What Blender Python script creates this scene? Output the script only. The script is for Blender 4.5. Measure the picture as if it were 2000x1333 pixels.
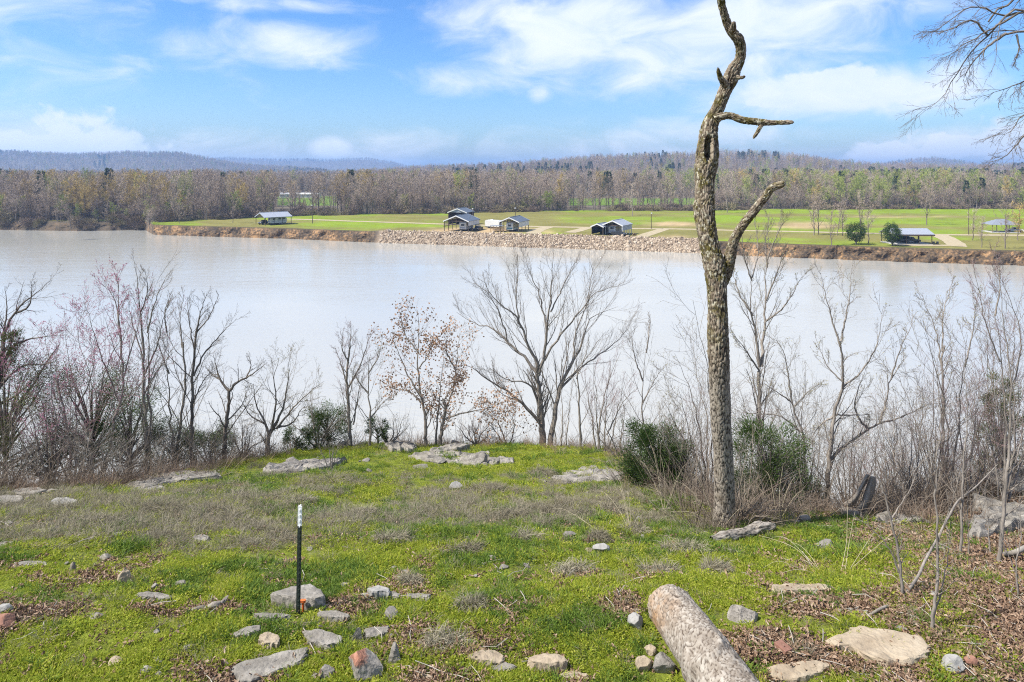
import bpy, math, random
import numpy as np
from mathutils import Vector

for o in list(bpy.data.objects):
    bpy.data.objects.remove(o)
scene = bpy.context.scene
COL = scene.collection
R = math.radians

# ------------------------------------------------------------------ camera
CZ = 25.0                       # camera height above the river (m)
F, CX, YH = 1333.0, 1000.0, 333.0   # focal length, principal point in photo pixels
cam_d = bpy.data.cameras.new('camera')
cam_d.sensor_width = 36.0
cam_d.lens = F / 2000.0 * 36.0
cam_d.shift_y = -(666.5 - YH) / 2000.0
cam_d.clip_start = 0.1
cam_d.clip_end = 30000.0
cam = bpy.data.objects.new('camera', cam_d)
cam.location = (0, 0, CZ)
cam.rotation_euler = (R(90), 0, 0)
COL.objects.link(cam)
scene.camera = cam

# ------------------------------------------------------------------ world, sun, exposure
SUN_AZ, SUN_EL = R(-108), R(52)     # azimuth from +Y, clockwise
world = bpy.data.worlds.new('World')
scene.world = world
world.use_nodes = True
def build_world():
    nt = world.node_tree
    nt.nodes.clear()
    N, Lk = nt.nodes, nt.links
    out = N.new('ShaderNodeOutputWorld')
    sky = N.new('ShaderNodeTexSky')
    sky.sky_type = 'NISHITA'
    sky.sun_disc = False
    sky.sun_elevation = SUN_EL
    sky.sun_rotation = SUN_AZ
    sky.altitude = 0
    sky.air_density = 1.0
    sky.dust_density = 1.2
    sky.ozone_density = 2.0
    bg = N.new('ShaderNodeBackground')
    bg.inputs['Strength'].default_value = 0.082
    hs = N.new('ShaderNodeHueSaturation'); hs.inputs['Saturation'].default_value = 1.28
    ti = N.new('ShaderNodeMix'); ti.data_type = 'RGBA'; ti.blend_type = 'MULTIPLY'; ti.inputs[0].default_value = 1; ti.inputs[7].default_value = (.72, .90, 1.16, 1)
    Lk.new(sky.outputs[0], hs.inputs['Color']); Lk.new(hs.outputs[0], ti.inputs[6]); Lk.new(ti.outputs[2], bg.inputs['Color'])
    cl = N.new('ShaderNodeBackground')
    cl.inputs['Strength'].default_value = 0.585
    tc = N.new('ShaderNodeTexCoord')
    sep = N.new('ShaderNodeSeparateXYZ')
    Lk.new(tc.outputs['Generated'], sep.inputs[0])
    def m(op, a, b=None, c=None, clamp=False):
        n = N.new('ShaderNodeMath'); n.operation = op; n.use_clamp = clamp
        for i, v in enumerate((a, b, c)):
            if v is None: continue
            if isinstance(v, (int, float)): n.inputs[i].default_value = v
            else: Lk.new(v, n.inputs[i])
        return n.outputs[0]
    az = m('ARCTAN2', sep.outputs[0], sep.outputs[1])
    el = m('ARCSINE', sep.outputs[2])
    uv = N.new('ShaderNodeCombineXYZ')
    Lk.new(az, uv.inputs[0]); Lk.new(el, uv.inputs[1])
    def noise(scale, detail, rough, off=(0, 0, 0), sc=(1, 1, 1), dist=0.0):
        mp = N.new('ShaderNodeMapping')
        mp.inputs['Location'].default_value = off
        mp.inputs['Scale'].default_value = sc
        Lk.new(uv.outputs[0], mp.inputs['Vector'])
        n = N.new('ShaderNodeTexNoise')
        n.inputs['Scale'].default_value = scale
        n.inputs['Detail'].default_value = detail
        n.inputs['Roughness'].default_value = rough
        n.inputs['Distortion'].default_value = dist
        Lk.new(mp.outputs[0], n.inputs['Vector'])
        return n.outputs['Fac']
    # warp
    fine = noise(9.0, 8, 0.58, (3.1, 1.7, 0), (1.0, 2.1, 1), 0.6)
    big = noise(2.2, 5, 0.5, (7.3, 0.4, 0), (1.0, 2.4, 1), 0.3)
    # cloud banks seen in the photograph: (px, py, half width, half height, strength)
    blobs = [(1130, 60, 330, 130, 1.0), (1500, 50, 300, 120, 1.0), (930, 150, 170, 45, .85), (1290, 140, 300, 60, .7),
             (1650, 185, 280, 58, 1.2), (1900, 290, 260, 46, .8), (600, 90, 150, 60, .75), (130, 262, 170, 55, .6),
             (645, 290, 55, 30, 1.2), (1055, 182, 34, 24, .75), (160, 90, 360, 130, .45), (480, 5, 260, 22, .7),
             (1000, 300, 1300, 75, .52), (1400, 262, 300, 40, .75), (1350, 90, 420, 110, .9), (300, 130, 300, 120, .35), (10, 285, 120, 40, .9)]
    tot = None
    for (px, py, rx, ry, s) in blobs:
        a = math.atan((px - CX) / F); e = math.atan((YH - py) / F * math.cos(a))
        mp = N.new('ShaderNodeMapping'); mp.vector_type = 'TEXTURE'
        mp.inputs['Location'].default_value = (a, e, 0)
        mp.inputs['Scale'].default_value = (rx / F, ry / F, 1)
        Lk.new(uv.outputs[0], mp.inputs['Vector'])
        ln = N.new('ShaderNodeVectorMath'); ln.operation = 'LENGTH'
        Lk.new(mp.outputs[0], ln.inputs[0])
        v = m('MULTIPLY', m('SUBTRACT', 1.25, ln.outputs['Value'], clamp=True), s)
        tot = v if tot is None else m('MAXIMUM', tot, v)
    # away from the view the cloud cover goes on, broken, from the same noise
    mr = N.new('ShaderNodeMapRange'); mr.clamp = True
    Lk.new(m('ABSOLUTE', az), mr.inputs[0])
    mr.inputs[1].default_value = 0.60; mr.inputs[2].default_value = 0.85
    mr2 = N.new('ShaderNodeMapRange'); mr2.clamp = True
    Lk.new(el, mr2.inputs[0])
    mr2.inputs[1].default_value = 0.22; mr2.inputs[2].default_value = 0.40
    away = m('MAXIMUM', mr.outputs[0], mr2.outputs[0])
    gen = m('MULTIPLY', away, m('MULTIPLY_ADD', big, 1.6, -0.2))
    tot = m('MAXIMUM', tot, gen)
    dens = m('ADD', m('MULTIPLY', tot, 0.80), m('MULTIPLY_ADD', fine, 1.25, -0.74))
    dens = m('ADD', dens, m('MULTIPLY_ADD', big, 0.5, -0.25))
    sm = N.new('ShaderNodeMapRange'); sm.interpolation_type = 'SMOOTHSTEP'; sm.clamp = True
    Lk.new(dens, sm.inputs[0])
    sm.inputs[1].default_value = 0.0; sm.inputs[2].default_value = 0.78
    sm.inputs[3].default_value = 0.0; sm.inputs[4].default_value = 0.93
    # small heaped clouds low over the hills
    puff = noise(24.0, 7, 0.55, (1.3, 5.2, 0), (1.0, 1.25, 1), 0.2)
    t2 = None
    for (px, py, rx, ry) in [(40, 280, 110, 34), (130, 245, 80, 34), (205, 266, 75, 30), (90, 290, 200, 26), (1760, 300, 110, 26), (1870, 282, 100, 34), (1970, 272, 90, 34), (1620, 160, 110, 30), (1720, 175, 120, 26), (1540, 195, 120, 20)]:
        a = math.atan((px - CX) / F); e = math.atan((YH - py) / F * math.cos(a))
        mp = N.new('ShaderNodeMapping'); mp.vector_type = 'TEXTURE'
        mp.inputs['Location'].default_value = (a, e, 0); mp.inputs['Scale'].default_value = (rx / F, ry / F, 1)
        Lk.new(uv.outputs[0], mp.inputs['Vector'])
        ln = N.new('ShaderNodeVectorMath'); ln.operation = 'LENGTH'; Lk.new(mp.outputs[0], ln.inputs[0])
        v = m('SUBTRACT', 1.3, ln.outputs['Value'], clamp=True)
        t2 = v if t2 is None else m('MAXIMUM', t2, v)
    pd = m('ADD', m('MULTIPLY', t2, .9), m('MULTIPLY_ADD', puff, 2.2, -1.2))
    sp2 = N.new('ShaderNodeMapRange'); sp2.interpolation_type = 'SMOOTHSTEP'; sp2.clamp = True
    Lk.new(pd, sp2.inputs[0]); sp2.inputs[1].default_value = 0.12; sp2.inputs[2].default_value = 0.62; sp2.inputs[4].default_value = 0.92
    ramp = N.new('ShaderNodeValToRGB')
    ramp.color_ramp.elements[0].position = 0.3; ramp.color_ramp.elements[0].color = (0.66, 0.76, 0.90, 1)
    ramp.color_ramp.elements[1].position = 0.75; ramp.color_ramp.elements[1].color = (0.84, 0.88, 0.95, 1)
    Lk.new(fine, ramp.inputs[0])
    Lk.new(ramp.outputs[0], cl.inputs['Color'])
    mix = N.new('ShaderNodeMixShader')
    Lk.new(m('MAXIMUM', sm.outputs[0], m('MULTIPLY', sp2.outputs[0], m('GREATER_THAN', t2, 0.001))), mix.inputs[0])
    Lk.new(bg.outputs[0], mix.inputs[1]); Lk.new(cl.outputs[0], mix.inputs[2])
    Lk.new(mix.outputs[0], out.inputs['Surface'])
build_world()

sun_d = bpy.data.lights.new('sun', 'SUN')
sun_d.energy = 4.0
sun_d.angle = R(1.5)
sun_d.color = (1.0, 0.95, 0.87)
sun = bpy.data.objects.new('sun', sun_d)
sd = Vector((math.sin(SUN_AZ) * math.cos(SUN_EL), math.cos(SUN_AZ) * math.cos(SUN_EL), math.sin(SUN_EL)))
sun.rotation_euler = sd.to_track_quat('Z', 'Y').to_euler()
sun.location = (-20, -8, 60)
COL.objects.link(sun)

scene.view_settings.view_transform = 'Standard'
scene.view_settings.look = 'None'
scene.view_settings.exposure = 1.12
scene.view_settings.gamma = 1.0
scene.render.engine = 'CYCLES'
scene.cycles.max_bounces = 5
scene.cycles.diffuse_bounces = 3
scene.cycles.glossy_bounces = 2
scene.cycles.transparent_max_bounces = 6
scene.cycles.volume_bounces = 0
scene.cycles.use_denoising = False
scene.cycles.filter_width = 1.1

# ------------------------------------------------------------------ numeric helpers
def vnoise(x, y, seed=0):
    x = np.asarray(x, float); y = np.asarray(y, float)
    xi = np.floor(x).astype(np.int64); yi = np.floor(y).astype(np.int64)
    fx = x - xi; fy = y - yi
    fx = fx * fx * (3 - 2 * fx); fy = fy * fy * (3 - 2 * fy)
    def h(i, j):
        n = (i * 374761393 + j * 668265263 + seed * 974711 + 12345) & 0x7fffffff
        n = ((n ^ (n >> 13)) * 1274126177) & 0x7fffffff
        return ((n ^ (n >> 16)) & 0xffff) / 65535.0
    return (h(xi, yi) * (1 - fx) + h(xi + 1, yi) * fx) * (1 - fy) + (h(xi, yi + 1) * (1 - fx) + h(xi + 1, yi + 1) * fx) * fy

def fbm(x, y, seed=0, oct=4):
    s = 0; a = 0.5; t = 0
    for o in range(oct):
        s = s + a * vnoise(np.asarray(x) * 2 ** o, np.asarray(y) * 2 ** o, seed + o * 17); t += a; a *= 0.5
    return s / t

def nrm(v):
    return v / np.maximum(np.linalg.norm(v, axis=-1, keepdims=True), 1e-9)

def P(px, py, D):
    return np.array([(px - CX) / F * D, D, CZ + (YH - py) / F * D])

# ------------------------------------------------------------------ mesh helpers
def mesh_np(name, V, faces, smooth=True, attrs=None):
    """faces: list of int arrays (N,3) or (N,4)"""
    me = bpy.data.meshes.new(name)
    V = np.asarray(V, np.float32)
    faces = [np.asarray(f, np.int32) for f in faces if len(f)]
    nl = sum(f.size for f in faces); nf = sum(len(f) for f in faces)
    me.vertices.add(len(V)); me.vertices.foreach_set('co', V.ravel())
    me.loops.add(nl); me.polygons.add(nf)
    me.loops.foreach_set('vertex_index', np.concatenate([f.ravel() for f in faces]))
    sizes = np.concatenate([np.full(len(f), f.shape[1], np.int32) for f in faces])
    starts = np.concatenate([[0], np.cumsum(sizes)[:-1]]).astype(np.int32)
    me.polygons.foreach_set('loop_start', starts)
    me.update(calc_edges=True)
    me.polygons.foreach_set('use_smooth', np.full(nf, bool(smooth)))
    if attrs:
        for k, a in attrs.items():
            a = np.asarray(a, np.float32)
            if a.ndim == 2:
                at = me.color_attributes.new(k, 'FLOAT_COLOR', 'POINT')
                c = np.ones((len(a), 4), np.float32); c[:, :3] = a
                at.data.foreach_set('color', c.ravel())
            else:
                at = me.attributes.new(k, 'FLOAT', 'POINT'); at.data.foreach_set('value', a)
    me.validate()
    return me

class Bag:
    """collects pieces of geometry in world space, then builds one mesh"""
    def __init__(s): s.V = []; s.f3 = []; s.f4 = []; s.n = 0
    def add(s, V, f4=None, f3=None):
        V = np.asarray(V, float).reshape(-1, 3)
        s.V.append(V)
        if f4 is not None and len(f4): s.f4.append(np.asarray(f4) + s.n)
        if f3 is not None and len(f3): s.f3.append(np.asarray(f3) + s.n)
        s.n += len(V); return s
    def tubes(s, pts, rad, sides=5):
        pts = np.asarray(pts, float); rad = np.asarray(rad, float)
        if pts.ndim == 2: pts = pts[None]; rad = rad[None]
        B, n, _ = pts.shape
        if B == 0: return s
        t = nrm(np.gradient(pts, axis=1))
        md = nrm(pts[:, -1] - pts[:, 0])
        ref = np.where(np.abs(md[:, 2:3]) > 0.8, np.array([[1., .13, 0]]), np.array([[0, .13, 1.]]))
        a = nrm(np.cross(t, ref[:, None, :])); b = np.cross(t, a)
        an = np.arange(sides) / sides * 2 * np.pi
        ring = pts[:, :, None, :] + rad[:, :, None, None] * (np.cos(an)[None, None, :, None] * a[:, :, None, :] + np.sin(an)[None, None, :, None] * b[:, :, None, :])
        idx = np.arange(B * n * sides).reshape(B, n, sides)
        i0 = idx[:, :-1]; i1 = idx[:, 1:]
        q = np.stack([i0, np.roll(i0, -1, 2), np.roll(i1, -1, 2), i1], -1).reshape(-1, 4)
        return s.add(ring.reshape(-1, 3), q)
    def kites(s, pos, d, L, W, rng, mid=0.45, flat=None):
        """thin four-cornered blades"""
        pos = np.asarray(pos, float); d = nrm(np.asarray(d, float)); n = len(pos)
        L = np.broadcast_to(L, (n,))[:, None]; W = np.broadcast_to(W, (n,))[:, None]
        side = rng.normal(size=(n, 3)) if flat is None else flat
        side = nrm(np.cross(d, side))
        V = np.stack([pos, pos + d * L * mid + side * W / 2, pos + d * L, pos + d * L * mid - side * W / 2], 1)
        q = np.arange(n * 4).reshape(n, 4)
        return s.add(V.reshape(-1, 3), q)
    def box(s, c, size, rot=0.0, tilt=None):
        c = np.asarray(c, float); h = np.asarray(size, float) / 2
        k = np.array([[-1, -1, -1], [1, -1, -1], [1, 1, -1], [-1, 1, -1], [-1, -1, 1], [1, -1, 1], [1, 1, 1], [-1, 1, 1]]) * h
        if rot:
            cs, sn = math.cos(rot), math.sin(rot)
            k = np.stack([k[:, 0] * cs - k[:, 1] * sn, k[:, 0] * sn + k[:, 1] * cs, k[:, 2]], 1)
        return s.add(k + c, [[0, 3, 2, 1], [4, 5, 6, 7], [0, 1, 5, 4], [1, 2, 6, 5], [2, 3, 7, 6], [3, 0, 4, 7]])
    def prism(s, poly, axis, a0, a1):
        """extrude a 2-D polygon; axis 0: poly=(y,z) along x, axis 1: poly=(x,z) along y, axis 2: poly=(x,y) along z"""
        n = len(poly); V = []
        for a in (a0, a1):
            for (u, v) in poly:
                V.append((a, u, v) if axis == 0 else (u, a, v) if axis == 1 else (u, v, a))
        f4 = [[i, (i + 1) % n, (i + 1) % n + n, i + n] for i in range(n)]
        f3 = []
        for i in range(1, n - 1):
            f3.append([0, i + 1, i]); f3.append([n, n + i, n + i + 1])
        return s.add(V, f4, f3)
    def mesh(s, name, smooth=False, attrs=None, origin=None):
        V = np.concatenate(s.V) if s.V else np.zeros((0, 3))
        if origin is not None: V = V - np.asarray(origin)
        fs = []
        if s.f4: fs.append(np.concatenate(s.f4))
        if s.f3: fs.append(np.concatenate(s.f3))
        return mesh_np(name, V, fs, smooth, attrs)

def obj(name, me, mat=None, parent=None):
    o = bpy.data.objects.new(name, me)
    COL.objects.link(o)
    if mat is not None and me is not None and not me.materials: me.materials.append(mat)
    if parent is not None: o.parent = parent
    return o

def tag(o, label=None, cat=None, group=None, kind=None):
    if label: o['label'] = label
    if cat: o['category'] = cat
    if group: o['group'] = group
    if kind: o['kind'] = kind
    return o

def thing(name, label, cat, loc=(0, 0, 0), rz=0.0, group=None):
    o = bpy.data.objects.new(name, None)
    o.empty_display_size = 0.2
    COL.objects.link(o)
    o.location = [float(c) for c in loc]; o.rotation_euler = (0, 0, rz)
    return tag(o, label, cat, group)

# ------------------------------------------------------------------ materials
def newmat(name):
    m = bpy.data.materials.new(name); m.use_nodes = True
    nt = m.node_tree
    return m, nt, nt.nodes, nt.links, nt.nodes['Principled BSDF']

def ramp_node(N, stops):
    r = N.new('ShaderNodeValToRGB')
    els = r.color_ramp.elements
    while len(els) < len(stops): els.new(0.5)
    for e, (p, c) in zip(els, stops):
        e.position = p; e.color = (*c, 1)
    return r

def mat(name, stops, scale=5.0, rough=0.9, bump=0.3, bscale=None, stretch=(1, 1, 1), detail=6, coords='Object', spec=0.25, metal=0.0, dist=0.01, mottle=None):
    """stops: colour ramp stops over a fractal noise; bump from a finer noise"""
    m, nt, N, Lk, b = newmat(name)
    tc = N.new('ShaderNodeTexCoord'); mp = N.new('ShaderNodeMapping')
    mp.inputs['Scale'].default_value = stretch
    Lk.new(tc.outputs[coords], mp.inputs[0])
    n = N.new('ShaderNodeTexNoise'); n.inputs['Scale'].default_value = scale; n.inputs['Detail'].default_value = detail
    n.inputs['Roughness'].default_value = 0.62
    Lk.new(mp.outputs[0], n.inputs['Vector'])
    r = ramp_node(N, stops); Lk.new(n.outputs['Fac'], r.inputs[0])
    col = r.outputs[0]
    if mottle:      # (scale, threshold, colour, softness)
        for (sc, th, c, sf) in mottle:
            n3 = N.new('ShaderNodeTexNoise'); n3.inputs['Scale'].default_value = sc; n3.inputs['Detail'].default_value = 5
            n3.inputs['Roughness'].default_value = 0.65
            Lk.new(mp.outputs[0], n3.inputs['Vector'])
            mr = N.new('ShaderNodeMapRange'); mr.inputs[1].default_value = th; mr.inputs[2].default_value = th + sf
            Lk.new(n3.outputs['Fac'], mr.inputs[0])
            mx = N.new('ShaderNodeMix'); mx.data_type = 'RGBA'
            Lk.new(mr.outputs[0], mx.inputs[0]); Lk.new(col, mx.inputs[6]); mx.inputs[7].default_value = (*c, 1)
            col = mx.outputs[2]
    Lk.new(col, b.inputs['Base Color'])
    b.inputs['Roughness'].default_value = rough
    b.inputs['Metallic'].default_value = metal
    b.inputs['Specular IOR Level'].default_value = spec
    if bump:
        n2 = N.new('ShaderNodeTexNoise'); n2.inputs['Scale'].default_value = bscale or scale * 4; n2.inputs['Detail'].default_value = 6
        Lk.new(mp.outputs[0], n2.inputs['Vector'])
        bp = N.new('ShaderNodeBump'); bp.inputs['Strength'].default_value = bump; bp.inputs['Distance'].default_value = dist
        Lk.new(n2.outputs['Fac'], bp.inputs['Height']); Lk.new(bp.outputs[0], b.inputs['Normal'])
    return m

def foliage_mat(name, stops, trans=0.35, rough=0.7, spec=0.2):
    """colour varies from one plant instance to the next; leaves let some light through"""
    m, nt, N, Lk, b = newmat(name)
    oi = N.new('ShaderNodeObjectInfo')
    geo = N.new('ShaderNodeNewGeometry')
    ad = N.new('ShaderNodeMath'); ad.operation = 'MULTIPLY_ADD'
    Lk.new(geo.outputs['Random Per Island'], ad.inputs[0]); ad.inputs[1].default_value = 0.55
    mu = N.new('ShaderNodeMath'); mu.operation = 'MULTIPLY'; mu.inputs[1].default_value = 0.45
    Lk.new(oi.outputs['Random'], mu.inputs[0]); Lk.new(mu.outputs[0], ad.inputs[2])
    r = ramp_node(N, stops); Lk.new(ad.outputs[0], r.inputs[0])
    Lk.new(r.outputs[0], b.inputs['Base Color'])
    b.inputs['Roughness'].default_value = rough
    b.inputs['Specular IOR Level'].default_value = spec
    tr = N.new('ShaderNodeBsdfTranslucent'); Lk.new(r.outputs[0], tr.inputs[0])
    mx = N.new('ShaderNodeMixShader'); mx.inputs[0].default_value = trans
    Lk.new(b.outputs[0], mx.inputs[1]); Lk.new(tr.outputs[0], mx.inputs[2])
    Lk.new(mx.outputs[0], N['Material Output'].inputs['Surface'])
    return m

def attr_node(N, name):
    a = N.new('ShaderNodeAttribute'); a.attribute_name = name; return a

def plain(name, c, rough=0.6, metal=0.0, spec=0.4, var=0.12):
    d = tuple(max(0, x * (1 - var)) for x in c); e = tuple(min(1, x * (1 + var)) for x in c)
    return mat(name, [(0.3, d), (0.7, e)], 3.0, rough, 0.0, metal=metal, spec=spec)

M = {}
M['rock'] = mat('limestone', [(.25, (.095, .085, .072)), (.45, (.185, .168, .142)), (.62, (.265, .243, .21)), (.8, (.34, .315, .275))], 6, .95, .8, 30, dist=.02,
                mottle=[(28, .58, (.12, .115, .10), .10), (14, .62, (.25, .25, .17), .12)])
M['rock_tan'] = mat('tan_limestone', [(.25, (.19, .145, .10)), (.5, (.31, .25, .175)), (.75, (.40, .335, .245))], 5, .95, .7, 26, dist=.02,
                    mottle=[(30, .6, (.22, .17, .12), .10)])
M['rock_dark'] = mat('lichened_stone', [(.25, (.10, .09, .08)), (.5, (.22, .20, .175)), (.75, (.36, .335, .29))], 7, .95, .9, 32, dist=.03,
                     mottle=[(12, .6, (.14, .15, .07), .12), (34, .58, (.06, .055, .05), .1)])
M['rock_white'] = mat('white_quartz', [(.3, (.20, .19, .17)), (.7, (.32, .31, .285))], 8, .85, .5, 30, mottle=[(16, .62, (.35, .32, .28), .1)])
M['rock_red'] = mat('red_sandstone', [(.3, (.20, .095, .065)), (.6, (.28, .15, .105)), (.8, (.30, .22, .17))], 7, .95, .7, 30, mottle=[(22, .6, (.25, .12, .08), .1)])
M['riprap'] = None
M['bark_grey'] = mat('grey_bark', [(.3, (.11, .096, .08)), (.55, (.235, .205, .172)), (.75, (.34, .305, .26))], 14, .95, .6, 50, stretch=(1, 1, .35), dist=.01)
M['bark_dark'] = mat('dark_bark', [(.3, (.065, .055, .045)), (.55, (.15, .128, .105)), (.78, (.24, .21, .175))], 12, .95, .6, 50, stretch=(1, 1, .35), dist=.01)
M['bark_pale'] = mat('pale_bark', [(.3, (.16, .14, .115)), (.6, (.26, .235, .20)), (.8, (.33, .305, .265))], 10, .95, .5, 40, stretch=(1, 1, .4))
M['twig'] = mat('grey_twig_bark', [(.3, (.16, .135, .11)), (.7, (.29, .25, .21))], 8, .95, 0)
M['twig_dark'] = mat('dark_twig_bark', [(.3, (.09, .073, .062)), (.7, (.18, .155, .13))], 8, .95, 0)
M['twig_pink'] = mat('redbud_twig_bark', [(.3, (.19, .12, .11)), (.7, (.33, .225, .215))], 8, .95, 0)
M['twig_pale'] = mat('pale_twig_bark', [(.3, (.24, .215, .18)), (.7, (.38, .35, .30))], 8, .95, 0)
M['bud_pink'] = foliage_mat('pink_buds', [(.1, (.42, .16, .25)), (.9, (.56, .28, .36))], .2)
M['bud_pale'] = foliage_mat('pale_green_buds', [(.1, (.28, .27, .12)), (.9, (.45, .42, .26))], .3)
M['leaf_brown'] = foliage_mat('withered_leaves', [(.05, (.22, .13, .075)), (.5, (.36, .23, .15)), (.95, (.48, .34, .24))], .25)
M['cedar'] = foliage_mat('cedar_foliage', [(.05, (.022, .042, .012)), (.5, (.058, .098, .022)), (.95, (.115, .165, .038))], .3)
M['cedar_dull'] = foliage_mat('dull_cedar_foliage', [(.05, (.032, .045, .016)), (.5, (.066, .088, .026)), (.95, (.13, .14, .045))], .3)
M['cane'] = mat('dry_cane', [(.3, (.28, .24, .15)), (.7, (.42, .37, .25))], 12, .8, 0)
M['wood_grey'] = mat('weathered_wood', [(.25, (.085, .07, .055)), (.5, (.21, .18, .145)), (.78, (.34, .30, .25))], 10, .9, .8, 40, stretch=(1, 1, .15), dist=.015)
M['wood_grey_x'] = mat('weathered_wood_lying', [(.25, (.13, .115, .10)), (.5, (.30, .275, .24)), (.78, (.46, .43, .38))], 10, .9, .8, 40, stretch=(.2, 1, 1), dist=.015)
M['metal_roof'] = plain('grey_metal_roof', (.24, .26, .29), .5, .3)
M['metal_roof_dark'] = plain('slate_blue_metal_roof', (.13, .155, .19), .45, .3)
M['metal_roof_light'] = plain('pale_metal_roof', (.33, .35, .39), .5, .3)
M['white_panel'] = plain('white_painted_metal', (.56, .56, .54), .55)
M['grey_panel'] = plain('blue_grey_painted_metal', (.29, .32, .37), .5)
M['timber'] = mat('treated_timber', [(.3, (.20, .13, .07)), (.7, (.33, .23, .13))], 4, .85, .2, stretch=(1, 1, .3))
M['timber_dark'] = mat('dark_timber', [(.3, (.06, .045, .035)), (.7, (.12, .09, .07))], 4, .85, .2, stretch=(1, 1, .3))
M['glass'] = plain('dark_window_glass', (.02, .025, .03), .08, spec=.6)
M['rubber'] = plain('black_rubber', (.02, .02, .02), .85)
M['van_dark'] = plain('black_vehicle_paint', (.025, .027, .03), .25, spec=.6)
M['teal'] = plain('teal_paint', (.03, .16, .20), .35)
M['concrete'] = mat('concrete', [(.3, (.36, .35, .33)), (.7, (.48, .47, .44))], 2, .95, .1)
# ------------------------------------------------------------------ near bank terrain
_py = np.array([-60, -20, 0, 3.0, 5.6, 6.5, 9.0, 12.5, 17.5, 25, 60])
_pd = np.array([2.0, 2.9, 3.85, 4.1, 4.18, 4.22, 4.84, 5.79, 7.05, 9.1, 18.5])
_g = np.arange(-60, 60.01, 0.1)
_d = np.interp(_g, _py, _pd)
_k = np.hanning(21); _k /= _k.sum()
_d = np.convolve(np.pad(_d, 10, mode='edge'), _k, 'valid')
def drop(Y): return np.interp(Y, _g, _d)
_gg = np.arange(2.5, 40, 0.02)
def GD(py, lift=0.0):
    r = (drop(_gg) - lift) / _gg
    return float(np.interp(-(py - YH) / F, -r, _gg))
def G(px, py, lift=0.0):
    D = GD(py, lift)
    return P(px, py, D)

EDGE_PX = [(-1400, 1010), (-600, 985), (-200, 968), (0, 958), (250, 946), (400, 914), (520, 892), (640, 878), (760, 868), (900, 866), (1050, 870),
           (1180, 878), (1235, 902), (1290, 955), (1390, 1000), (1500, 1010), (1640, 1008), (1790, 1018), (1880, 985), (1960, 958), (2100, 945), (2500, 930), (3400, 925)]
EDGE = np.array([G(*p)[:2] for p in EDGE_PX])
POLY = np.concatenate([EDGE, [[60, -70], [-60, -70]]])
POLY[0] = POLY[0] + [-40, 0]; POLY[len(EDGE) - 1] += [40, 0]
EDGE = POLY[:len(EDGE)].copy()

def edge_sd(X, Y):
    """signed distance to the brow of the bluff, positive beyond it"""
    X = np.asarray(X, float); Y = np.asarray(Y, float)
    sh = X.shape; x = X.ravel(); y = Y.ravel()
    best = np.full(x.shape, 1e9)
    for a, b in zip(EDGE[:-1], EDGE[1:]):
        ab = b - a; t = np.clip(((x - a[0]) * ab[0] + (y - a[1]) * ab[1]) / (ab @ ab), 0, 1)
        best = np.minimum(best, np.hypot(x - a[0] - t * ab[0], y - a[1] - t * ab[1]))
    ins = np.zeros(x.shape, bool)
    n = len(POLY)
    for i in range(n):
        x0, y0 = POLY[i]; x1, y1 = POLY[(i + 1) % n]
        c = ((y0 > y) != (y1 > y))
        with np.errstate(divide='ignore', invalid='ignore'):
            xi = (x1 - x0) * (y - y0) / (y1 - y0 + 1e-12) + x0
        ins ^= c & (x < xi)
    return np.where(ins, -best, best).reshape(sh)

def zt(X, Y):
    X = np.asarray(X, float); Y = np.asarray(Y, float)
    s = edge_sd(X, Y) + (fbm(X * .8, Y * .8, 5) - .5) * .5
    z = CZ - drop(Y)
    z = z + (fbm(X * .45, Y * .45, 3) - .5) * .22 + (fbm(X * 2.2, Y * 2.2, 9) - .5) * .09
    d = np.maximum(s, 0)
    z = z - 1.05 * d * d / (d + .7) + np.minimum(d, 1.5) * (fbm(X * 1.3, Y * 1.3, 21) - .5) * .8
    return np.maximum(z, -4.0)

def zt1(x, y): return float(zt(np.array([x]), np.array([y]))[0])
def ground(px, py):
    p = G(px, py); return np.array([p[0], p[1], zt1(p[0], p[1])])
def to_px(X, Y, Z):
    return CX + F * X / Y, YH + F * (CZ - Z) / Y

# leaf litter mask in ground space (bare, leaf-strewn soil on the right-hand side and in a few hollows)
def litter(X, Y):
    px, py = to_px(X, np.maximum(Y, 1), CZ - drop(Y))
    m = 1 / (1 + np.exp(-((px - 1790 + (1130 - py) * .25) / 60 + (fbm(X * 1.4, Y * 1.4, 41) - .5) * 6)))
    m = m * (Y < 11.5)
    for (cx, cy, rx, ry) in [(905, 1255, 105, 24), (1480, 1275, 85, 26), (1640, 1195, 130, 20), (1560, 1290, 70, 20), (860, 1325, 80, 18), (100, 1195, 70, 10), (170, 1130, 70, 8), (430, 1185, 60, 10), (1215, 1195, 40, 22), (320, 1190, 60, 8)]:
        q = ((px - cx) / rx) ** 2 + ((py - cy) / ry) ** 2
        m = np.maximum(m, 1 / (1 + np.exp(-(1 - q) * 2.5 - (fbm(X * 3, Y * 3, 43) - .5) * 5)))
    sp = np.clip((fbm(X * 1.9, Y * 2.7, 47, 4) - .635) * 8, 0, .6) * np.clip((py - 1040) / 60, 0, 1)
    return np.maximum(m, sp)

# how much grey, dried grass stands among the green
def dryness(X, Y):
    px, py = to_px(X, np.maximum(Y, 1), CZ - drop(Y))
    b = np.exp(-((py - 1020) / 75) ** 2) * (.50 - .30 / (1 + np.exp(-(px - 700) / 120))) + .10 * (py < 1010) + .05
    b = b + np.exp(-((px - 1080) / 210) ** 2 - ((py - 1000) / 50) ** 2) * .22
    n = fbm(X * .9, Y * 1.5, 51, 4) * .5 + fbm(X * 2.6, Y * 3.6, 57, 3) * .5
    return np.clip((n - .775 + b) * 5.2, 0, .95)

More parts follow.
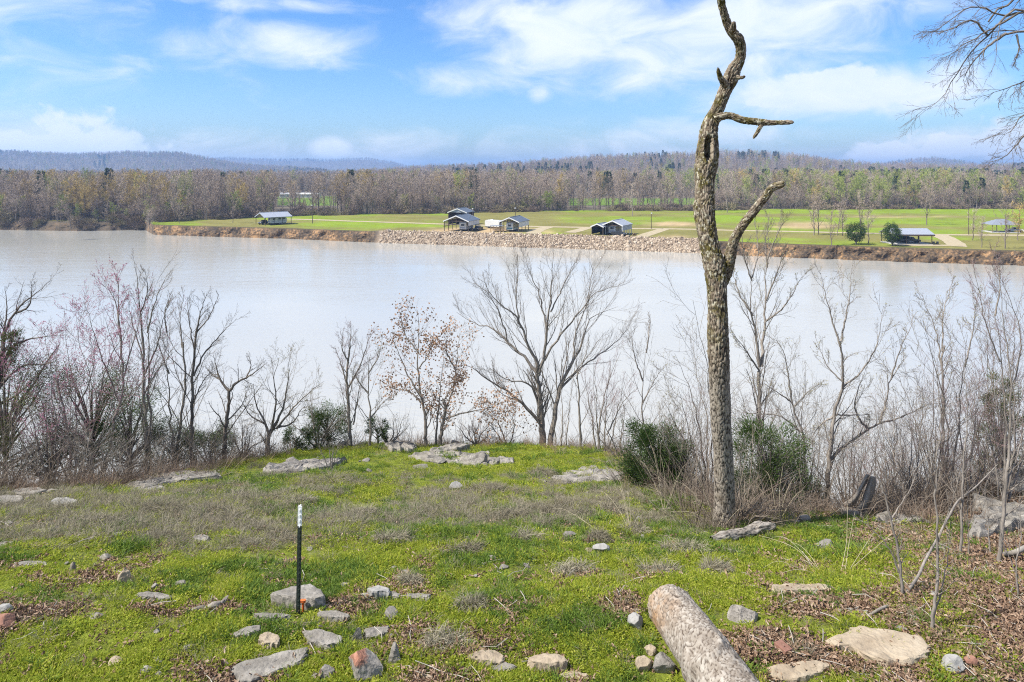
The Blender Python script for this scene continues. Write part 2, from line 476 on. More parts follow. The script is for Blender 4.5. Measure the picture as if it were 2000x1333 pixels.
def build_near():
    xs = np.concatenate([np.arange(-60, -16, 1.5), np.arange(-16, 16, .11), np.arange(16, 60.1, 1.5)])
    ys = np.concatenate([np.arange(-45, 3.5, 1.2), np.arange(3.5, 20, .11), np.arange(20, 48, .6)])
    X, Y = np.meshgrid(xs, ys)
    Z = zt(X, Y)
    ny, nx = X.shape
    idx = np.arange(nx * ny).reshape(ny, nx)
    q = np.stack([idx[:-1, :-1], idx[:-1, 1:], idx[1:, 1:], idx[1:, :-1]], -1).reshape(-1, 4)
    V = np.stack([X, Y, Z], -1).reshape(-1, 3)
    me = mesh_np('near_bank', V, [q], True, {'litter': litter(X, Y).ravel(), 'dry': dryness(X, Y).ravel(), 'edge': np.clip(edge_sd(X, Y) * .6 + .35, 0, 1).ravel()})
    m, nt, N, Lk, b = newmat('bluff_soil')
    tc = N.new('ShaderNodeTexCoord')
    n = N.new('ShaderNodeTexNoise'); n.inputs['Scale'].default_value = 7; n.inputs['Detail'].default_value = 9; n.inputs['Roughness'].default_value = .7
    Lk.new(tc.outputs['Object'], n.inputs['Vector'])
    green = ramp_node(N, [(.3, (.065, .06, .022)), (.5, (.125, .15, .02)), (.7, (.19, .22, .026))])
    dry = ramp_node(N, [(.3, (.10, .085, .06)), (.7, (.21, .185, .14))])
    soil = ramp_node(N, [(.3, (.075, .05, .032)), (.5, (.16, .115, .08)), (.72, (.27, .21, .155))])
    for r in (green, dry, soil): Lk.new(n.outputs['Fac'], r.inputs[0])
    def mixc(f, a, c):
        x = N.new('ShaderNodeMix'); x.data_type = 'RGBA'
        Lk.new(f, x.inputs[0]); Lk.new(a, x.inputs[6]); Lk.new(c, x.inputs[7]); return x.outputs[2]
    c = mixc(attr_node(N, 'dry').outputs['Fac'], green.outputs[0], dry.outputs[0])
    c = mixc(attr_node(N, 'litter').outputs['Fac'], c, soil.outputs[0])
    c = mixc(attr_node(N, 'edge').outputs['Fac'], c, soil.outputs[0])
    Lk.new(c, b.inputs['Base Color']); b.inputs['Roughness'].default_value = 1; b.inputs['Specular IOR Level'].default_value = .1
    bp = N.new('ShaderNodeBump'); bp.inputs['Strength'].default_value = .8; bp.inputs['Distance'].default_value = .03
    n2 = N.new('ShaderNodeTexNoise'); n2.inputs['Scale'].default_value = 40; n2.inputs['Detail'].default_value = 6
    Lk.new(tc.outputs['Object'], n2.inputs['Vector']); Lk.new(n2.outputs['Fac'], bp.inputs['Height']); Lk.new(bp.outputs[0], b.inputs['Normal'])
    tag(obj('ground', me, m), 'grassy bluff top sloping down to its rocky brow above the river', 'ground', kind='structure')
build_near()

# ------------------------------------------------------------------ river
def build_river():
    V = np.array([[-2600, 16, 0], [2600, 16, 0], [2600, 700, 0], [-2600, 700, 0]], float)
    me = mesh_np('river', V, [np.array([[0, 1, 2, 3]])], False)
    m, nt, N, Lk, b = newmat('silty_river_water')
    b.inputs['Base Color'].default_value = (.35, .345, .312, 1)
    b.inputs['Roughness'].default_value = .09
    b.inputs['IOR'].default_value = 1.333
    b.inputs['Specular IOR Level'].default_value = .5
    tc = N.new('ShaderNodeTexCoord')
    def nz(sc, st, det, w=0):
        mp = N.new('ShaderNodeMapping'); mp.inputs['Scale'].default_value = st; mp.inputs['Location'].default_value = (w, w, 0)
        Lk.new(tc.outputs['Object'], mp.inputs[0])
        n = N.new('ShaderNodeTexNoise'); n.inputs['Scale'].default_value = sc; n.inputs['Detail'].default_value = det; n.inputs['Roughness'].default_value = .6
        n.inputs['Distortion'].default_value = .4
        Lk.new(mp.outputs[0], n.inputs['Vector']); return n.outputs['Fac']
    fine = nz(1.2, (1, 1.6, 1), 4); broad = nz(.16, (.5, 1.4, 1), 3, 31); slick = nz(.018, (.5, 1.6, 1), 4, 77)
    ad = N.new('ShaderNodeMath'); ad.operation = 'MULTIPLY_ADD'; ad.inputs[1].default_value = 1.8
    Lk.new(broad, ad.inputs[0]); Lk.new(fine, ad.inputs[2])
    st = N.new('ShaderNodeMapRange'); st.inputs[1].default_value = .35; st.inputs[2].default_value = .7; st.inputs[3].default_value = .05; st.inputs[4].default_value = .48
    Lk.new(slick, st.inputs[0])
    bp = N.new('ShaderNodeBump'); bp.inputs['Distance'].default_value = .13
    Lk.new(st.outputs[0], bp.inputs['Strength'])
    Lk.new(ad.outputs[0], bp.inputs['Height']); Lk.new(bp.outputs[0], b.inputs['Normal'])
    tag(obj('river', me, m), 'wide pale grey silty river running below the bluff', 'river', kind='structure')
build_river()

# ------------------------------------------------------------------ far bank, fields, hills
LAND = 3.8
WATER_PX = np.array([(-2200, 425), (-900, 436), (0, 450), (150, 452), (284, 450), (300, 459), (420, 463), (560, 467), (700, 473), (760, 476), (950, 482), (1200, 490), (1370, 496), (1500, 502), (1700, 510), (2000, 520), (2900, 545), (4200, 580)], float)
def waterD(px):
    y = np.interp(px, WATER_PX[:, 0], WATER_PX[:, 1]); return CZ * F / (y - YH)
def landD(py): return (CZ - LAND) * F / (np.asarray(py, float) - YH)
def land(px, py, up=0.0):
    D = float(landD(py)); p = P(px, py, D); p[2] = LAND + up; return p
def bank_w(px):
    rr = (1 / (1 + np.exp(-(px - 735) / 4))) * (1 / (1 + np.exp((px - 1385) / 4)))
    left = 1 / (1 + np.exp((px - 288) / 4))
    return rr, left
RIDGES = [   # distance, half depth, tree height, crest (px, py)
    (1500, 480, 15, [(500, 352), (800, 330), (1000, 322), (1100, 313), (1250, 305), (1400, 299), (1500, 300), (1560, 307), (1640, 318), (1700, 323), (1900, 327), (2300, 322), (4000, 320)]),
    (3300, 420, 16, [(1300, 345), (1650, 330), (1720, 321), (1780, 311), (1830, 307), (1880, 314), (1920, 322), (2000, 318), (2300, 312), (4000, 310)]),
    (2600, 400, 16, [(-3000, 305), (-600, 303), (0, 296), (120, 300), (250, 299), (350, 298), (400, 308), (450, 319), (600, 330), (900, 345)]),
    (4800, 500, 16, [(-3000, 320), (300, 318), (420, 309), (550, 310), (640, 313), (720, 309), (760, 315), (800, 324), (900, 332), (1200, 340)]),
]
def land_z(px, D):
    z = np.full(np.broadcast(px, D).shape, LAND)
    for (Dk, w, th, cr) in RIDGES:
        cr = np.array(cr, float)
        cy = np.interp(px, cr[:, 0], cr[:, 1]) + (fbm(px * .02, D * .002, 71) - .5) * 5
        top = CZ + (YH - cy) / F * Dk - th
        g = np.exp(-((D - Dk) / w) ** 2)
        z = np.maximum(z, LAND + np.maximum(top - LAND, 0) * g)
    z = z + np.clip((D - 520) / 900, 0, 1) * 3.0 * fbm(px * .01, D * .004, 72)
    return z

def field_color(px, py, X, D):
    n = fbm(X * .03, D * .05, 81, 4); n2 = fbm(X * .15, D * .3, 83, 3)
    green = np.array([.165, .225, .022]); olive = np.array([.170, .155, .05]); tan = np.array([.36, .26, .15]); forest = np.array([.125, .105, .078]); mead = np.array([.11, .17, .03])
    w = np.clip((n - .46) * 6, 0, 1)[:, None]
    c = olive * (1 - w) + green * w
    def blob(cx, cy, rx, ry, col, s=1.0):
        nonlocal c
        q = ((px - cx) / rx) ** 2 + ((py - cy) / ry) ** 2
        k = np.clip((1.3 - q + (n2 - .5) * 1.6), 0, 1)[:, None] * s
        c = c * (1 - k) + np.array(col) * k
    blob(1180, 425, 170, 9, olive, .8); blob(1250, 427, 140, 4, green, .9); blob(700, 440, 170, 6, green, .9); blob(1700, 413, 420, 6, green, .95); blob(1750, 432, 300, 8, green, .7)
    blob(1330, 438, 75, 5, tan, .9); blob(1570, 440, 60, 9, tan, .7); blob(1330, 448, 120, 3, olive, .8); blob(950, 451, 130, 7.5, tan, .95); blob(1740, 424, 130, 2, tan, .4); blob(1100, 419, 120, 3, olive, .6)
    blob(800, 427, 190, 5, olive, .7); blob(1315, 463, 30, 4, tan, .6)
    f = np.clip((D - tree_D(px)) / 12, 0, 1)[:, None]
    cl = (clearing(px, D))[:, None]
    c = c * (1 - f) + (forest * (1 - cl) + mead * cl) * f
    return c * (0.75 + .5 * n2)[:, None]

TREE_PX = np.array([(-2200, 424), (-900, 434), (0, 447), (284, 446), (300, 434), (400, 430), (480, 425), (600, 421), (800, 418), (900, 417), (1000, 414), (1130, 413), (1350, 412), (1500, 410), (2000, 408), (2900, 406), (4200, 405)], float)
def tree_D(px):
    y = np.interp(px, TREE_PX[:, 0], TREE_PX[:, 1])
    d = landD(y)
    return np.where(np.asarray(px) < 288, np.maximum(d, waterD(px) + 4), d)
def clearing(px, D):
    """meadows opening behind the first trees"""
    px = np.asarray(px, float); D = np.asarray(D, float)
    py = YH + F * (CZ - LAND) / D
    m = np.zeros(np.broadcast(px, D).shape)
    for (x0, x1, y0, y1) in [(540, 660, 384, 402), (1110, 1390, 388, 402), (275, 345, 377, 386)]:
        m = np.maximum(m, ((px > x0) & (px < x1) & (py > y0) & (py < y1)).astype(float))
    return m

def build_far():
    px = np.concatenate([np.arange(-2100, -60, 20), np.arange(-60, 2060, 5), np.arange(2060, 4100, 20)]).astype(float)
    Dw = waterD(px); rr, left = bank_w(px)
    w = 2.2 * (1 - rr) + 6.5 * rr; w = w * (1 - left) + 4.5 * left
    # bank face
    ts = np.linspace(0, 1, 12)
    Xs, Ds, Zs = [], [], []
    clay = np.interp(ts, [0, .18, .4, .7, .86, 1], [-.8, .5, 1.6, 3.1, 3.75, LAND])
    rip = np.interp(ts, [0, 1], [-.8, LAND])
    lowb = np.interp(ts, [0, .3, .6, 1], [-.6, .9, 2.4, LAND])
    for t, zc, zr, zl in zip(ts, clay, rip, lowb):
        er = (fbm(px * .06, t * 2.2 + px * 0, 91, 4) - .5) * 3.4 * (1 - rr) * math.sin(math.pi * min(t * 1.15 + .1, 1))
        D = Dw + w * t + er
        z = (zc * (1 - left) + zl * left) * (1 - rr) + zr * rr
        z = z + (fbm(px * .16, t * 5 + px * 0, 93) - .5) * .8 * math.sin(math.pi * t)
        Ds.append(D); Zs.append(z)
    Db = np.array(Ds); Zb = np.array(Zs)
    def grid(D, Z, name):
        X = (px[None, :] - CX) / F * D
        ny, nx = D.shape
        idx = np.arange(nx * ny).reshape(ny, nx)
        q = np.stack([idx[:-1, :-1], idx[:-1, 1:], idx[1:, 1:], idx[1:, :-1]], -1).reshape(-1, 4)
        return np.stack([X, D, Z], -1).reshape(-1, 3), q
    V, q = grid(Db, Zb, 'bank')
    tt = np.repeat(ts, len(px))
    rrt = np.tile(rr, len(ts))
    me = mesh_np('river_bank', V, [q], False, {'hgt': tt, 'rip': rrt, 'wild': np.tile(left, len(ts))})
    m, nt, N, Lk, b = newmat('eroded_clay')
    tc = N.new('ShaderNodeTexCoord')
    n = N.new('ShaderNodeTexNoise'); n.inputs['Scale'].default_value = .16; n.inputs['Detail'].default_value = 9; n.inputs['Roughness'].default_value = .7
    Lk.new(tc.outputs['Object'], n.inputs['Vector'])
    n2 = N.new('ShaderNodeTexNoise'); n2.inputs['Scale'].default_value = 1.4; n2.inputs['Detail'].default_value = 7
    Lk.new(tc.outputs['Object'], n2.inputs['Vector'])
    ad = N.new('ShaderNodeMath'); ad.operation = 'MULTIPLY_ADD'; ad.inputs[1].default_value = .6
    Lk.new(n2.outputs['Fac'], ad.inputs[0]); Lk.new(n.outputs['Fac'], ad.inputs[2])
    r = ramp_node(N, [(.66, (.045, .033, .022)), (.78, (.095, .064, .036)), (.87, (.19, .115, .056)), (.95, (.33, .195, .09))])
    Lk.new(ad.outputs[0], r.inputs[0])
    sod = N.new('ShaderNodeMapRange'); sod.inputs[1].default_value = .74; sod.inputs[2].default_value = .88
    Lk.new(attr_node(N, 'hgt').outputs['Fac'], sod.inputs[0])
    mx = N.new('ShaderNodeMix'); mx.data_type = 'RGBA'; Lk.new(sod.outputs[0], mx.inputs[0]); Lk.new(r.outputs[0], mx.inputs[6]); mx.inputs[7].default_value = (.075, .062, .028, 1)
    mw = N.new('ShaderNodeMix'); mw.data_type = 'RGBA'; wm_ = N.new('ShaderNodeMath'); wm_.operation = 'MULTIPLY'; wm_.inputs[1].default_value = .75; Lk.new(attr_node(N, 'wild').outputs['Fac'], wm_.inputs[0]); Lk.new(wm_.outputs[0], mw.inputs[0]); Lk.new(mx.outputs[2], mw.inputs[6]); mw.inputs[7].default_value = (.07, .055, .036, 1); mx = mw
    mx2 = N.new('ShaderNodeMix'); mx2.data_type = 'RGBA'; Lk.new(attr_node(N, 'rip').outputs['Fac'], mx2.inputs[0]); Lk.new(mx.outputs[2], mx2.inputs[6]); mx2.inputs[7].default_value = (.26, .20, .14, 1)
    Lk.new(mx2.outputs[2], b.inputs['Base Color']); b.inputs['Roughness'].default_value = 1
    tag(obj('river_bank', me, m), 'eroded orange clay bank across the river', 'bank', kind='structure')
    # plain and hills
    D0 = Db[-1]
    rows = [D0]
    base = D0
    ks = np.concatenate([np.linspace(0, 1, 46)[1:]])
    for k in ks: rows.append(D0 + (480 - D0) * k)
    for k in np.geomspace(480, 7500, 80)[1:]: rows.append(np.full_like(D0, k))
    D = np.array(rows)
    Z = land_z(np.broadcast_to(px, D.shape), D)
    Z[0] = LAND
    V, q = grid(D, Z, 'plain')
    pxx = np.tile(px, len(rows)); DD = D.ravel(); XX = V[:, 0]
    py = YH + F * (CZ - LAND) / DD
    me = mesh_np('far_plain', V, [q], True, {'Col': field_color(pxx, py, XX, DD)})
    m, nt, N, Lk, b = newmat('far_fields')
    a = attr_node(N, 'Col')
    tc = N.new('ShaderNodeTexCoord'); n = N.new('ShaderNodeTexNoise'); n.inputs['Scale'].default_value = .5; n.inputs['Detail'].default_value = 8; n.inputs['Roughness'].default_value = .75
    Lk.new(tc.outputs['Object'], n.inputs['Vector'])
    mr = N.new('ShaderNodeMapRange'); mr.inputs[3].default_value = .62; mr.inputs[4].default_value = 1.38; Lk.new(n.outputs['Fac'], mr.inputs[0])
    mu = N.new('ShaderNodeMix'); mu.data_type = 'RGBA'; mu.blend_type = 'MULTIPLY'; mu.inputs[0].default_value = 1
    Lk.new(a.outputs['Color'], mu.inputs[6]); Lk.new(mr.outputs[0], mu.inputs[7])
    Lk.new(mu.outputs[2], b.inputs['Base Color']); b.inputs['Roughness'].default_value = 1; b.inputs['Specular IOR Level'].default_value = .05
    tag(obj('terrain', me, m), 'green river flats rising to low wooded hills beyond', 'terrain', kind='structure')
build_far()

M['gravel'] = mat('pale_gravel', [(.3, (.27, .22, .135)), (.7, (.40, .335, .22))], .8, 1, 0, detail=8)
def road(name, pts, width, label, up=.06):
    w = np.array([land(*p)[:2] for p in pts])
    t = np.linspace(0, len(w) - 1, len(w) * 8)
    c = catmull(w, len(w) * 8)
    d = nrm(np.gradient(c, axis=0)); nn = np.stack([-d[:, 1], d[:, 0]], 1)
    wd = width * (0.85 + .3 * fbm(np.arange(len(c)) * .4, 0 * t, 101))[:, None]
    V = np.concatenate([np.c_[c + nn * wd / 2, np.full(len(c), LAND + up)], np.c_[c - nn * wd / 2, np.full(len(c), LAND + up)]])
    n = len(c); i = np.arange(n - 1)
    q = np.stack([i, i + n, i + n + 1, i + 1], 1)
    tag(obj(name, mesh_np(name, V, [q]), M['gravel']), label, 'road', kind='structure')
def catmull(p, n):
    p = np.asarray(p, float); m = len(p)
    if m == 2: return p[0] + (p[1] - p[0]) * np.linspace(0, 1, n)[:, None]
    q = np.vstack([2 * p[0] - p[1], p, 2 * p[-1] - p[-2]])
    # parametrise by chord length
    cl = np.concatenate([[0], np.cumsum(np.linalg.norm(np.diff(p, axis=0), axis=1))]); u = np.linspace(0, cl[-1], n)
    i = np.clip(np.searchsorted(cl, u, side='right') - 1, 0, m - 2)
    t = ((u - cl[i]) / np.maximum(cl[i + 1] - cl[i], 1e-9))[:, None]
    a, b, c, d = q[i], q[i + 1], q[i + 2], q[i + 3]
    return .5 * (2 * b + (c - a) * t + (2 * a - 5 * b + 4 * c - d) * t ** 2 + (-a + 3 * b - 3 * c + d) * t ** 3)
road('gravel_road', [(540, 428), (620, 430), (700, 433), (800, 436), (870, 438.5), (960, 441), (1040, 443), (1150, 445), (1230, 447), (1330, 448), (1450, 451), (1580, 453.5), (1725, 457), (1830, 459), (1960, 460), (2300, 462)], 4.6, 'pale gravel lane running along the fields behind the carports')
road('gravel_path', [(1112, 455), (1128, 451), (1146, 446)], 4.2, 'short pale gravel drive left of the blue grey carport', .07)
road('gravel_path', [(1252, 463), (1272, 456), (1296, 448.5)], 4.2, 'pale gravel drive right of the blue grey carport', .07)
road('gravel_path', [(1834, 459.5), (1850, 467), (1866, 477), (1868, 482)], 5.0, 'pale gravel drive bending down right of the open pavilion', .07)
road('gravel_path', [(1745, 478.5), (1800, 480), (1880, 480)], 3.4, 'pale gravel pad in front of the open pavilion', .08)
road('gravel_path', [(1040, 457), (1050, 450), (1072, 443.5)], 5.0, 'pale gravel drive right of the white walled carport', .07)
# ------------------------------------------------------------------ scattering (for uncountable growth only)
def scatter(name, label, cat, pts, rot, scale, idx, variants):
    """variants: list of meshes; one object of kind 'stuff'"""
    c = bpy.data.collections.new(name + '_kinds')
    for i, me in enumerate(variants):
        c.objects.link(bpy.data.objects.new('%s_kind_%02d' % (name, i), me))
    n = len(pts)
    me = bpy.data.meshes.new(name)
    me.vertices.add(n); me.vertices.foreach_set('co', np.asarray(pts, np.float32).ravel())
    a = me.attributes.new('rot', 'FLOAT_VECTOR', 'POINT'); a.data.foreach_set('vector', np.asarray(rot, np.float32).ravel())
    scale = np.asarray(scale, np.float32)
    if scale.ndim == 1: scale = np.repeat(scale[:, None], 3, 1)
    a = me.attributes.new('scl', 'FLOAT_VECTOR', 'POINT'); a.data.foreach_set('vector', scale.ravel())
    a = me.attributes.new('idx', 'INT', 'POINT'); a.data.foreach_set('value', np.asarray(idx, np.int32))
    o = obj(name, me)
    g = bpy.data.node_groups.new(name + '_scatter', 'GeometryNodeTree')
    g.interface.new_socket('Geometry', in_out='INPUT', socket_type='NodeSocketGeometry')
    g.interface.new_socket('Geometry', in_out='OUTPUT', socket_type='NodeSocketGeometry')
    N, Lk = g.nodes, g.links
    gi = N.new('NodeGroupInput'); go = N.new('NodeGroupOutput')
    ci = N.new('GeometryNodeCollectionInfo'); ci.inputs['Collection'].default_value = c
    ci.inputs['Separate Children'].default_value = True; ci.inputs['Reset Children'].default_value = True
    ip = N.new('GeometryNodeInstanceOnPoints'); ip.inputs['Pick Instance'].default_value = True
    def na(nm, ty):
        x = N.new('GeometryNodeInputNamedAttribute'); x.data_type = ty; x.inputs['Name'].default_value = nm; return x.outputs[0]
    Lk.new(gi.outputs[0], ip.inputs['Points']); Lk.new(ci.outputs[0], ip.inputs['Instance'])
    Lk.new(na('idx', 'INT'), ip.inputs['Instance Index'])
    Lk.new(na('rot', 'FLOAT_VECTOR'), ip.inputs['Rotation'])
    Lk.new(na('scl', 'FLOAT_VECTOR'), ip.inputs['Scale'])
    Lk.new(ip.outputs[0], go.inputs[0])
    md = o.modifiers.new('scatter', 'NODES'); md.node_group = g
    return tag(o, label, cat, kind='stuff')

def rock_mesh(seed, sub=2, flat=.7, cuts=9):
    """angular stone: a sphere cut by random planes"""
    import bmesh
    rng = np.random.default_rng(seed)
    bm = bmesh.new(); bmesh.ops.create_icosphere(bm, subdivisions=sub, radius=1.0)
    V = np.array([v.co for v in bm.verts]); Fc = np.array([[v.index for v in f.verts] for f in bm.faces]); bm.free()
    for _ in range(cuts):
        n = nrm(rng.normal(size=3)); d = rng.uniform(.45, .85)
        k = np.maximum(V @ n - d, 0); V = V - k[:, None] * n * .96
    V = V * np.array([1, rng.uniform(.65, 1), flat * rng.uniform(.8, 1.2)])
    return V, Fc

# ------------------------------------------------------------------ rip-rap
def build_riprap():
    rng = np.random.default_rng(4)
    m, nt, N, Lk, b = newmat('riprap_stone')
    oi = N.new('ShaderNodeObjectInfo')
    r = ramp_node(N, [(.0, (.16, .115, .078)), (.4, (.29, .22, .15)), (.75, (.38, .30, .215)), (1., (.46, .39, .30))]); Lk.new(oi.outputs['Random'], r.inputs[0])
    Lk.new(r.outputs[0], b.inputs['Base Color']); b.inputs['Roughness'].default_value = .95
    vs = []
    for i in range(6):
        V, Fc = rock_mesh(100 + i, 1, .75); me = mesh_np('riprap_stone', V, [Fc], False); me.materials.append(m); vs.append(me)
    n = 19000
    px = rng.uniform(728, 1392, n); t = rng.uniform(-.03, 1.02, n)
    keep = px > 733 + 16 * t + rng.normal(size=n) * 2
    px, t = px[keep], t[keep]; n = len(px)
    D = waterD(px) + 6.5 * t
    z = -.8 + (LAND + .8) * np.clip(t, 0, 1)
    pts = np.stack([(px - CX) / F * D, D, z + .05], 1)
    sc = rng.lognormal(math.log(.24), .48, n)
    scatter('riprap', 'pale broken rock armour covering the river bank below the carports', 'rocks', pts, rng.uniform(0, 6.28, (n, 3)), sc, rng.integers(0, 6, n), vs)
build_riprap()

# ------------------------------------------------------------------ branching
def spawn(pts, rad, plen, k, tr, ang, lf, rf, n, wob, up, rng, rmin=.001, taper=.35, tipl=.5):
    B, m, _ = pts.shape
    if B == 0: return pts, rad, plen
    t = (np.arange(k)[None] + rng.uniform(0, 1, (B, k))) / k * (tr[1] - tr[0]) + tr[0]
    f = t * (m - 1); i = np.clip(f.astype(int), 0, m - 2); w = (f - i)[..., None]
    bi = np.arange(B)[:, None]
    p0 = pts[bi, i] * (1 - w) + pts[bi, i + 1] * w
    r0 = (rad[bi, i] * (1 - w[..., 0]) + rad[bi, i + 1] * w[..., 0]) * rf * rng.uniform(.75, 1.1, (B, k))
    tan = nrm(pts[bi, i + 1] - pts[bi, i])
    perp = nrm(np.cross(tan, rng.normal(size=(B, k, 3))))
    a = np.radians(rng.uniform(ang[0], ang[1], (B, k)))[..., None]
    d = nrm(tan * np.cos(a) + perp * np.sin(a))
    L = plen[:, None] * lf * (1 - tipl * t) * rng.uniform(.55, 1.25, (B, k))
    d = d.reshape(-1, 3); p = p0.reshape(-1, 3); L = L.ravel(); r0 = np.maximum(r0.ravel(), rmin)
    out = [p]
    st = (L / (n - 1))[:, None]
    for _ in range(n - 1):
        d = nrm(d + rng.normal(size=d.shape) * wob + np.array([0, 0, up])); p = p + d * st; out.append(p)
    P_ = np.stack(out, 1)
    R_ = np.maximum(r0[:, None] * np.linspace(1, taper, n)[None], rmin * .7)
    return P_, R_, L

# ------------------------------------------------------------------ far trees
FAR = {}
def far_mats():
    def fm(nm, st): 
        m, nt, N, Lk, b = newmat(nm)
        oi = N.new('ShaderNodeObjectInfo'); r = ramp_node(N, st); Lk.new(oi.outputs['Random'], r.inputs[0])
        Lk.new(r.outputs[0], b.inputs['Base Color']); b.inputs['Roughness'].default_value = 1; b.inputs['Specular IOR Level'].default_value = .05
        return m
    M['far_bare'] = fm('distant_bare_wood', [(.0, (.25, .19, .145)), (.5, (.34, .27, .21)), (1., (.42, .34, .265))])
    M['far_warm'] = fm('distant_budding_wood', [(.0, (.34, .25, .11)), (.5, (.42, .32, .12)), (1., (.48, .36, .13))])
    M['far_lime'] = fm('distant_young_leaves', [(.0, (.22, .27, .07)), (.5, (.30, .34, .08)), (1., (.33, .34, .12))])
    M['far_pine'] = fm('distant_pine', [(.0, (.06, .085, .045)), (1., (.10, .125, .065))])
    M['far_trunk'] = fm('distant_trunk_bark', [(.0, (.13, .105, .085)), (1., (.25, .21, .175))])
    M['far_brush'] = fm('distant_brush', [(.0, (.15, .11, .08)), (.5, (.25, .19, .14)), (1., (.24, .22, .10))])
far_mats()
def far_tree(seed, kind):
    """two meshes (trunk, crown) of a 20 m tree"""
    rng = np.random.default_rng(seed)
    tr = Bag(); cr = Bag()
    if kind == 'pine':
        z = np.linspace(0, 19.5, 6)
        tr.tubes(np.stack([z * 0, z * 0, z], 1), np.linspace(.28, .05, 6), 5)
        n = 900
        h = rng.uniform(.22, 1, n) ** .8; rr = (1 - h) * 4.2 * np.sqrt(rng.uniform(.1, 1, n)) + .3; th = rng.uniform(0, 6.28, n)
        p = np.stack([rr * np.cos(th), rr * np.sin(th), h * 19.5 - rr * .15], 1)
        d = np.stack([np.cos(th), np.sin(th), rng.uniform(-.3, .5, n)], 1)
        cr.kites(p, d, rng.uniform(.8, 1.5, n), rng.uniform(.3, .6, n), rng)
    elif kind == 'brush':
        n = 420
        th = rng.uniform(0, 6.28, n); e = rng.uniform(.15, 1.4, n)
        d = np.stack([np.cos(th) * np.cos(e), np.sin(th) * np.cos(e), np.sin(e)], 1)
        p = d * rng.uniform(.2, 1.9, n)[:, None] * np.array([1.5, 1.5, 1.2])
        cr.kites(p, d + rng.normal(size=(n, 3)) * .5, rng.uniform(.7, 1.6, n), rng.uniform(.06, .14, n), rng)
        z = np.linspace(0, 1.5, 3); tr.tubes(np.stack([z * .1, z * 0, z], 1), np.array([.06, .05, .03]), 4)
    else:
        lean = rng.normal(size=2) * .8
        z = np.linspace(0, rng.uniform(14, 17), 8)
        tp = np.stack([lean[0] * (z / 16) ** 2 + rng.normal(size=8) * .12, lean[1] * (z / 16) ** 2 + rng.normal(size=8) * .12, z], 1)
        trr = np.linspace(.24, .07, 8)
        tr.tubes(tp, trr, 5)
        l1 = spawn(tp[None], trr[None], np.array([17.]), 17, (.16, 1.0), (22, 52), .40, .5, 5, .12, .12, rng, tipl=.35)
        tr.tubes(l1[0], l1[1], 3)
        l2 = spawn(*l1, 7, (.2, 1), (25, 60), .42, .5, 3, .15, .10, rng, .03)
        cr.kites(l2[0][:, 0], l2[0][:, -1] - l2[0][:, 0], l2[2], .10, rng)
        l3 = spawn(*l2, 6, (.15, 1), (25, 70), .75, .5, 2, .15, .06, rng, .02)
        wd = .075
        cr.kites(l3[0][:, 0], l3[0][:, -1] - l3[0][:, 0], np.maximum(l3[2], .7) * 1.1, wd, rng)
        if kind in ('warm', 'lime'):
            l4 = spawn(*l3, 4, (.2, 1), (20, 80), .6, .5, 2, .1, .0, rng)
            cr.kites(l4[0][:, -1], l4[0][:, -1] - l4[0][:, 0], .30, .16, rng)
    mm = {'bare': 'far_bare', 'warm': 'far_warm', 'lime': 'far_lime', 'pine': 'far_pine', 'brush': 'far_brush'}[kind]
    a = tr.mesh('far_trunk', True); a.materials.append(M['far_trunk'])
    b = cr.mesh('far_crown', False); b.materials.append(M[mm])
    # joined version for the mass of the wood
    j = Bag(); j.V = list(tr.V); j.f4 = list(tr.f4); j.n = tr.n; nt_ = sum(len(x) for x in tr.f4)
    off = tr.n
    j.V += cr.V; j.f4 += [x + off for x in cr.f4]; j.n += cr.n
    c = j.mesh('far_tree', False); c.materials.append(M['far_trunk']); c.materials.append(M[mm])
    mi = np.zeros(len(c.polygons), np.int32); mi[nt_:] = 1; c.polygons.foreach_set('material_index', mi)
    return a, b, c
for kind, cnt in (('bare', 7), ('warm', 3), ('lime', 3), ('pine', 3), ('brush', 3)):
    FAR[kind] = [far_tree(1000 + 31 * i + len(kind) * 7, kind) for i in range(cnt)]

def place_far(name, label, px, D, h, kind, vi, rz, group=None, lean=0.0, z=None):
    a, b, c = FAR[kind][vi]
    X = (px - CX) / F * D
    o = thing(name, label, 'tree', (X, D, LAND - .05 if z is None else z), rz, group)
    o.rotation_euler = (0, lean, rz)
    s = h / 20.0
    for nm, me in (('trunk', a), ('crown', b)):
        p = bpy.data.objects.new(nm, me); COL.objects.link(p); p.parent = o; p.scale = (s, s, s)
    return o

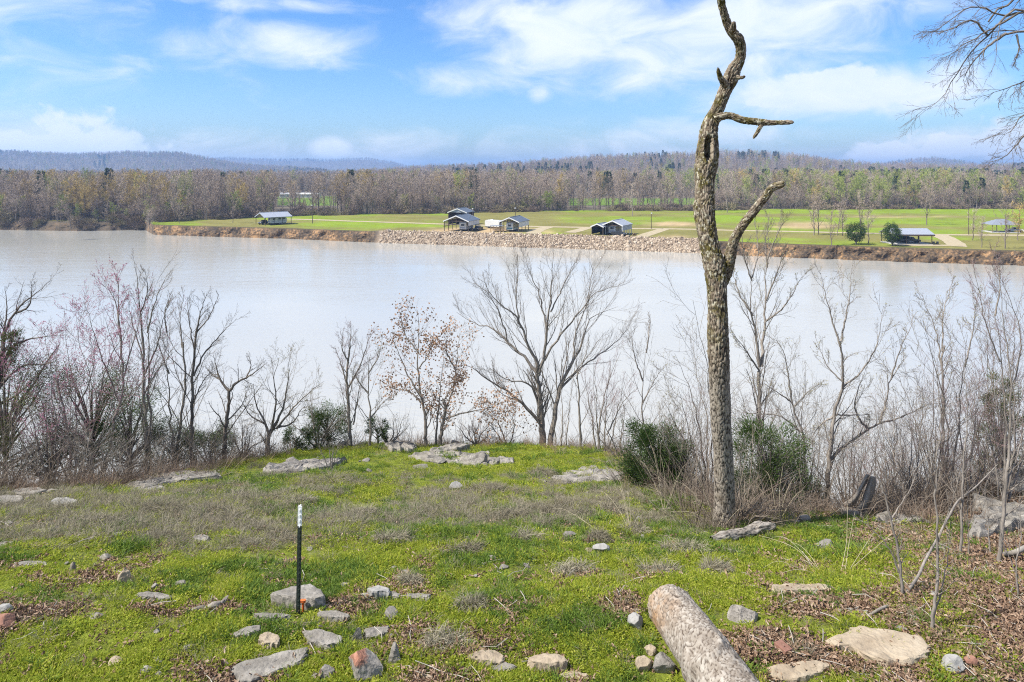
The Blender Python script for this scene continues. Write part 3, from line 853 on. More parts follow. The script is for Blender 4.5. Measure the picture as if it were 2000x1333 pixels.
def build_wood():
    rng = np.random.default_rng(77)
    kinds = ['bare'] * 7 + ['warm'] * 3 + ['lime'] * 3 + ['pine'] * 3
    variants = [v[2] for k in ('bare', 'warm', 'lime', 'pine') for v in FAR[k]]
    def pick(px, D, z):
        n = len(px)
        idx = rng.integers(0, 7, n)
        py = YH + F * (CZ - z - 18) / D
        u = rng.uniform(0, 1, n)
        pn = fbm(px * .012, D * .004, 111, 3)
        warm = .02 + .55 * np.exp(-((px - 170) / 130) ** 2) * (D < 420) + .25 * np.exp(-((px - 560) / 120) ** 2) * (D < 480) + .08 * (pn > .62)
        lime = .05 + .30 * np.exp(-((px - 1700) / 180) ** 2) * (D < 480) + .10 * (px > 1250) * (D < 900)
        pine = np.where(D > 700, np.clip((fbm(px * .01, D * .003, 113, 3) - .56) * 2.6, 0, .45), .02) * (1 + .6 * (px > 1350)) + .25 * ((px > 1690) & (D > 560) & (D < 1000))
        idx = np.where(u < pine, 13 + rng.integers(0, 3, n), idx)
        idx = np.where((u > .5) & (u < .5 + warm), 7 + rng.integers(0, 3, n), idx)
        idx = np.where((u > .9 - lime) & (u < .9), 10 + rng.integers(0, 3, n), idx)
        return idx
    # the wood itself, behind the first rows
    def stand(n, d0, d1, smin, smax, x0, x1, expo=1.0):
        u = rng.uniform(0, 1, n) ** expo
        D = (d0 ** 1.6 + (d1 ** 1.6 - d0 ** 1.6) * u) ** (1 / 1.6)
        px = rng.uniform(x0, x1, n)
        k = (D > tree_D(px) + 14) & (clearing(px, D) < .5)
        # view kept open to the meadows behind a thin belt
        belt = ((px > 535) & (px < 665) | (px > 1105) & (px < 1395)) & (D < landD(402) + 6) & (D > tree_D(px) + 14)
        k &= ~(belt & (rng.uniform(0, 1, n) < .72))
        D, px = D[k], px[k]
        z = land_z(px, D)
        return px, D, z, rng.uniform(smin, smax, len(D))
    def ridge(Dk, w, n, x0, x1):
        D = Dk + rng.normal(size=n) * w * .75 - w * .25; px = rng.uniform(x0, x1, n)
        return px, D, land_z(px, D), rng.uniform(.75, 1.2, n)
    parts = [stand(7600, 300, 720, .74, 1.15, -500, 2500), stand(5200, 720, 1900, .75, 1.05, -400, 2400), ridge(2600, 330, 7000, -250, 640), ridge(4800, 420, 5000, 200, 1000), ridge(3300, 350, 3000, 1500, 2250), ridge(1500, 400, 3500, 700, 2250), stand(3500, 1700, 4800, .85, 1.25, -300, 2300, .75)]
    px = np.concatenate([p[0] for p in parts]); D = np.concatenate([p[1] for p in parts]); z = np.concatenate([p[2] for p in parts]); s = np.concatenate([p[3] for p in parts])
    pts = np.stack([(px - CX) / F * D, D, z - .2], 1); n = len(px)
    rot = np.zeros((n, 3)); rot[:, 2] = rng.uniform(0, 6.28, n)
    idx = pick(px, D, z)
    sc = np.stack([s * rng.uniform(.9, 1.2, n), s * rng.uniform(.9, 1.2, n), s], 1)
    scatter('woodland', 'grey leafless wood covering the flats and hills beyond the fields', 'wood', pts, rot, sc, idx, variants)
    # young growth standing between the first trunks
    n = 2600
    px = rng.uniform(-300, 2300, n); D = tree_D(px) + rng.exponential(22, n)
    keep = clearing(px, D) < .5; keep &= ~(((px > 535) & (px < 665) | (px > 1105) & (px < 1395)) & (rng.uniform(0, 1, n) < .93))
    px, D = px[keep], D[keep]; n = len(px); s = rng.uniform(.22, .62, n)
    rot = np.zeros((n, 3)); rot[:, 2] = rng.uniform(0, 6.28, n)
    scatter('undergrowth', 'young bare growth filling the foot of the distant wood', 'wood', np.stack([(px - CX) / F * D, D, np.full(n, LAND - .2)], 1), rot, np.stack([s * 1.3, s * 1.3, s], 1), np.where(rng.uniform(0, 1, n) < .9, rng.integers(0, 7, n), rng.integers(10, 13, n)), variants)
    # brush along the wood's edge
    n = 3200
    px = rng.uniform(-400, 2400, n)
    D = tree_D(px) + rng.exponential(9, n) - 3 + 4 * (fbm(px * .05, px * 0, 121) - .5)
    D = np.where(px < 288, waterD(px) + 4 + rng.exponential(8, n), D)
    keep = (clearing(px, D) < .5) & (fbm(px * .03, px * 0 + 3, 123) > .42)
    px, D = px[keep], D[keep]; n = len(px)
    D = np.where((px < 288) & (rng.uniform(0, 1, n) < .4), waterD(px) + rng.uniform(.5, 4, n), D)
    pts = np.stack([(px - CX) / F * D, D, np.minimum(LAND - .1, (D - waterD(px)) * .9 + .2)], 1)
    rot = np.zeros((n, 3)); rot[:, 2] = rng.uniform(0, 6.28, n)
    scatter('edge_brush', 'low brown brush along the foot of the distant wood', 'brush', pts, rot, rng.lognormal(math.log(.62), .45, n), rng.integers(0, 3, n), [v[2] for v in FAR['brush']])
    # first rows: single trees one can tell apart
    lab = {'bare': 'bare grey tree in the front row of the wood beyond the fields', 'warm': 'tawny budding tree in the front row of the distant wood', 'lime': 'lime green budding tree in the front row of the distant wood'}
    k = 0
    for px in np.arange(-30, 2040, 8.6):
        pxj = px + rng.uniform(-4, 4)
        d = float(tree_D(pxj)) + rng.uniform(-1, 16)
        if 535 < pxj < 665 or 1105 < pxj < 1395:
            if rng.uniform() < .25: continue
        u = rng.uniform(); kind = 'bare'
        if pxj < 300 and u < .42 * math.exp(-((pxj - 170) / 140) ** 2): kind = 'warm'
        elif 1560 < pxj < 1850 and u < .32: kind = 'lime'
        elif u > .95: kind = 'warm'
        vi = int(rng.integers(0, len(FAR[kind])))
        h = rng.uniform(12, 23.5) if pxj < 1400 else rng.uniform(9, 20)
        seg = [(150, 'on the river bank at the far left'), (288, 'on the river bank left of the clay spit'), (400, 'behind the tip of the clay spit'), (480, 'left of the leftmost carport'), (580, 'behind the leftmost carport'), (700, 'behind the gravel lane right of the leftmost carport'), (840, 'left of the large slate roofed carport'),
               (950, 'behind the large slate roofed carport'), (1050, 'behind the white walled carport'), (1140, 'left of the blue grey carport'), (1250, 'behind the blue grey carport'), (1370, 'just left of the dead snag'), (1560, 'just right of the dead snag'), (1720, 'behind the round evergreen'), (1830, 'behind the open pavilion'), (1920, 'between pavilion and hip roofed shelter'), (9999, 'behind the hip roofed shelter')]
        l = {'bare': 'bare grey', 'warm': 'tawny budding', 'lime': 'lime green budding'}[kind] + ' tree fronting the wood ' + next(t_ for e_, t_ in seg if pxj < e_)
        place_far('bare_tree' if kind == 'bare' else 'budding_tree', l, pxj, d, h, kind, vi, rng.uniform(0, 6.28), 'front row trees of the distant wood')
build_wood()

# single trees on the far bank and fields
def lone_trees():
    P0 = [('leaning_tree', 'white barked bare tree leaning over the far bank left', 140, 448.5, 14, 'bare', 2, -.22),
          ('bare_tree', 'left of a close pair of tall dark bare trees on the field', 1590, 460, 15, 'bare', 1, .02),
          ('bare_tree', 'right of a close pair of tall dark bare trees on the field', 1598, 459, 14, 'bare', 3, -.03),
          ('bare_tree', 'bare grey tree on the clay bank left of the round evergreen', 1624, 480, 12, 'bare', 0, .02),
          ('bare_tree', 'crooked bare tree behind the round evergreen, left side', 1634, 461, 11, 'bare', 4, .15),
          ('bare_tree', 'forked bare tree behind and left of the round evergreen', 1646, 461, 13, 'bare', 5, -.05),
          ('bare_tree', 'tall slim bare tree right behind the round evergreen', 1680, 458, 15, 'bare', 6, .0),
          ('bare_tree', 'bare tree on the bank between round evergreen and pavilion', 1696, 476, 14, 'bare', 2, .03),
          ('bare_tree', 'slim bare tree standing behind the open pavilion roof', 1810, 440, 19, 'bare', 3, 0),
          ('bare_tree', 'bare tree on the clay bank near the right picture edge', 1962, 486, 14, 'bare', 1, .06),
          ('bare_tree', 'bare tree left of the small roofed shelter at far right', 1900, 470, 11, 'bare', 5, .02),
          ('bare_tree', 'slim bare tree near the gravel fork at far right', 1918, 484, 10, 'bare', 4, -.04),
          ('budding_tree', 'tan budding tree right of the small far shelter', 1988, 470, 12, 'warm', 1, 0),
          ('bare_tree', 'thin bare tree above the river point left of the first carport', 455, 436, 11, 'bare', 6, 0),
          ('bare_tree', 'small bare tree on the river point, leftmost on the spit', 350, 437, 9, 'bare', 0, 0)]
    for i, (nm, l, px, py, h, kind, vi, lean) in enumerate(P0):
        place_far(nm, l, px, float(landD(py)), h, kind, vi, i * 1.3, lean=lean)
lone_trees()

# ------------------------------------------------------------------ buildings and things on the far bank
def box_part(name, boxes, m, parent):
    b = Bag()
    for c, s in boxes: b.box(c, s)
    return obj(name, b.mesh(name), m, parent)

def carport(name, label, px, py, rz, W, L, He, Hr, roof, posts=4, wall_right=None, wall_back=False, wall_left=None, gable=None, over=.35, post_m='timber_dark', fascia='white_panel'):
    """gable faces local -y; front left post at the origin; length along +y"""
    loc = land(px, py)
    t = thing(name, label, 'carport', loc, rz)
    for sx in (0, W):
        for i in range(posts):
            y = L * i / (posts - 1)
            box_part('post', [((sx, y, He / 2), (.18, .18, He))], M[post_m], t)
    th = .12
    for s in (-1, 1):      # two roof planes
        x0 = W / 2; x1 = W / 2 + s * (W / 2 + over)
        ze = He - (Hr - He) * over / (W / 2)
        b = Bag()
        y0, y1 = -over, L + over
        V = [(x0, y0, Hr), (x1, y0, ze), (x1, y1, ze), (x0, y1, Hr)]
        V += [(x, y, z + th) for x, y, z in V]
        b.add(V, [[0, 1, 2, 3], [7, 6, 5, 4], [0, 4, 5, 1], [1, 5, 6, 2], [2, 6, 7, 3], [3, 7, 4, 0]])
        p = obj('roof_panel', b.mesh('roof_panel'), M[roof], t)
        rb = Bag()
        for k in range(int(L / .9) + 1):
            y = y0 + .2 + k * .9
            if y > y1 - .1: break
            VV = [(x0, y, Hr + th), (x1, y, ze + th), (x1, y + .06, ze + th), (x0, y + .06, Hr + th)]
            VV += [(a, c, d + .05) for a, c, d in VV]
            rb.add(VV, [[0, 1, 2, 3], [7, 6, 5, 4], [0, 4, 5, 1], [1, 5, 6, 2], [2, 6, 7, 3], [3, 7, 4, 0]])
        obj('roof_rib', rb.mesh('roof_rib'), M[roof], p)
    box_part('ridge_cap', [((W / 2, L / 2, Hr + .16), (.3, L + 2 * over + .02, .1))], M[roof], t)
    # fascia on the gable ends and eaves
    for yy in (-over - .03, L + over + .03):
        b = Bag()
        for s in (-1, 1):
            x0 = W / 2; x1 = W / 2 + s * (W / 2 + over); ze = He - (Hr - He) * over / (W / 2)
            V = [(x0, yy - .03, Hr - .22), (x1, yy - .03, ze - .22), (x1, yy - .03, ze + .14), (x0, yy - .03, Hr + .14)]
            V += [(a, c + .06, d) for a, c, d in V]
            b.add(V, [[0, 1, 2, 3], [7, 6, 5, 4], [0, 4, 5, 1], [1, 5, 6, 2], [2, 6, 7, 3], [3, 7, 4, 0]])
        obj('gable_trim', b.mesh('gable_trim'), M[fascia], t)
    for i in range(posts):  # trusses
        y = L * i / (posts - 1)
        box_part('truss', [((W / 2, y + .1, He - .1), (W, .1, .2)), ((W / 2, y + .1, (He + Hr) / 2), (.1, .1, Hr - He - .1))], M['timber_dark'], t)
    if wall_right: box_part('wall_panel', [((W + .12, L / 2, (wall_right[0] + wall_right[1]) / 2), (.06, L, wall_right[1] - wall_right[0]))], M[wall_right[2]], t)
    if wall_left: box_part('wall_panel', [((-.12, L / 2, (wall_left[0] + wall_left[1]) / 2), (.06, L, wall_left[1] - wall_left[0]))], M[wall_left[2]], t)
    if wall_back: box_part('wall_panel', [((W / 2, L + .14, He / 2), (W, .06, He))], M[wall_back], t)
    if gable:
        b = Bag(); b.prism([(0, He - .05), (W, He - .05), (W / 2, Hr - .05)], 1, -.06, -.0)
        obj('gable_panel', b.mesh('gable_panel'), M[gable], t)
    return t

def rounded_box(bag, c, s, r=.25):
    """box with its vertical-plane corners cut (profile in y-z)"""
    x, y, z = c; hx, hy, hz = s[0] / 2, s[1] / 2, s[2] / 2
    poly = [(y - hy + r * .3, z - hz), (y + hy - r, z - hz), (y + hy, z - hz + r), (y + hy, z + hz - r), (y + hy - r, z + hz), (y - hy + r, z + hz), (y - hy, z + hz - r), (y - hy, z - hz + r * .3)]
    bag.prism(poly, 0, x - hx, x + hx)

def camper(label, origin, rz, L=7.0, W=2.45, H=2.55, body='white_panel', stripe='grey_panel'):
    t = thing('camper_trailer', label, 'camper', origin, rz)
    b = Bag(); rounded_box(b, (0, 0, .65 + H / 2), (W, L, H), .35); obj('body', b.mesh('body'), M[body], t)
    box_part('skirt', [((0, 0, .5), (W * .92, L * .94, .3))], M['rubber'], t)
    box_part('stripe', [((W / 2 + .012, 0, 1.35), (.02, L * .86, .28))], M[stripe], t)
    box_part('stripe', [((0, -L / 2 - .012, 1.25), (W * .8, .02, .45))], M[stripe], t)
    for y in (-L * .3, L * .05, L * .32):
        w = box_part('window', [((W / 2 + .02, y, 2.25), (.03, .95, .6))], M['glass'], t)
        box_part('window_frame', [((W / 2 + .015, y, 2.25), (.03, 1.07, .72))], M['grey_panel'], w)
    w = box_part('window', [((0, -L / 2 - .02, 2.2), (1.2, .03, .7))], M['glass'], t)
    d = box_part('door', [((W / 2 + .02, -L * .14, 1.75), (.03, .7, 1.85))], M['white_panel'], t)
    box_part('handle', [((W / 2 + .05, -L * .14 + .25, 1.7), (.04, .06, .14))], M['rubber'], d)
    box_part('roof_unit', [((0, L * .1, .65 + H + .13), (.8, 1.0, .26))], M['white_panel'], t)
    for sx in (-1, 1):
        for y in (.45, 1.25):
            w = Bag(); an = np.linspace(0, 2 * np.pi, 15)[:-1]
            w.prism([(y + .36 * math.cos(a), .36 + .36 * math.sin(a)) for a in an], 0, sx * W / 2 - .12, sx * W / 2 + .06)
            wh = obj('wheel', w.mesh('wheel'), M['rubber'], t)
            r = Bag(); r.prism([(y + .18 * math.cos(a), .36 + .18 * math.sin(a)) for a in an], 0, sx * W / 2 - .05, sx * W / 2 + .08); obj('rim', r.mesh('rim'), M['metal_roof_light'], wh)
    box_part('hitch', [((0, -L / 2 - .6, .55), (.12, 1.3, .12))], M['rubber'], t)
    return t

def car(name, label, cat, origin, rz, paint, pickup=True):
    t = thing(name, label, cat, origin, rz)
    b = Bag()
    prof = [(-2.6, .45), (2.6, .45), (2.65, .95), (2.55, 1.05), (.6, 1.08), (.45, 1.1), (-1.25, 1.1), (-2.5, .98), (-2.65, .75)]
    b.prism(prof, 0, -.92, .92); obj('body', b.mesh('body'), M[paint], t)
    c = Bag(); c.prism([(-1.35, 1.1), (.65, 1.1), (.45, 1.72), (-.75, 1.74)], 0, -.78, .78); cb = obj('cabin', c.mesh('cabin'), M[paint], t)
    for sx in (-1, 1):
        g = Bag(); g.prism([(-1.15, 1.15), (.5, 1.15), (.36, 1.62), (-.68, 1.64)], 0, sx * .80 - .02, sx * .80 + .02); obj('side_window', g.mesh('side_window'), M['glass'], cb)
        for y in (-1.7, 1.65):
            w = Bag(); an = np.linspace(0, 2 * np.pi, 15)[:-1]
            w.prism([(y + .38 * math.cos(a), .38 + .38 * math.sin(a)) for a in an], 0, sx * .86 - .1, sx * .86 + .12); obj('wheel', w.mesh('wheel'), M['rubber'], t)
        box_part('headlight', [((sx * .65, -2.62, .85), (.3, .08, .16))], M['white_panel'], t)
    return t

def lamp_pole(name, label, px, py, h, lamp=True, cross=False):
    t = thing(name, label, 'pole', land(px, py))
    b = Bag(); z = np.linspace(0, h, 4); b.tubes(np.stack([z * 0, z * 0, z], 1), np.linspace(.14, .09, 4), 7); b.box((0, 0, h), (.16, .16, .04)); obj('pole', b.mesh('pole'), M['timber_dark'], t)
    if lamp:
        b = Bag(); b.box((0, -.35, h - .25), (.07, .8, .07)); ar = obj('arm', b.mesh('arm'), M['grey_panel'], t)
        b = Bag(); an = np.arange(8) / 8 * 6.283; b.prism([(.28 * math.cos(a), -.75 + .28 * math.sin(a)) for a in an], 2, h - .45, h - .1); obj('lamp_head', b.mesh('lamp_head'), M['white_panel'], ar)
    if cross:
        b = Bag(); b.box((0, 0, h - .6), (2.0, .12, .14)); obj('crossarm', b.mesh('crossarm'), M['timber_dark'], t)
    return t

def off(px, py, rz, dx, dy, up=0.0):
    p = land(px, py); c, s = math.cos(rz), math.sin(rz)
    return (p[0] + dx * c - dy * s, p[1] + dx * s + dy * c, LAND + up)

def build_far_things():
    # leftmost carport on the spit
    rz = R(-46)
    carport('carport', 'leftmost grey roofed carport alone on the green river spit', 500, 438.6, rz, 8.4, 10.5, 3.1, 4.7, 'metal_roof_light', 4, fascia='grey_panel', post_m='timber_dark')
    camper('white camper with dark windows parked under the leftmost carport', off(500, 438.6, rz, 5.9, 6.0), rz, 6.6, H=2.1)
    car('utility_vehicle', 'black off-road buggy parked in the leftmost carport', 'buggy', off(500, 438.6, rz, 2.4, 2.4), rz + R(20), 'van_dark')
    # the pair in the middle, on the bare earth
    rz = R(-17)
    carport('carport', 'large slate roofed carport with white gable trim above the riprap', 868, 452.3, rz, 8.8, 11, 3.7, 5.5, 'metal_roof_dark', 4, wall_right=(2.1, 3.65, 'white_panel'))
    camper('white camper with its dark front window under the large slate roofed carport', off(868, 452.3, rz, 6.0, 5.8), rz, 7.5)
    car('pickup_truck', 'dark pickup parked right of the camper under the large carport', 'pickup', off(868, 452.3, rz, 8.0 + 1.9, 7.0), rz, 'van_dark')
    b = thing('lattice_screen', 'dark lattice screen at the left side of the large carport', 'screen', off(868, 452.3, rz, -.25, 0), rz)
    for k in range(12): box_part('slat', [((0, .2 + k * .5, 2.6), (.05, .12, 2.0))], M['timber_dark'], b)
    box_part('rail', [((-.08, 3.0, 3.62), (.08, 6.2, .12)), ((-.08, 3.0, 1.62), (.08, 6.2, .12))], M['timber_dark'], b)
    carport('storage_shed', 'dark two level shed peeking over the large carport roof', 876, 440, rz, 7.4, 8, 5.0, 6.4, 'metal_roof_dark', 3, wall_left=(0.2, 4.9, 'timber_dark'), wall_back='timber_dark', gable='grey_panel')
    rz = R(-20)
    carport('carport', 'dark roofed carport with white upper side wall and boat inside', 977, 453.4, rz, 6.7, 10.5, 3.6, 5.0, 'metal_roof_dark', 4, wall_right=(1.8, 3.55, 'white_panel'))
    camper('white and teal camper facing the river under the white walled carport', off(977, 453.4, rz, 3.0, 4.2), rz, 6.0, stripe='teal')
    # timber deck and a parked motor home left of it
    p = off(958, 453, R(-18), 0, 0)
    t = thing('timber_deck', 'timber deck with railing left of the white walled carport', 'deck', p, R(-18))
    for k in range(16): box_part('plank', [((.12 + k * .27, 2.2, .55), (.25, 4.4, .06))], M['timber'], t)
    for x in (0, 1.1, 2.2, 3.3, 4.3): box_part('post', [((x, .05, 1.0), (.12, .12, 2.0))], M['timber'], t)
    for x in (0, 4.3): box_part('post', [((x, 4.3, .5), (.12, .12, 1.0))], M['timber'], t)
    box_part('rail', [((2.15, -.05, 1.55), (4.4, .06, .12)), ((2.15, -.05, 1.1), (4.4, .06, .1))], M['timber'], t)
    box_part('awning', [((2.15, 1.0, 2.1), (4.7, 2.4, .08))], M['metal_roof'], t)
    camper('white rounded camper parked behind the timber deck', off(964, 446, R(-18), 0, 0), R(60), 6.0, H=2.3)
    # blue grey carport and its lean-to
    rz = R(-30)
    carport('carport', 'blue grey carport with half walled side right of the gravel drive', 1178, 459.4, rz, 6.6, 8.5, 3.4, 4.8, 'metal_roof_light', 5, wall_right=(1.7, 3.35, 'grey_panel'), post_m='white_panel')
    camper('white camper with one dark window inside the blue grey carport', off(1178, 459.4, rz, 2.4, 4.6), rz, 5.6, H=2.2)
    car('utility_vehicle', 'dark buggy standing before the blue grey carport', 'buggy', off(1180, 460.2, rz, 4.7, 1.2), rz + R(70), 'van_dark')
    carport('lean_to_shed', 'low dark shed with pale roof joined left of the blue grey carport', 1156, 459.4, rz, 3.9, 7, 2.9, 3.7, 'metal_roof', 3, wall_back='van_dark', wall_left=(.3, 2.85, 'van_dark'))
    # stack of firewood beside it, as a low woodpile of logs
    t = thing('firewood_stack', 'small heap of cut firewood right of the blue grey carport', 'firewood', off(1236, 460.5, 0, 0, 0))
    for k in range(9):
        bb = Bag(); y = np.linspace(-.5, .5, 3); r_, c_ = divmod(k, 4)
        bb.tubes(np.stack([y * 0 + c_ * .3 + r_ * .15, y, y * 0 + .15 + r_ * .26], 1), np.full(3, .14), 7); obj('log', bb.mesh('log'), M['timber'], t)
    # open pavilion on the right
    loc = land(1746, 478.2)
    t = thing('pavilion', 'open pavilion with long pale metal roof on the right bank', 'pavilion', loc, R(-2))
    L, Wd, He, Hr = 10.6, 7.0, 3.0, 4.3
    for x in (0, 3.5, 7.0, 10.6):
        for y in (0, Wd): box_part('post', [((x, y, He / 2), (.16, .16, He))], M['timber_dark'], t)
    for s in (0, 1):
        bb = Bag(); y0, y1 = (-.5, Wd / 2) if s == 0 else (Wd + .5, Wd / 2)
        V = [(-.6, y0, He - .15), (L + .6, y0, He - .15), (L + .6, y1, Hr), (-.6, y1, Hr)]; V += [(a, c, d + .1) for a, c, d in V]
        bb.add(V, [[0, 1, 2, 3], [7, 6, 5, 4], [0, 4, 5, 1], [1, 5, 6, 2], [2, 6, 7, 3], [3, 7, 4, 0]])
        p = obj('roof_panel', bb.mesh('roof_panel'), M['metal_roof_light'], t)
        rb = Bag()
        for k in range(13):
            x = -.55 + k * .95
            V = [(x, y0, He - .05), (x + .07, y0, He - .05), (x + .07, y1, Hr + .1), (x, y1, Hr + .1)]; V += [(a, c, d + .05) for a, c, d in V]
            rb.add(V, [[0, 1, 2, 3], [7, 6, 5, 4], [0, 4, 5, 1], [1, 5, 6, 2], [2, 6, 7, 3], [3, 7, 4, 0]])
        obj('roof_rib', rb.mesh('roof_rib'), M['metal_roof_light'], p)
    box_part('fascia', [((L / 2, -.53, He - .28), (L + 1.2, .05, .42))], M['timber_dark'], t)
    box_part('floor_slab', [((L / 2, Wd / 2, .09), (L + .4, Wd + .4, .18))], M['concrete'], t)
    box_part('rear_screen', [((L * .45, Wd - .2, 1.3), (L * .6, .08, 2.3))], M['van_dark'], t)
    car('parked_car', 'dark car parked under the open pavilion roof', 'car', (loc[0] + 6.5, loc[1] + 3.4, LAND + .18), R(80), 'van_dark')
    for k, (dx, l) in enumerate(((11.2, 'left of two dark barrels at the right end of the pavilion'), (12.3, 'right of two dark barrels at the right end of the pavilion'))):
        bb = Bag(); an = np.arange(12) / 12 * 6.283
        zz = np.array([0, .05, .3, .6, .85, .9]); rr = np.array([.27, .3, .31, .31, .3, .26])
        bb.tubes(np.stack([zz * 0, zz * 0, zz], 1), rr, 12); bb.prism([(.26 * math.cos(a), .26 * math.sin(a)) for a in an], 2, .86, .9)
        o = obj('barrel', bb.mesh('barrel', True), M['van_dark']); o.location = (loc[0] + dx, loc[1] - .2, LAND); tag(o, l, 'barrel')
    # small shelter with hipped roof far right
    loc = land(1938, 455)
    t = thing('shelter', 'small grey hip roofed shelter at the far right of the field', 'shelter', loc, R(-8))
    for x in (0, 4.5, 8.5):
        for y in (0, 6): box_part('post', [((x, y, 1.4), (.16, .16, 2.8))], M['timber'], t)
    bb = Bag(); V = [(-.5, -.5, 2.7), (9, -.5, 2.7), (9, 6.5, 2.7), (-.5, 6.5, 2.7), (3, 3, 4.5), (5.5, 3, 4.5)]
    bb.add(V, [[0, 1, 5, 4], [2, 3, 4, 5], [3, 2, 1, 0]], [[1, 2, 5], [3, 0, 4]]); obj('roof', bb.mesh('roof'), M['metal_roof'], t)
    box_part('floor_slab', [((4.2, 3, .1), (9, 7, .2))], M['concrete'], t)
    car('parked_car', 'white car parked beside the small hip roofed shelter', 'car', (loc[0] + 9.0, loc[1] + 2.0, LAND), R(70), 'white_panel')
    # long white barn in the meadow behind the trees
    loc = land(545, 386.5)
    t = thing('white_barn', 'long low white barn in the meadow behind the left trees', 'barn', loc, R(2))
    Lb = 30
    bb = Bag(); bb.prism([(0, 0), (8, 0), (8, 2.6), (4, 3.6), (0, 2.6)], 0, 0, Lb); obj('wall', bb.mesh('wall'), M['white_panel'], t)
    for s in (0, 1):
        bb = Bag(); V = [(-.3, -.4 if s == 0 else 8.4, 2.55), (Lb + .3, -.4 if s == 0 else 8.4, 2.55), (Lb + .3, 4, 3.65), (-.3, 4, 3.65)]; V += [(a, c, d + .08) for a, c, d in V]
        bb.add(V, [[0, 1, 2, 3], [7, 6, 5, 4], [0, 4, 5, 1], [1, 5, 6, 2], [2, 6, 7, 3], [3, 7, 4, 0]]); obj('roof_panel', bb.mesh('roof_panel'), M['white_panel'], t)
    for k in range(6): box_part('door', [((2.5 + k * 5, -.03, 1.1), (2.2, .05, 2.2))], M['grey_panel'], t)
    lamp_pole('utility_pole', 'utility pole with small lamp right of the leftmost carport', 610.5, 437, 7.6)
    lamp_pole('utility_pole', 'thin white topped pole behind the large slate roofed carport', 923.5, 446, 7.4)
    lamp_pole('utility_pole', 'thin lamp pole rising behind the white walled carport', 1006.5, 449, 8.0)
    lamp_pole('utility_pole', 'tall utility pole with white lamp right of the blue grey carport', 1272, 447.5, 6.0)
    lamp_pole('utility_pole', 'bare leaning utility pole at right between pavilion and shelter', 1892, 459, 9.5, lamp=False, cross=True)
    # sand heap
    V, Fc = rock_mesh(55, 3, .35, 3); V = V * np.array([2.2, 1.6, .7]); o = obj('sand_heap', mesh_np('sand_heap', V, [Fc], True), M['gravel']); o.location = land(1322, 464); tag(o, 'low heap of tan sand on the grass above the riprap', 'sand heap')
build_far_things()
# ------------------------------------------------------------------ bark-plated trunks (snag, fallen log)
def cells(u, v, nu, seed):
    """cellular pattern, periodic in u (nu cells round); returns edge distance and a random value per cell"""
    ui = np.floor(u).astype(int); vi = np.floor(v).astype(int)
    f1 = np.full(u.shape, 9.); f2 = np.full(u.shape, 9.); cid = np.zeros(u.shape)
    def h(i, j, s):
        n = ((i % nu) * 374761393 + j * 668265263 + (seed + s) * 974711) & 0x7fffffff
        n = ((n ^ (n >> 13)) * 1274126177) & 0x7fffffff
        return ((n ^ (n >> 16)) & 0xffff) / 65535.0
    for di in (-1, 0, 1):
        for dj in (-1, 0, 1):
            i = ui + di; j = vi + dj
            d = np.hypot(i + h(i, j, 1) - u, j + h(i, j, 2) - v)
            near = d < f1
            f2 = np.where(near, f1, np.minimum(f2, d)); cid = np.where(near, h(i, j, 3), cid); f1 = np.where(near, d, f1)
    return f2 - f1, cid

def bark_tube(bag, at, path, rad, sides, ds, cu, cv, depth, seed, lump=.06, cap=False, fw=.30, dz=None):
    """fine tube with plates of bark separated by fissures"""
    path = np.asarray(path, float); L = np.linalg.norm(np.diff(path, axis=0), axis=1).sum()
    n = max(6, int(L / ds)); c = catmull(path, n)
    cl = np.concatenate([[0], np.cumsum(np.linalg.norm(np.diff(path, axis=0), axis=1))]); r = np.interp(np.linspace(0, cl[-1], n), cl, rad)
    r = np.convolve(np.pad(r, 3, mode='edge'), np.ones(7) / 7, 'valid')
    if cap:
        r = r.copy(); m_ = min(8, n // 3)
        r[-m_:] *= np.sqrt(np.clip(1 - np.linspace(0, 1, m_) ** 3, 0, 1))
    t = nrm(np.gradient(c, axis=0))
    ref = np.array([0, 1., .05]) if abs(nrm(path[-1] - path[0])[1]) < .7 else np.array([0, 0, 1.])
    a = nrm(np.cross(t, ref)); b = np.cross(t, a)
    th = np.arange(sides) / sides * 2 * np.pi
    s = np.linspace(0, L, n)
    TH, S = np.meshgrid(th, s)
    rm = float(np.mean(rad)); nu = max(5, int(round(2 * np.pi * rm / cu)))
    wob = (fbm(TH * 2, S * 9 / max(cv, .02) * .05, seed) - .5) * 1.2
    wob2 = (fbm(np.cos(TH) * 2 + 7, S / cv * .55 + np.sin(TH) * 2, seed + 8) - .5) * 2.4
    wob = wob + (fbm(np.cos(TH) * 3 + 7, S / cv * .8 + np.sin(TH) * 3, seed + 9) - .5) * 1.4
    e, cid = cells(TH / (2 * np.pi) * nu + wob, S / cv + wob2, nu, seed)
    plate = np.clip(e / fw, 0, 1) ** .75
    lum = (fbm(np.cos(TH) * 1.3 + 5, S / (rm * 3) + np.sin(TH) * 1.3, seed + 3) - .5) * 2 * lump
    if dz is not None:
        depth = (dz[2] + (1 - dz[2]) * np.clip((c[:, 2] - dz[0]) / (dz[1] - dz[0]), 0, 1))[:, None] * depth
    rr = r[:, None] * (1 + lum) + depth * (plate - .75) + depth * .35 * (cid - .5)
    rr = np.maximum(rr, .001)
    V = c[:, None, :] + rr[..., None] * (np.cos(TH)[..., None] * a[:, None, :] + np.sin(TH)[..., None] * b[:, None, :])
    idx = np.arange(n * sides).reshape(n, sides)
    i0 = idx[:-1]; i1 = idx[1:]
    q = np.stack([i0, np.roll(i0, -1, 1), np.roll(i1, -1, 1), i1], -1).reshape(-1, 4)
    bag.add(V.reshape(-1, 3), q)
    at['plate'].append(plate.ravel()); at['cid'].append(cid.ravel())
    return c, r

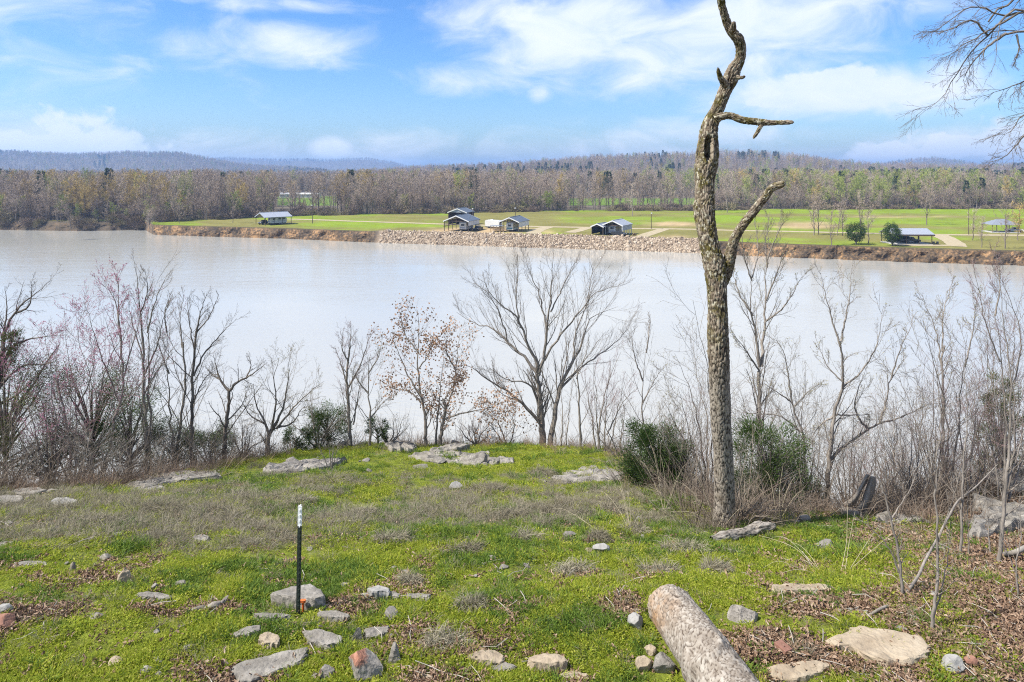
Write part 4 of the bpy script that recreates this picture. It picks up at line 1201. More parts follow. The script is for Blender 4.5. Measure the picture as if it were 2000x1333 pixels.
def bark_material(name, fissure, plates, moss=None, lichen=None, zsplit=None, bare=None):
    m, nt, N, Lk, b = newmat(name)
    tc = N.new('ShaderNodeTexCoord')
    def nz(sc, det=6, ro=.65):
        n = N.new('ShaderNodeTexNoise'); n.inputs['Scale'].default_value = sc; n.inputs['Detail'].default_value = det; n.inputs['Roughness'].default_value = ro
        Lk.new(tc.outputs['Object'], n.inputs['Vector']); return n.outputs['Fac']
    def mixc(f, a, c):
        x = N.new('ShaderNodeMix'); x.data_type = 'RGBA'; Lk.new(f, x.inputs[0])
        for i, v in ((6, a), (7, c)):
            if isinstance(v, tuple): x.inputs[i].default_value = (*v, 1)
            else: Lk.new(v, x.inputs[i])
        return x.outputs[2]
    def rng_(f, lo, hi):
        r = N.new('ShaderNodeMapRange'); r.inputs[1].default_value = lo; r.inputs[2].default_value = hi; Lk.new(f, r.inputs[0]); return r.outputs[0]
    def mul(a, c):
        x = N.new('ShaderNodeMath'); x.operation = 'MULTIPLY'; Lk.new(a, x.inputs[0]); Lk.new(c, x.inputs[1]); return x.outputs[0]
    ad = N.new('ShaderNodeMath'); ad.operation = 'MULTIPLY_ADD'; ad.inputs[1].default_value = .45
    Lk.new(attr_node(N, 'cid').outputs['Fac'], ad.inputs[0])
    hf = N.new('ShaderNodeMath'); hf.operation = 'MULTIPLY'; hf.inputs[1].default_value = .62; Lk.new(nz(9), hf.inputs[0]); Lk.new(hf.outputs[0], ad.inputs[2])
    r = ramp_node(N, plates); Lk.new(ad.outputs[0], r.inputs[0])
    c = r.outputs[0]
    if moss: c = mixc(mul(rng_(nz(5), .46, .60), attr_node(N, 'up').outputs['Fac']), c, moss)
    if lichen: c = mixc(mul(rng_(nz(22, 4, .5), .565, .60), attr_node(N, 'up').outputs['Fac']), c, lichen)
    if bare: c = mixc(mul(rng_(nz(3.5), .34, .52), attr_node(N, 'bare').outputs['Fac']), c, bare)
    c = mixc(rng_(attr_node(N, 'plate').outputs['Fac'], .15, .8), fissure, c)
    Lk.new(c, b.inputs['Base Color']); b.inputs['Roughness'].default_value = .95; b.inputs['Specular IOR Level'].default_value = .15
    bp = N.new('ShaderNodeBump'); bp.inputs['Strength'].default_value = .7; bp.inputs['Distance'].default_value = .01
    Lk.new(nz(60, 6, .7), bp.inputs['Height']); Lk.new(bp.outputs[0], b.inputs['Normal'])
    return m

def build_snag():
    D = 9.4
    cen = [(0, 1408, 16), (-60, 1402, 14), (39, 1418, 17), (58, 1426, 19), (78, 1442, 24), (97, 1447, 22), (117, 1445, 21), (136, 1434, 30), (156, 1426, 34), (176, 1417, 28), (195, 1409, 28), (214, 1401, 28), (234, 1391, 33),
           (253, 1385, 38), (273, 1383, 43), (300, 1381.5, 50), (325, 1379.5, 49), (351, 1376, 42), (390, 1376, 41), (413, 1375.5, 44), (448, 1380, 41), (487, 1387, 40), (523, 1396, 46), (567, 1400, 40), (610, 1402, 40), (654, 1403, 43), (697, 1404, 44),
           (741, 1405, 42), (784, 1407, 42), (828, 1408.5, 41), (871, 1412, 40), (915, 1413.5, 41), (958, 1415, 43), (1001, 1415, 47), (1030, 1415, 56), (1050, 1415, 70)]
    cen.sort(reverse=True)
    base = P(1415, 1040, D)
    t = thing('dead_snag', 'tall dead broken tree trunk with two stub limbs, mossy bark', 'dead tree', (base[0], base[1], zt1(base[0], base[1])))
    org = np.array(t.location)
    path = np.array([P(x, y, D + .25 * math.sin(y / 140.)) for y, x, w in cen]); rad = np.array([w / 2 / F * D * .90 for y, x, w in cen])
    bag = Bag(); at = {'plate': [], 'cid': []}
    bark_tube(bag, at, path, rad, 84, .015, .028, .095, .018, 11, .09, fw=.44, dz=(21.9, 22.6, .35))
    mt = bark_material('snag_bark', (.026, .020, .015), [(.1, (.085, .064, .044)), (.45, (.18, .142, .102)), (.8, (.31, .26, .195))], (.095, .08, .02), (.36, .335, .25), bare=(.33, .285, .23))
    def fin(name, bag, at):
        V = np.concatenate(bag.V)
        up = np.clip((V[:, 2] - 22.3) / .9, .10, 1)
        bare = np.clip((22.5 - V[:, 2]) / .5, 0, .9)
        me = bag.mesh(name, True, {'plate': np.concatenate(at['plate']), 'cid': np.concatenate(at['cid']), 'up': up, 'bare': bare}, org)
        return obj(name, me, mt, t)
    # the see-through hollow beside the thick part: push the wood inward on the side facing us
    V = bag.V[0]
    hx, hy = 1384.5, 291
    ppx = CX + F * V[:, 0] / V[:, 1]; ppy = YH + F * (CZ - V[:, 2]) / V[:, 1]
    q = ((ppx - hx) / 8) ** 2 + ((ppy - hy) / 26) ** 2
    front = V[:, 1] < np.interp(ppy, [c[0] for c in cen[::-1]], path[::-1, 1])
    k = np.clip(1.2 - q, 0, 1) * front
    V[:, 1] += k * .16
    fin('trunk', bag, at)
    def limb(name, pts, w, seed, cap=True, par=None):
        b2 = Bag(); a2 = {'plate': [], 'cid': []}
        bark_tube(b2, a2, np.array([P(x, y, D + d) for x, y, d in pts]), np.array(w) / 2 / F * D * .88, 36, .012, .024, .06, .012, seed, .18, cap, .40)
        return fin(name, b2, a2)
    limb('upper_limb', [(1396, 234, 0), (1410, 228, -.02), (1428, 227, -.05), (1450, 235, -.1), (1475, 238, -.15), (1490, 240, -.18), (1515, 240, -.22), (1551, 239, -.3)], [20, 17, 15, 15, 15, 15, 10, 9], 21)
    limb('stub', [(1490, 240, -.18), (1484, 250, -.2), (1477, 262, -.24), (1471, 271, -.27)], [8, 8, 7, 6], 22)
    limb('lower_limb', [(1404, 565, 0), (1417, 535, -.08), (1426, 500, -.14), (1433, 472, -.2), (1447, 446, -.26), (1470, 415, -.32), (1494, 386, -.38), (1507, 368, -.42), (1534, 358, -.5)], [26, 26, 25, 22, 20, 18, 16, 15, 13], 23)
    limb('stub', [(1418, 168, 0), (1409, 155, -.08), (1404, 143, -.12), (1402, 132, -.15)], [18, 13, 10, 5], 24)
    limb('stub', [(1428, 62, 0), (1432, 55, -.08), (1433, 42, -.14)], [14, 13, 9], 25)
    limb('stub', [(1440, 152, 0), (1448, 152, -.06), (1456, 149, -.1)], [10, 7, 5], 26)
    limb('knot', [(1399, 745, -.12), (1395, 762, -.2), (1391, 778, -.17)], [10, 15, 8], 27)
build_snag()

def build_log():
    D0, D1 = 6.30, 3.4
    x0, x1 = 1.43, 2.02
    def gz(x, y): return zt1(x, y)
    ys = np.linspace(D0, D1, 9); xs = np.interp(ys, [D1, D0], [x1, x0])
    rad = np.array([.196, .205, .211, .215, .219, .224, .228, .233, .238])
    path = np.array([[x, y, gz(x, y) + r * .88] for x, y, r in zip(xs, ys, rad)])
    t = thing('fallen_log', 'large barkless-ended fallen log with scaly pale bark in the foreground grass', 'log', (path[0][0], path[0][1], gz(path[0][0], path[0][1])))
    org = np.array(t.location)
    bag = Bag(); at = {'plate': [], 'cid': []}
    path = path[::-1]; rad = rad[::-1]
    c, r = bark_tube(bag, at, path, rad, 120, .0085, .030, .036, .010, 31, .09, fw=.28)
    V = bag.V[0]
    # burl ring near the frame edge
    ax = (V - c[np.clip(((V[:, 1] - D1) / (D0 - D1) * (len(c) - 1)).astype(int), 0, len(c) - 1)])
    rr = np.linalg.norm(ax, axis=1, keepdims=True)
    dist = np.hypot(V[:, 1] - 5.42, (V[:, 0] - 1.52))
    V += ax / rr * (.030 * np.exp(-((dist - .13) / .035) ** 2) + .012 * np.exp(-(dist / .09) ** 2))[:, None]
    V += ax / rr * (.02 * (fbm(V[:, 1] * 2.2, V[:, 0] * 4, 7) - .5))[:, None]
    far = np.clip((V[:, 1] - (D0 - .07)) / .07, 0, 1)
    # rounded, barkless far end
    V += -ax * (far ** 2 * .45)[:, None]
    mt = bark_material('log_bark', (.075, .056, .042), [(.1, (.135, .108, .082)), (.45, (.24, .205, .165)), (.8, (.36, .325, .275))], None, None, bare=(.30, .185, .10))
    tan = np.exp(-((V[:, 1] - 6.1) / .22) ** 2) * np.clip((1.50 - V[:, 0]) / .15, 0, 1)
    me = bag.mesh('bark', True, {'plate': np.maximum(np.concatenate(at['plate']), far), 'cid': np.concatenate(at['cid']), 'up': far * 0, 'bare': tan}, org)
    obj('bark', me, mt, t)
    # end face with rings
    ring = V.reshape(-1, 120, 3)[-1]
    cc = ring.mean(0); b = Bag(); rows = []
    for s in (1, .75, .5, .25):
        rows.append(cc + (ring - cc) * s + np.array([-.015, .05, .01]) * (1 - s))
    R4 = np.array(rows); idx = np.arange(4 * 120).reshape(4, 120)
    q = np.stack([idx[:-1], np.roll(idx[:-1], -1, 1), np.roll(idx[1:], -1, 1), idx[1:]], -1).reshape(-1, 4)
    VV = np.vstack([R4.reshape(-1, 3), [cc + np.array([-.015, .055, .01])]])
    f3 = np.array([[idx[3, i], idx[3, (i + 1) % 120], 480] for i in range(120)])
    b.add(VV, q, f3); obj('cut_end', b.mesh('cut_end', True, None, org), M['wood_grey'], t)
build_log()

# ------------------------------------------------------------------ fence post and stake
def build_post():
    g = ground(582, 1192); D = g[1]
    h = 214 / F * D
    t = thing('steel_fence_post', 'dark green studded steel T-post with a white top in the grass', 'fence post', g)
    tilt = .018; t.rotation_euler = (0, tilt, 0)
    gm = mat('dark_green_enamel', [(.3, (.012, .018, .014)), (.7, (.03, .04, .032))], 20, .55, .2, 80, spec=.4)
    wm = mat('white_post_paint', [(.3, (.62, .62, .60)), (.7, (.78, .78, .76))], 25, .6, .2, 80)
    def seg(z0, z1, m, nm):
        b = Bag(); w, th, d = .040, .006, .036
        b.prism([(-w / 2, 0), (w / 2, 0), (w / 2, th), (th / 2, th), (th / 2, d), (-th / 2, d), (-th / 2, th), (-w / 2, th)], 2, z0, z1)
        return obj(nm, b.mesh(nm), m, t)
    hw = 39 / F * D
    sh = seg(-.3, h - hw, gm, 'shaft'); top = seg(h - hw + .001, h, wm, 'white_top')
    stud = Bag(); stud.prism([(-.007, -.008), (.007, -.008), (.007, .0005), (-.007, .0005)], 2, 0, .018)
    me = stud.mesh('stud'); me2 = me.copy()
    for i in range(int(h / .052)):
        z = .03 + i * .052
        o = obj('stud', me if z < h - hw - .02 else me2, gm if z < h - hw - .02 else wm, t); o.location = (0, 0, z)
    g2 = ground(592, 1186)
    t2 = thing('survey_stake', 'small orange survey stake beside the steel fence post', 'stake', g2)
    om = mat('orange_plastic', [(.3, (.50, .09, .02)), (.7, (.65, .16, .04))], 20, .6, .1)
    b = Bag(); z = np.array([-.06, 0, .10]); b.tubes(np.stack([z * 0, z * 0, z], 1), np.array([.004, .011, .013]), 8); obj('shaft', b.mesh('shaft', True), om, t2)
    b = Bag(); b.prism([(-.022, -.016), (.022, -.016), (.026, .0), (.022, .016), (-.022, .016), (-.026, 0)], 2, .095, .118); obj('cap', b.mesh('cap'), om, t2)
build_post()

# ------------------------------------------------------------------ stones
def slab(label, outline, thick, mt='rock', name='flat_rock', seed=0, tilt=0.0, rough=.012):
    if name == 'rock_ledge': thick *= .5; rough *= 1.3
    """flat stone: outline of its upper face in photo pixels, laid on the slope"""
    rng = np.random.default_rng(seed + 500)
    pts = np.array([G(px, py, thick)[:2] for px, py in outline])
    pts = np.vstack([pts, pts[:1]])
    seg = np.concatenate([[0], np.cumsum(np.linalg.norm(np.diff(pts, axis=0), axis=1))])
    n = 44; u = np.linspace(0, seg[-1], n + 1)[:-1]
    o = np.stack([np.interp(u, seg, pts[:, 0]), np.interp(u, seg, pts[:, 1])], 1)
    c = o.mean(0)
    size = np.sqrt(np.mean(np.sum((o - c) ** 2, 1)))
    o = c + (o - c) * (1 + (fbm(np.arange(n) * .7, np.full(n, seed * 3.3), seed) - .5) * (.45 if name == 'rock_ledge' else .2))[:, None]
    gz = zt(o[:, 0], o[:, 1]); zc = float(np.mean(gz))
    # plane fit to the ground below
    A = np.c_[o - c, np.ones(n)]; co = np.linalg.lstsq(A, gz, rcond=None)[0]
    def plane(xy): return (xy - c) @ co[:2] + co[2]
    rows = []
    for s, h, j in ((1.06, -.09, 0), (1.05, thick * .35, .6), (1.02, thick * .8, .8), (.985, thick * .97, 1), (.93, thick, 1), (.78, thick * 1.02, 1), (.58, thick * 1.03, 1), (.36, thick * 1.03, 1), (.15, thick * 1.03, 1)):
        xy = c + (o - c) * s
        if 0 < h < thick * .9: xy = xy + (o - c) / size * (rng.uniform(-1, 1, n) * .012)[:, None]
        z = plane(xy) + h + (fbm(xy[:, 0] * 9, xy[:, 1] * 9, seed, 4) - .5) * rough * 3 * j + (fbm(xy[:, 0] * 30, xy[:, 1] * 30, seed + 5, 3) - .5) * rough * j + tilt * (xy[:, 0] - c[0]) * j
        rows.append(np.c_[xy, z])
    k = len(rows); V = np.array(rows).reshape(-1, 3)
    idx = np.arange(k * n).reshape(k, n)
    q = np.stack([idx[:-1], np.roll(idx[:-1], -1, 1), np.roll(idx[1:], -1, 1), idx[1:]], -1).reshape(-1, 4)
    V = np.vstack([V, [V[-n:].mean(0)]]); f3 = np.array([[idx[-1, i], idx[-1, (i + 1) % n], k * n] for i in range(n)])
    org = np.array([c[0], c[1], zc])
    me = mesh_np(name, V - org, [q, f3], False)
    ob = obj(name, me, M[mt]); ob.location = org
    return tag(ob, label, 'rock')

def oval(cx, cy, rx, ry, n=9, seed=0):
    r = np.random.default_rng(seed)
    return [(cx + rx * math.cos(a) * r.uniform(.78, 1.12), cy - ry * math.sin(a) * r.uniform(.78, 1.12)) for a in np.arange(n) / n * 6.283]

def boulder(label, px, py, wpx, hpx, mt='rock', name='boulder', seed=0, deep=.8, rz=0., shape=None, sub=4, cuts=10, sink=.25):
    """free stone; px,py is the middle of its foot"""
    g = ground(px, py); D = g[1]
    V, Fc = rock_mesh(seed + 900, sub, 1.0, cuts)
    w = wpx / F * D; h = hpx / F * D * 1.05
    ext = V.max(0) - V.min(0); V = (V - (V.max(0) + V.min(0)) / 2) / ext
    V = V * np.array([w, w * deep, h / (1 - sink) * .9])
    if shape is not None:
        V = shape(V, w, h); rc = np.random.default_rng(seed + 77)
        for _ in range(9):
            n_ = nrm(rc.normal(size=3) * np.array([1, 1, .6])); d_ = (V @ n_).max() * rc.uniform(.62, .9)
            V = V - np.maximum(V @ n_ - d_, 0)[:, None] * n_ * .95
    V += nrm(V) * ((fbm(V[:, 0] / w * 5 + 9, V[:, 1] / w * 5 + V[:, 2] / w * 4, seed) - .5) * .08 * w)[:, None]
    V += nrm(V) * ((fbm(V[:, 0] / w * 18 + 9, V[:, 1] / w * 18 + V[:, 2] / w * 14, seed + 2) - .5) * .025 * w)[:, None]
    V[:, 2] += -V[:, 2].min() - sink * h
    cs, sn = math.cos(rz), math.sin(rz)
    V = np.stack([V[:, 0] * cs - V[:, 1] * sn, V[:, 0] * sn + V[:, 1] * cs, V[:, 2]], 1)
    ob = obj(name, mesh_np(name, V, [Fc], False), M[mt]); ob.location = g
    return tag(ob, label, 'rock')

def build_rocks():
    z2 = lambda pts: [(400 + .3623 * x, 850 + .3623 * y) for x, y in pts]
    z3 = lambda pts: [(900 + .3623 * x, 850 + .3623 * y) for x, y in pts]
    z4 = lambda pts: [(1450 + .3249 * x, 900 + .3249 * y) for x, y in pts]
    slab('largest pale flat slab at lower left, its right end pointed', z2([(150, 1240), (210, 1212), (290, 1188), (420, 1158), (545, 1130), (548, 1165), (510, 1205), (420, 1240), (330, 1280), (240, 1315), (190, 1312), (160, 1272)]), .05, seed=1)
    slab('pale flat rock right behind the steel fence post', z2([(360, 815), (470, 785), (570, 772), (625, 800), (645, 848), (600, 858), (500, 850), (420, 832)]), .12, 'rock', seed=2)
    slab('grey flat rock between fence post and orange topped boulder', z2([(535, 1035), (620, 1026), (732, 1050), (737, 1082), (660, 1100), (565, 1072)]), .06, seed=3)
    slab('small rounded pale rock right of the thin slab at lower left', z2(oval(348, 1076, 52, 33, seed=4)), .06, 'rock_tan', seed=4)
    slab('thin grey slab left of the fence post, slanting to the right', z2([(155, 1050), (220, 1030), (300, 1020), (298, 1040), (240, 1062), (165, 1070)]), .045, seed=5)
    slab('mossy low rock just left of the fence post foot', z2(oval(360, 960, 100, 20, seed=6)), .04, 'rock', seed=6)
    slab('low flat rock just right of the orange stake', z2([(610, 935), (680, 925), (772, 945), (765, 965), (680, 966), (620, 955)]), .05, 'rock', seed=7)
    slab('grey slab beside the upright shard, above the orange topped boulder', z2([(860, 1015), (920, 1000), (995, 998), (985, 1022), (920, 1045), (870, 1050)]), .05, seed=8)
    slab('light rock ledge at mid left, upper of three', z2([(880, 805), (940, 795), (995, 812), (990, 830), (900, 830)]), .09, 'rock_white', seed=9)
    slab('long low grey rock, middle of three at mid left', z2([(850, 838), (960, 830), (1060, 838), (1040, 855), (880, 855)]), .04, seed=10)
    slab('low rock, right end of three at mid left', z2([(1090, 845), (1150, 838), (1218, 850), (1200, 866), (1110, 862)]), .04, seed=11)
    slab('pale tan flat rock right of the leaf filled hollow', z2([(1420, 1180), (1480, 1142), (1570, 1132), (1612, 1155), (1600, 1185), (1500, 1192)]), .05, 'rock_tan', seed=12)
    slab('round white flat stone right of the tan flat rock', z2(oval(1612, 1212, 58, 22, seed=13)), .05, 'rock', seed=13)
    slab('pale tan block of stone left of the foreground log', z3([(370, 1160), (460, 1143), (560, 1165), (572, 1195), (470, 1205), (385, 1190)]), .10, 'rock_tan', seed=14)
    slab('low flat stone at the bottom edge left of the log', z3([(520, 1262), (600, 1252), (680, 1270), (672, 1298), (560, 1296)]), .03, 'rock_tan', seed=15)
    slab('large tan slab lying at lower right beside leaf litter', z4([(510, 1092), (590, 1065), (700, 1010), (860, 1038), (980, 1058), (1060, 1072), (1122, 1150), (1085, 1190), (960, 1232), (820, 1215), (720, 1165), (660, 1130), (540, 1120)]), .055, 'rock_tan', seed=16)
    slab('tan slab at the bottom edge right of the log', z4([(165, 1270), (300, 1245), (480, 1235), (530, 1260), (430, 1300), (330, 1335), (190, 1330)]), .04, 'rock_tan', seed=17)
    slab('buff slab half covered by grass above the lower right slab', z4([(175, 780), (300, 760), (440, 762), (540, 765), (520, 790), (380, 805), (260, 822), (190, 810)]), .04, 'rock_tan', seed=18)
    slab('grey flat stone in leaf litter beside the dead branch', z4([(545, 915), (640, 902), (755, 915), (740, 938), (600, 942)]), .03, 'rock', seed=19)
    # free stones
    def redtop(V, w, h):
        V = V.copy(); k = np.clip(V[:, 2] / (h * .6), -1, 1); V[:, 0] -= k * w * .16; V[:, 0] *= 1 - .25 * np.clip(k, 0, 1); return V
    b = boulder('grey boulder with a bright orange broken top near the bottom', 711, 1306, 94, 52, 'rock', seed=20, deep=.75, shape=redtop, cuts=12)
    m = M['rock'].copy(); m.name = 'orange_topped_limestone'; b.data.materials.clear(); b.data.materials.append(m)
    N, Lk = m.node_tree.nodes, m.node_tree.links
    tc = N.new('ShaderNodeTexCoord'); sp = N.new('ShaderNodeSeparateXYZ'); Lk.new(tc.outputs['Object'], sp.inputs[0])
    nn = N.new('ShaderNodeTexNoise'); nn.inputs['Scale'].default_value = 14; nn.inputs['Detail'].default_value = 6; Lk.new(tc.outputs['Object'], nn.inputs['Vector'])
    e1 = N.new('ShaderNodeMath'); e1.operation = 'MULTIPLY_ADD'; e1.inputs[1].default_value = -.3; Lk.new(sp.outputs[0], e1.inputs[0]); Lk.new(sp.outputs[2], e1.inputs[2])
    e2 = N.new('ShaderNodeMath'); e2.operation = 'MULTIPLY_ADD'; e2.inputs[1].default_value = .12; Lk.new(nn.outputs['Fac'], e2.inputs[0]); Lk.new(e1.outputs[0], e2.inputs[2])
    mr = N.new('ShaderNodeMapRange'); mr.inputs[1].default_value = .20; mr.inputs[2].default_value = .225; Lk.new(e2.outputs[0], mr.inputs[0])
    pb = N['Principled BSDF']; old = pb.inputs['Base Color'].links[0].from_socket
    mx = N.new('ShaderNodeMix'); mx.data_type = 'RGBA'; Lk.new(mr.outputs[0], mx.inputs[0]); Lk.new(old, mx.inputs[6])
    rr = ramp_node(N, [(.3, (.22, .095, .06)), (.7, (.33, .175, .12))]); Lk.new(nn.outputs['Fac'], rr.inputs[0]); Lk.new(rr.outputs[0], mx.inputs[7]); Lk.new(mx.outputs[2], pb.inputs['Base Color'])
    def pyr(V, w, h):
        V = V.copy(); k = np.clip((V[:, 2] + h * .5) / (h * 1.1), 0, 1); V[:, 0] = V[:, 0] * (1 - .8 * k) + w * .08 * k; V[:, 1] *= (1 - .7 * k); return V
    boulder('tan pyramid shaped rock standing at left middle', 243, 1138, 50, 32, 'rock_tan', 'pointed_rock', 21, .8, shape=pyr, cuts=14)
    def shard(V, w, h):
        V = V.copy(); k = np.clip((V[:, 2] + h * .5) / h, 0, 1); V[:, 0] = V[:, 0] * (1 - .75 * k) - w * .18 * k; return V
    boulder('grey triangular stone shard standing right of the orange topped boulder', 772, 1283, 42, 44, 'rock', 'pointed_rock', 22, .45, shape=shard, cuts=8)
    boulder('narrow upright grey stone above the orange topped boulder', 697, 1243, 20, 28, 'rock', 'upright_stone', 23, .5, cuts=8)
    boulder('small grey stone left of the orange topped boulder', 638, 1313, 30, 20, 'rock', 'stone', 24)
    boulder('smaller grey stone near the bottom, left of its neighbour', 612, 1320, 18, 9, 'rock', 'stone', 25)
    boulder('tiny pale yellow stone at the bottom among leaves', 838, 1319, 18, 9, 'rock_tan', 'stone', 26)
    boulder('small white rock poking out of dry grass in mid field', 890, 955, 26, 11, 'rock_white', 'stone', 27)
    boulder('white rock in the green grass at centre right', 1174, 1077, 34, 15, 'rock_white', 'stone', 28)
    boulder('very small pale rock left of the white rock at centre right', 1150, 1076, 14, 7, 'rock_tan', 'stone', 29)
    boulder('pale angular rock touching the left side of the log end', 1242, 1240, 36, 28, 'rock_white', 'stone', 30, shape=redtop)
    boulder('tiny cream stone above the angular rock by the log', 1241, 1212, 18, 9, 'rock_tan', 'stone', 31)
    boulder('tan stone left of the log, lower of the pair', 1257, 1310, 34, 24, 'rock_tan', 'stone', 32, rz=.4)
    boulder('grey rounded stone wedged against the left side of the log', 1296, 1314, 44, 28, 'rock', 'stone', 33)
    boulder('small buff stone in the grass just left of the log', 1271, 1282, 24, 14, 'rock_tan', 'stone', 34)
    boulder('dark weathered stone in grass right of the log', 1451, 1220, 58, 26, 'rock_dark', 'boulder', 35, .7)
    boulder('bright white stone in leaf litter at lower right', 1860, 1311, 40, 25, 'rock_white', 'stone', 36)
    boulder('orange stone right beside the bright white stone', 1894, 1303, 24, 16, 'rock_red', 'stone', 37)
    boulder('red stone at the left picture edge', 8, 1222, 40, 20, 'rock_red', 'stone', 38)
    boulder('pale stone above the red stone at the left edge', 6, 1198, 36, 16, 'rock_white', 'stone', 39)
    boulder('small grey weathered block right of the pyramid rock', 300, 1150, 14, 13, 'rock_dark', 'stone', 40)
    boulder('small tan stone sunk in the grass at lower left', 226, 1287, 28, 8, 'rock_tan', 'stone', 41)
    boulder('low grey stone in the grass below the left dark patch', 188, 1204, 24, 10, 'rock', 'stone', 42)
    slab('thin flat stone in the grass below the pyramid rock', oval(300, 1160, 36, 5, seed=43), .03, 'rock', seed=43)
    slab('flat grey stone at the left edge among dry grass', oval(62, 1105, 34, 5, seed=44), .03, 'rock', seed=44)
    slab('pale rock at the left edge in the dry grass', oval(10, 971, 36, 10, seed=45), .08, 'rock', seed=45)
    slab('low pale rock just left of the thicket foot', oval(55, 953, 34, 6, seed=46), .07, 'rock', seed=46)
    slab('small pale rock in dry grass below the left thicket', oval(125, 982, 26, 6, seed=47), .05, 'rock_white', seed=47)
    slab('small grey stone patch in dry grass left of the post', oval(393, 1053, 17, 5, seed=48), .04, 'rock', seed=48)
    slab('small grey rock at the far left in dry grass', oval(10, 1060, 18, 5, seed=49), .04, 'rock', seed=49)
    # ledges on the brow
    slab('long rock ledge on the brow below the left trees', [(256, 940), (275, 928), (320, 922), (370, 917), (424, 918), (420, 926), (370, 932), (330, 938), (280, 948)], .14, 'rock', 'rock_ledge', 60, rough=.03)
    slab('lower grey rock under the left ledge', oval(290, 950, 32, 7, seed=61), .10, 'rock_dark', 'rock_ledge', 61)
    slab('lichen covered broken rock ledge left of the small red shrub', [(516, 914), (530, 905), (560, 902), (600, 896), (640, 896), (674, 894), (650, 904), (620, 912), (570, 919), (530, 921)], .18, 'rock_dark', 'rock_ledge', 62, rough=.05)
    boulder('small dark lichened lump on top of the broken ledge', 570, 906, 24, 13, 'rock_dark', 'stone', 63)
    slab('flat grey rock slab below the evergreen bush on the brow', [(650, 862), (670, 858), (688, 866), (684, 872), (660, 870)], .18, 'rock', 'rock_ledge', 64, rough=.03)
    slab('pale rock cluster on the brow left of the long tilted slab', [(752, 868), (775, 860), (800, 858), (815, 866), (800, 874), (765, 875)], .22, 'rock', 'rock_ledge', 65, rough=.05)
    slab('long tilted pale slab on the brow left of the big tree', [(838, 873), (870, 865), (905, 861), (916, 868), (890, 878), (850, 882)], .20, 'rock', 'rock_ledge', 66, tilt=.10, rough=.03)
    slab('wide layered rock below the long tilted slab', [(802, 889), (850, 882), (900, 884), (950, 882), (952, 898), (930, 904), (880, 898), (820, 897)], .14, 'rock', 'rock_ledge', 67, rough=.05)
    boulder('dark broken stone at the right end of the layered rock', 932, 905, 40, 22, 'rock_dark', 'boulder', 68, .8)
    slab('narrow pale rock extending right from the layered rock', [(950, 894), (980, 890), (1004, 891), (1000, 899), (960, 902)], .12, 'rock', 'rock_ledge', 69, rough=.03)
    boulder('rounded pale stone in grass below the layered rock', 822, 913, 34, 10, 'rock', 'stone', 70)
    boulder('small flat pale stone below the layered rock, to the right', 858, 905, 26, 8, 'rock', 'stone', 71)
    slab('long weathered rock on the brow left of the young cedar', [(1085, 932), (1110, 922), (1150, 915), (1180, 918), (1218, 930), (1215, 942), (1170, 940), (1110, 938)], .12, 'rock_dark', 'rock_ledge', 72, rough=.04)
    boulder('grey stone under the left side of the young cedar', 1262, 946, 44, 22, 'rock_dark', 'boulder', 73)
    boulder('small grey stone under the right side of the young cedar', 1298, 962, 26, 14, 'rock_dark', 'stone', 74)
    boulder('top boulder of the ledge at the right picture edge', 1975, 968, 92, 40, 'rock', 'boulder', 75, .8)
    boulder('middle boulder of the ledge at the right picture edge', 1930, 998, 80, 30, 'rock', 'boulder', 76, .8)
    slab('broad lowest ledge at the right picture edge', [(1895, 1015), (1920, 1000), (1970, 990), (2020, 985), (2040, 1010), (1990, 1020), (1940, 1035), (1900, 1042)], .22, 'rock', 'rock_ledge', 77, rough=.05)
    slab('pale rock shelf on the brow right of the hollow stump', [(1700, 1012), (1750, 1004), (1800, 1006), (1812, 1020), (1760, 1022), (1715, 1020)], .12, 'rock', 'rock_ledge', 78, rough=.04)
    boulder('pale stone at the foot of the hollow stump', 1668, 1016, 46, 16, 'rock', 'boulder', 79)
    boulder('small rounded grey stone left of the hollow stump', 1570, 1021, 26, 11, 'rock', 'stone', 80)
    # brick
    g = ground(1529, 1288)
    b = Bag(); b.box((0, 0, .025), (.09, .12, .05)); me = b.mesh('brick')
    o = obj('brick', me, mat('fired_brick', [(.3, (.17, .085, .06)), (.7, (.25, .13, .095))], 30, .95, .5, 60)); o.location = g + np.array([0, 0, .005]); o.rotation_euler = (.1, .05, .5)
    tag(o, 'single reddish brick lying in the leaves right of the log', 'brick')
    md = o.modifiers.new('bevel', 'BEVEL'); md.width = .006; md.segments = 2
build_rocks()

# ------------------------------------------------------------------ weathered wood
DRIFT = bark_material('driftwood_grain', (.045, .037, .03), [(.1, (.15, .13, .105)), (.45, (.25, .22, .185)), (.8, (.36, .325, .275))])
def wood_piece(name, label, cat, pts, wpx, seed, mt, lump=.18, depth=.006, sides=24, cu=.02, cv=.12):
    """pts: (px, py, distance)"""
    path = np.array([P(*p) for p in pts]); D = path[:, 1].mean()
    rad = np.array(wpx) / 2 / F * D
    bag = Bag(); at = {'plate': [], 'cid': []}
    bark_tube(bag, at, path, rad, sides, .02, cu, cv, depth, seed, lump, True)
    V = bag.V[0]
    c = path.mean(0); gz = zt1(c[0], c[1])
    org = np.array([c[0], c[1], gz])
    z_ = np.zeros(len(V))
    o = obj(name, bag.mesh(name, True, {'plate': np.concatenate(at['plate']), 'cid': np.concatenate(at['cid']), 'up': z_, 'bare': z_}, org), DRIFT if mt == 'wood_grey_x' else M[mt]); o.location = org
    return tag(o, label, cat)
def gp(px, py, up=0.0):
    g = ground(px, py); g = g + np.array([0, 0, up]); x, y = to_px(*g); return (x, y, g[1])
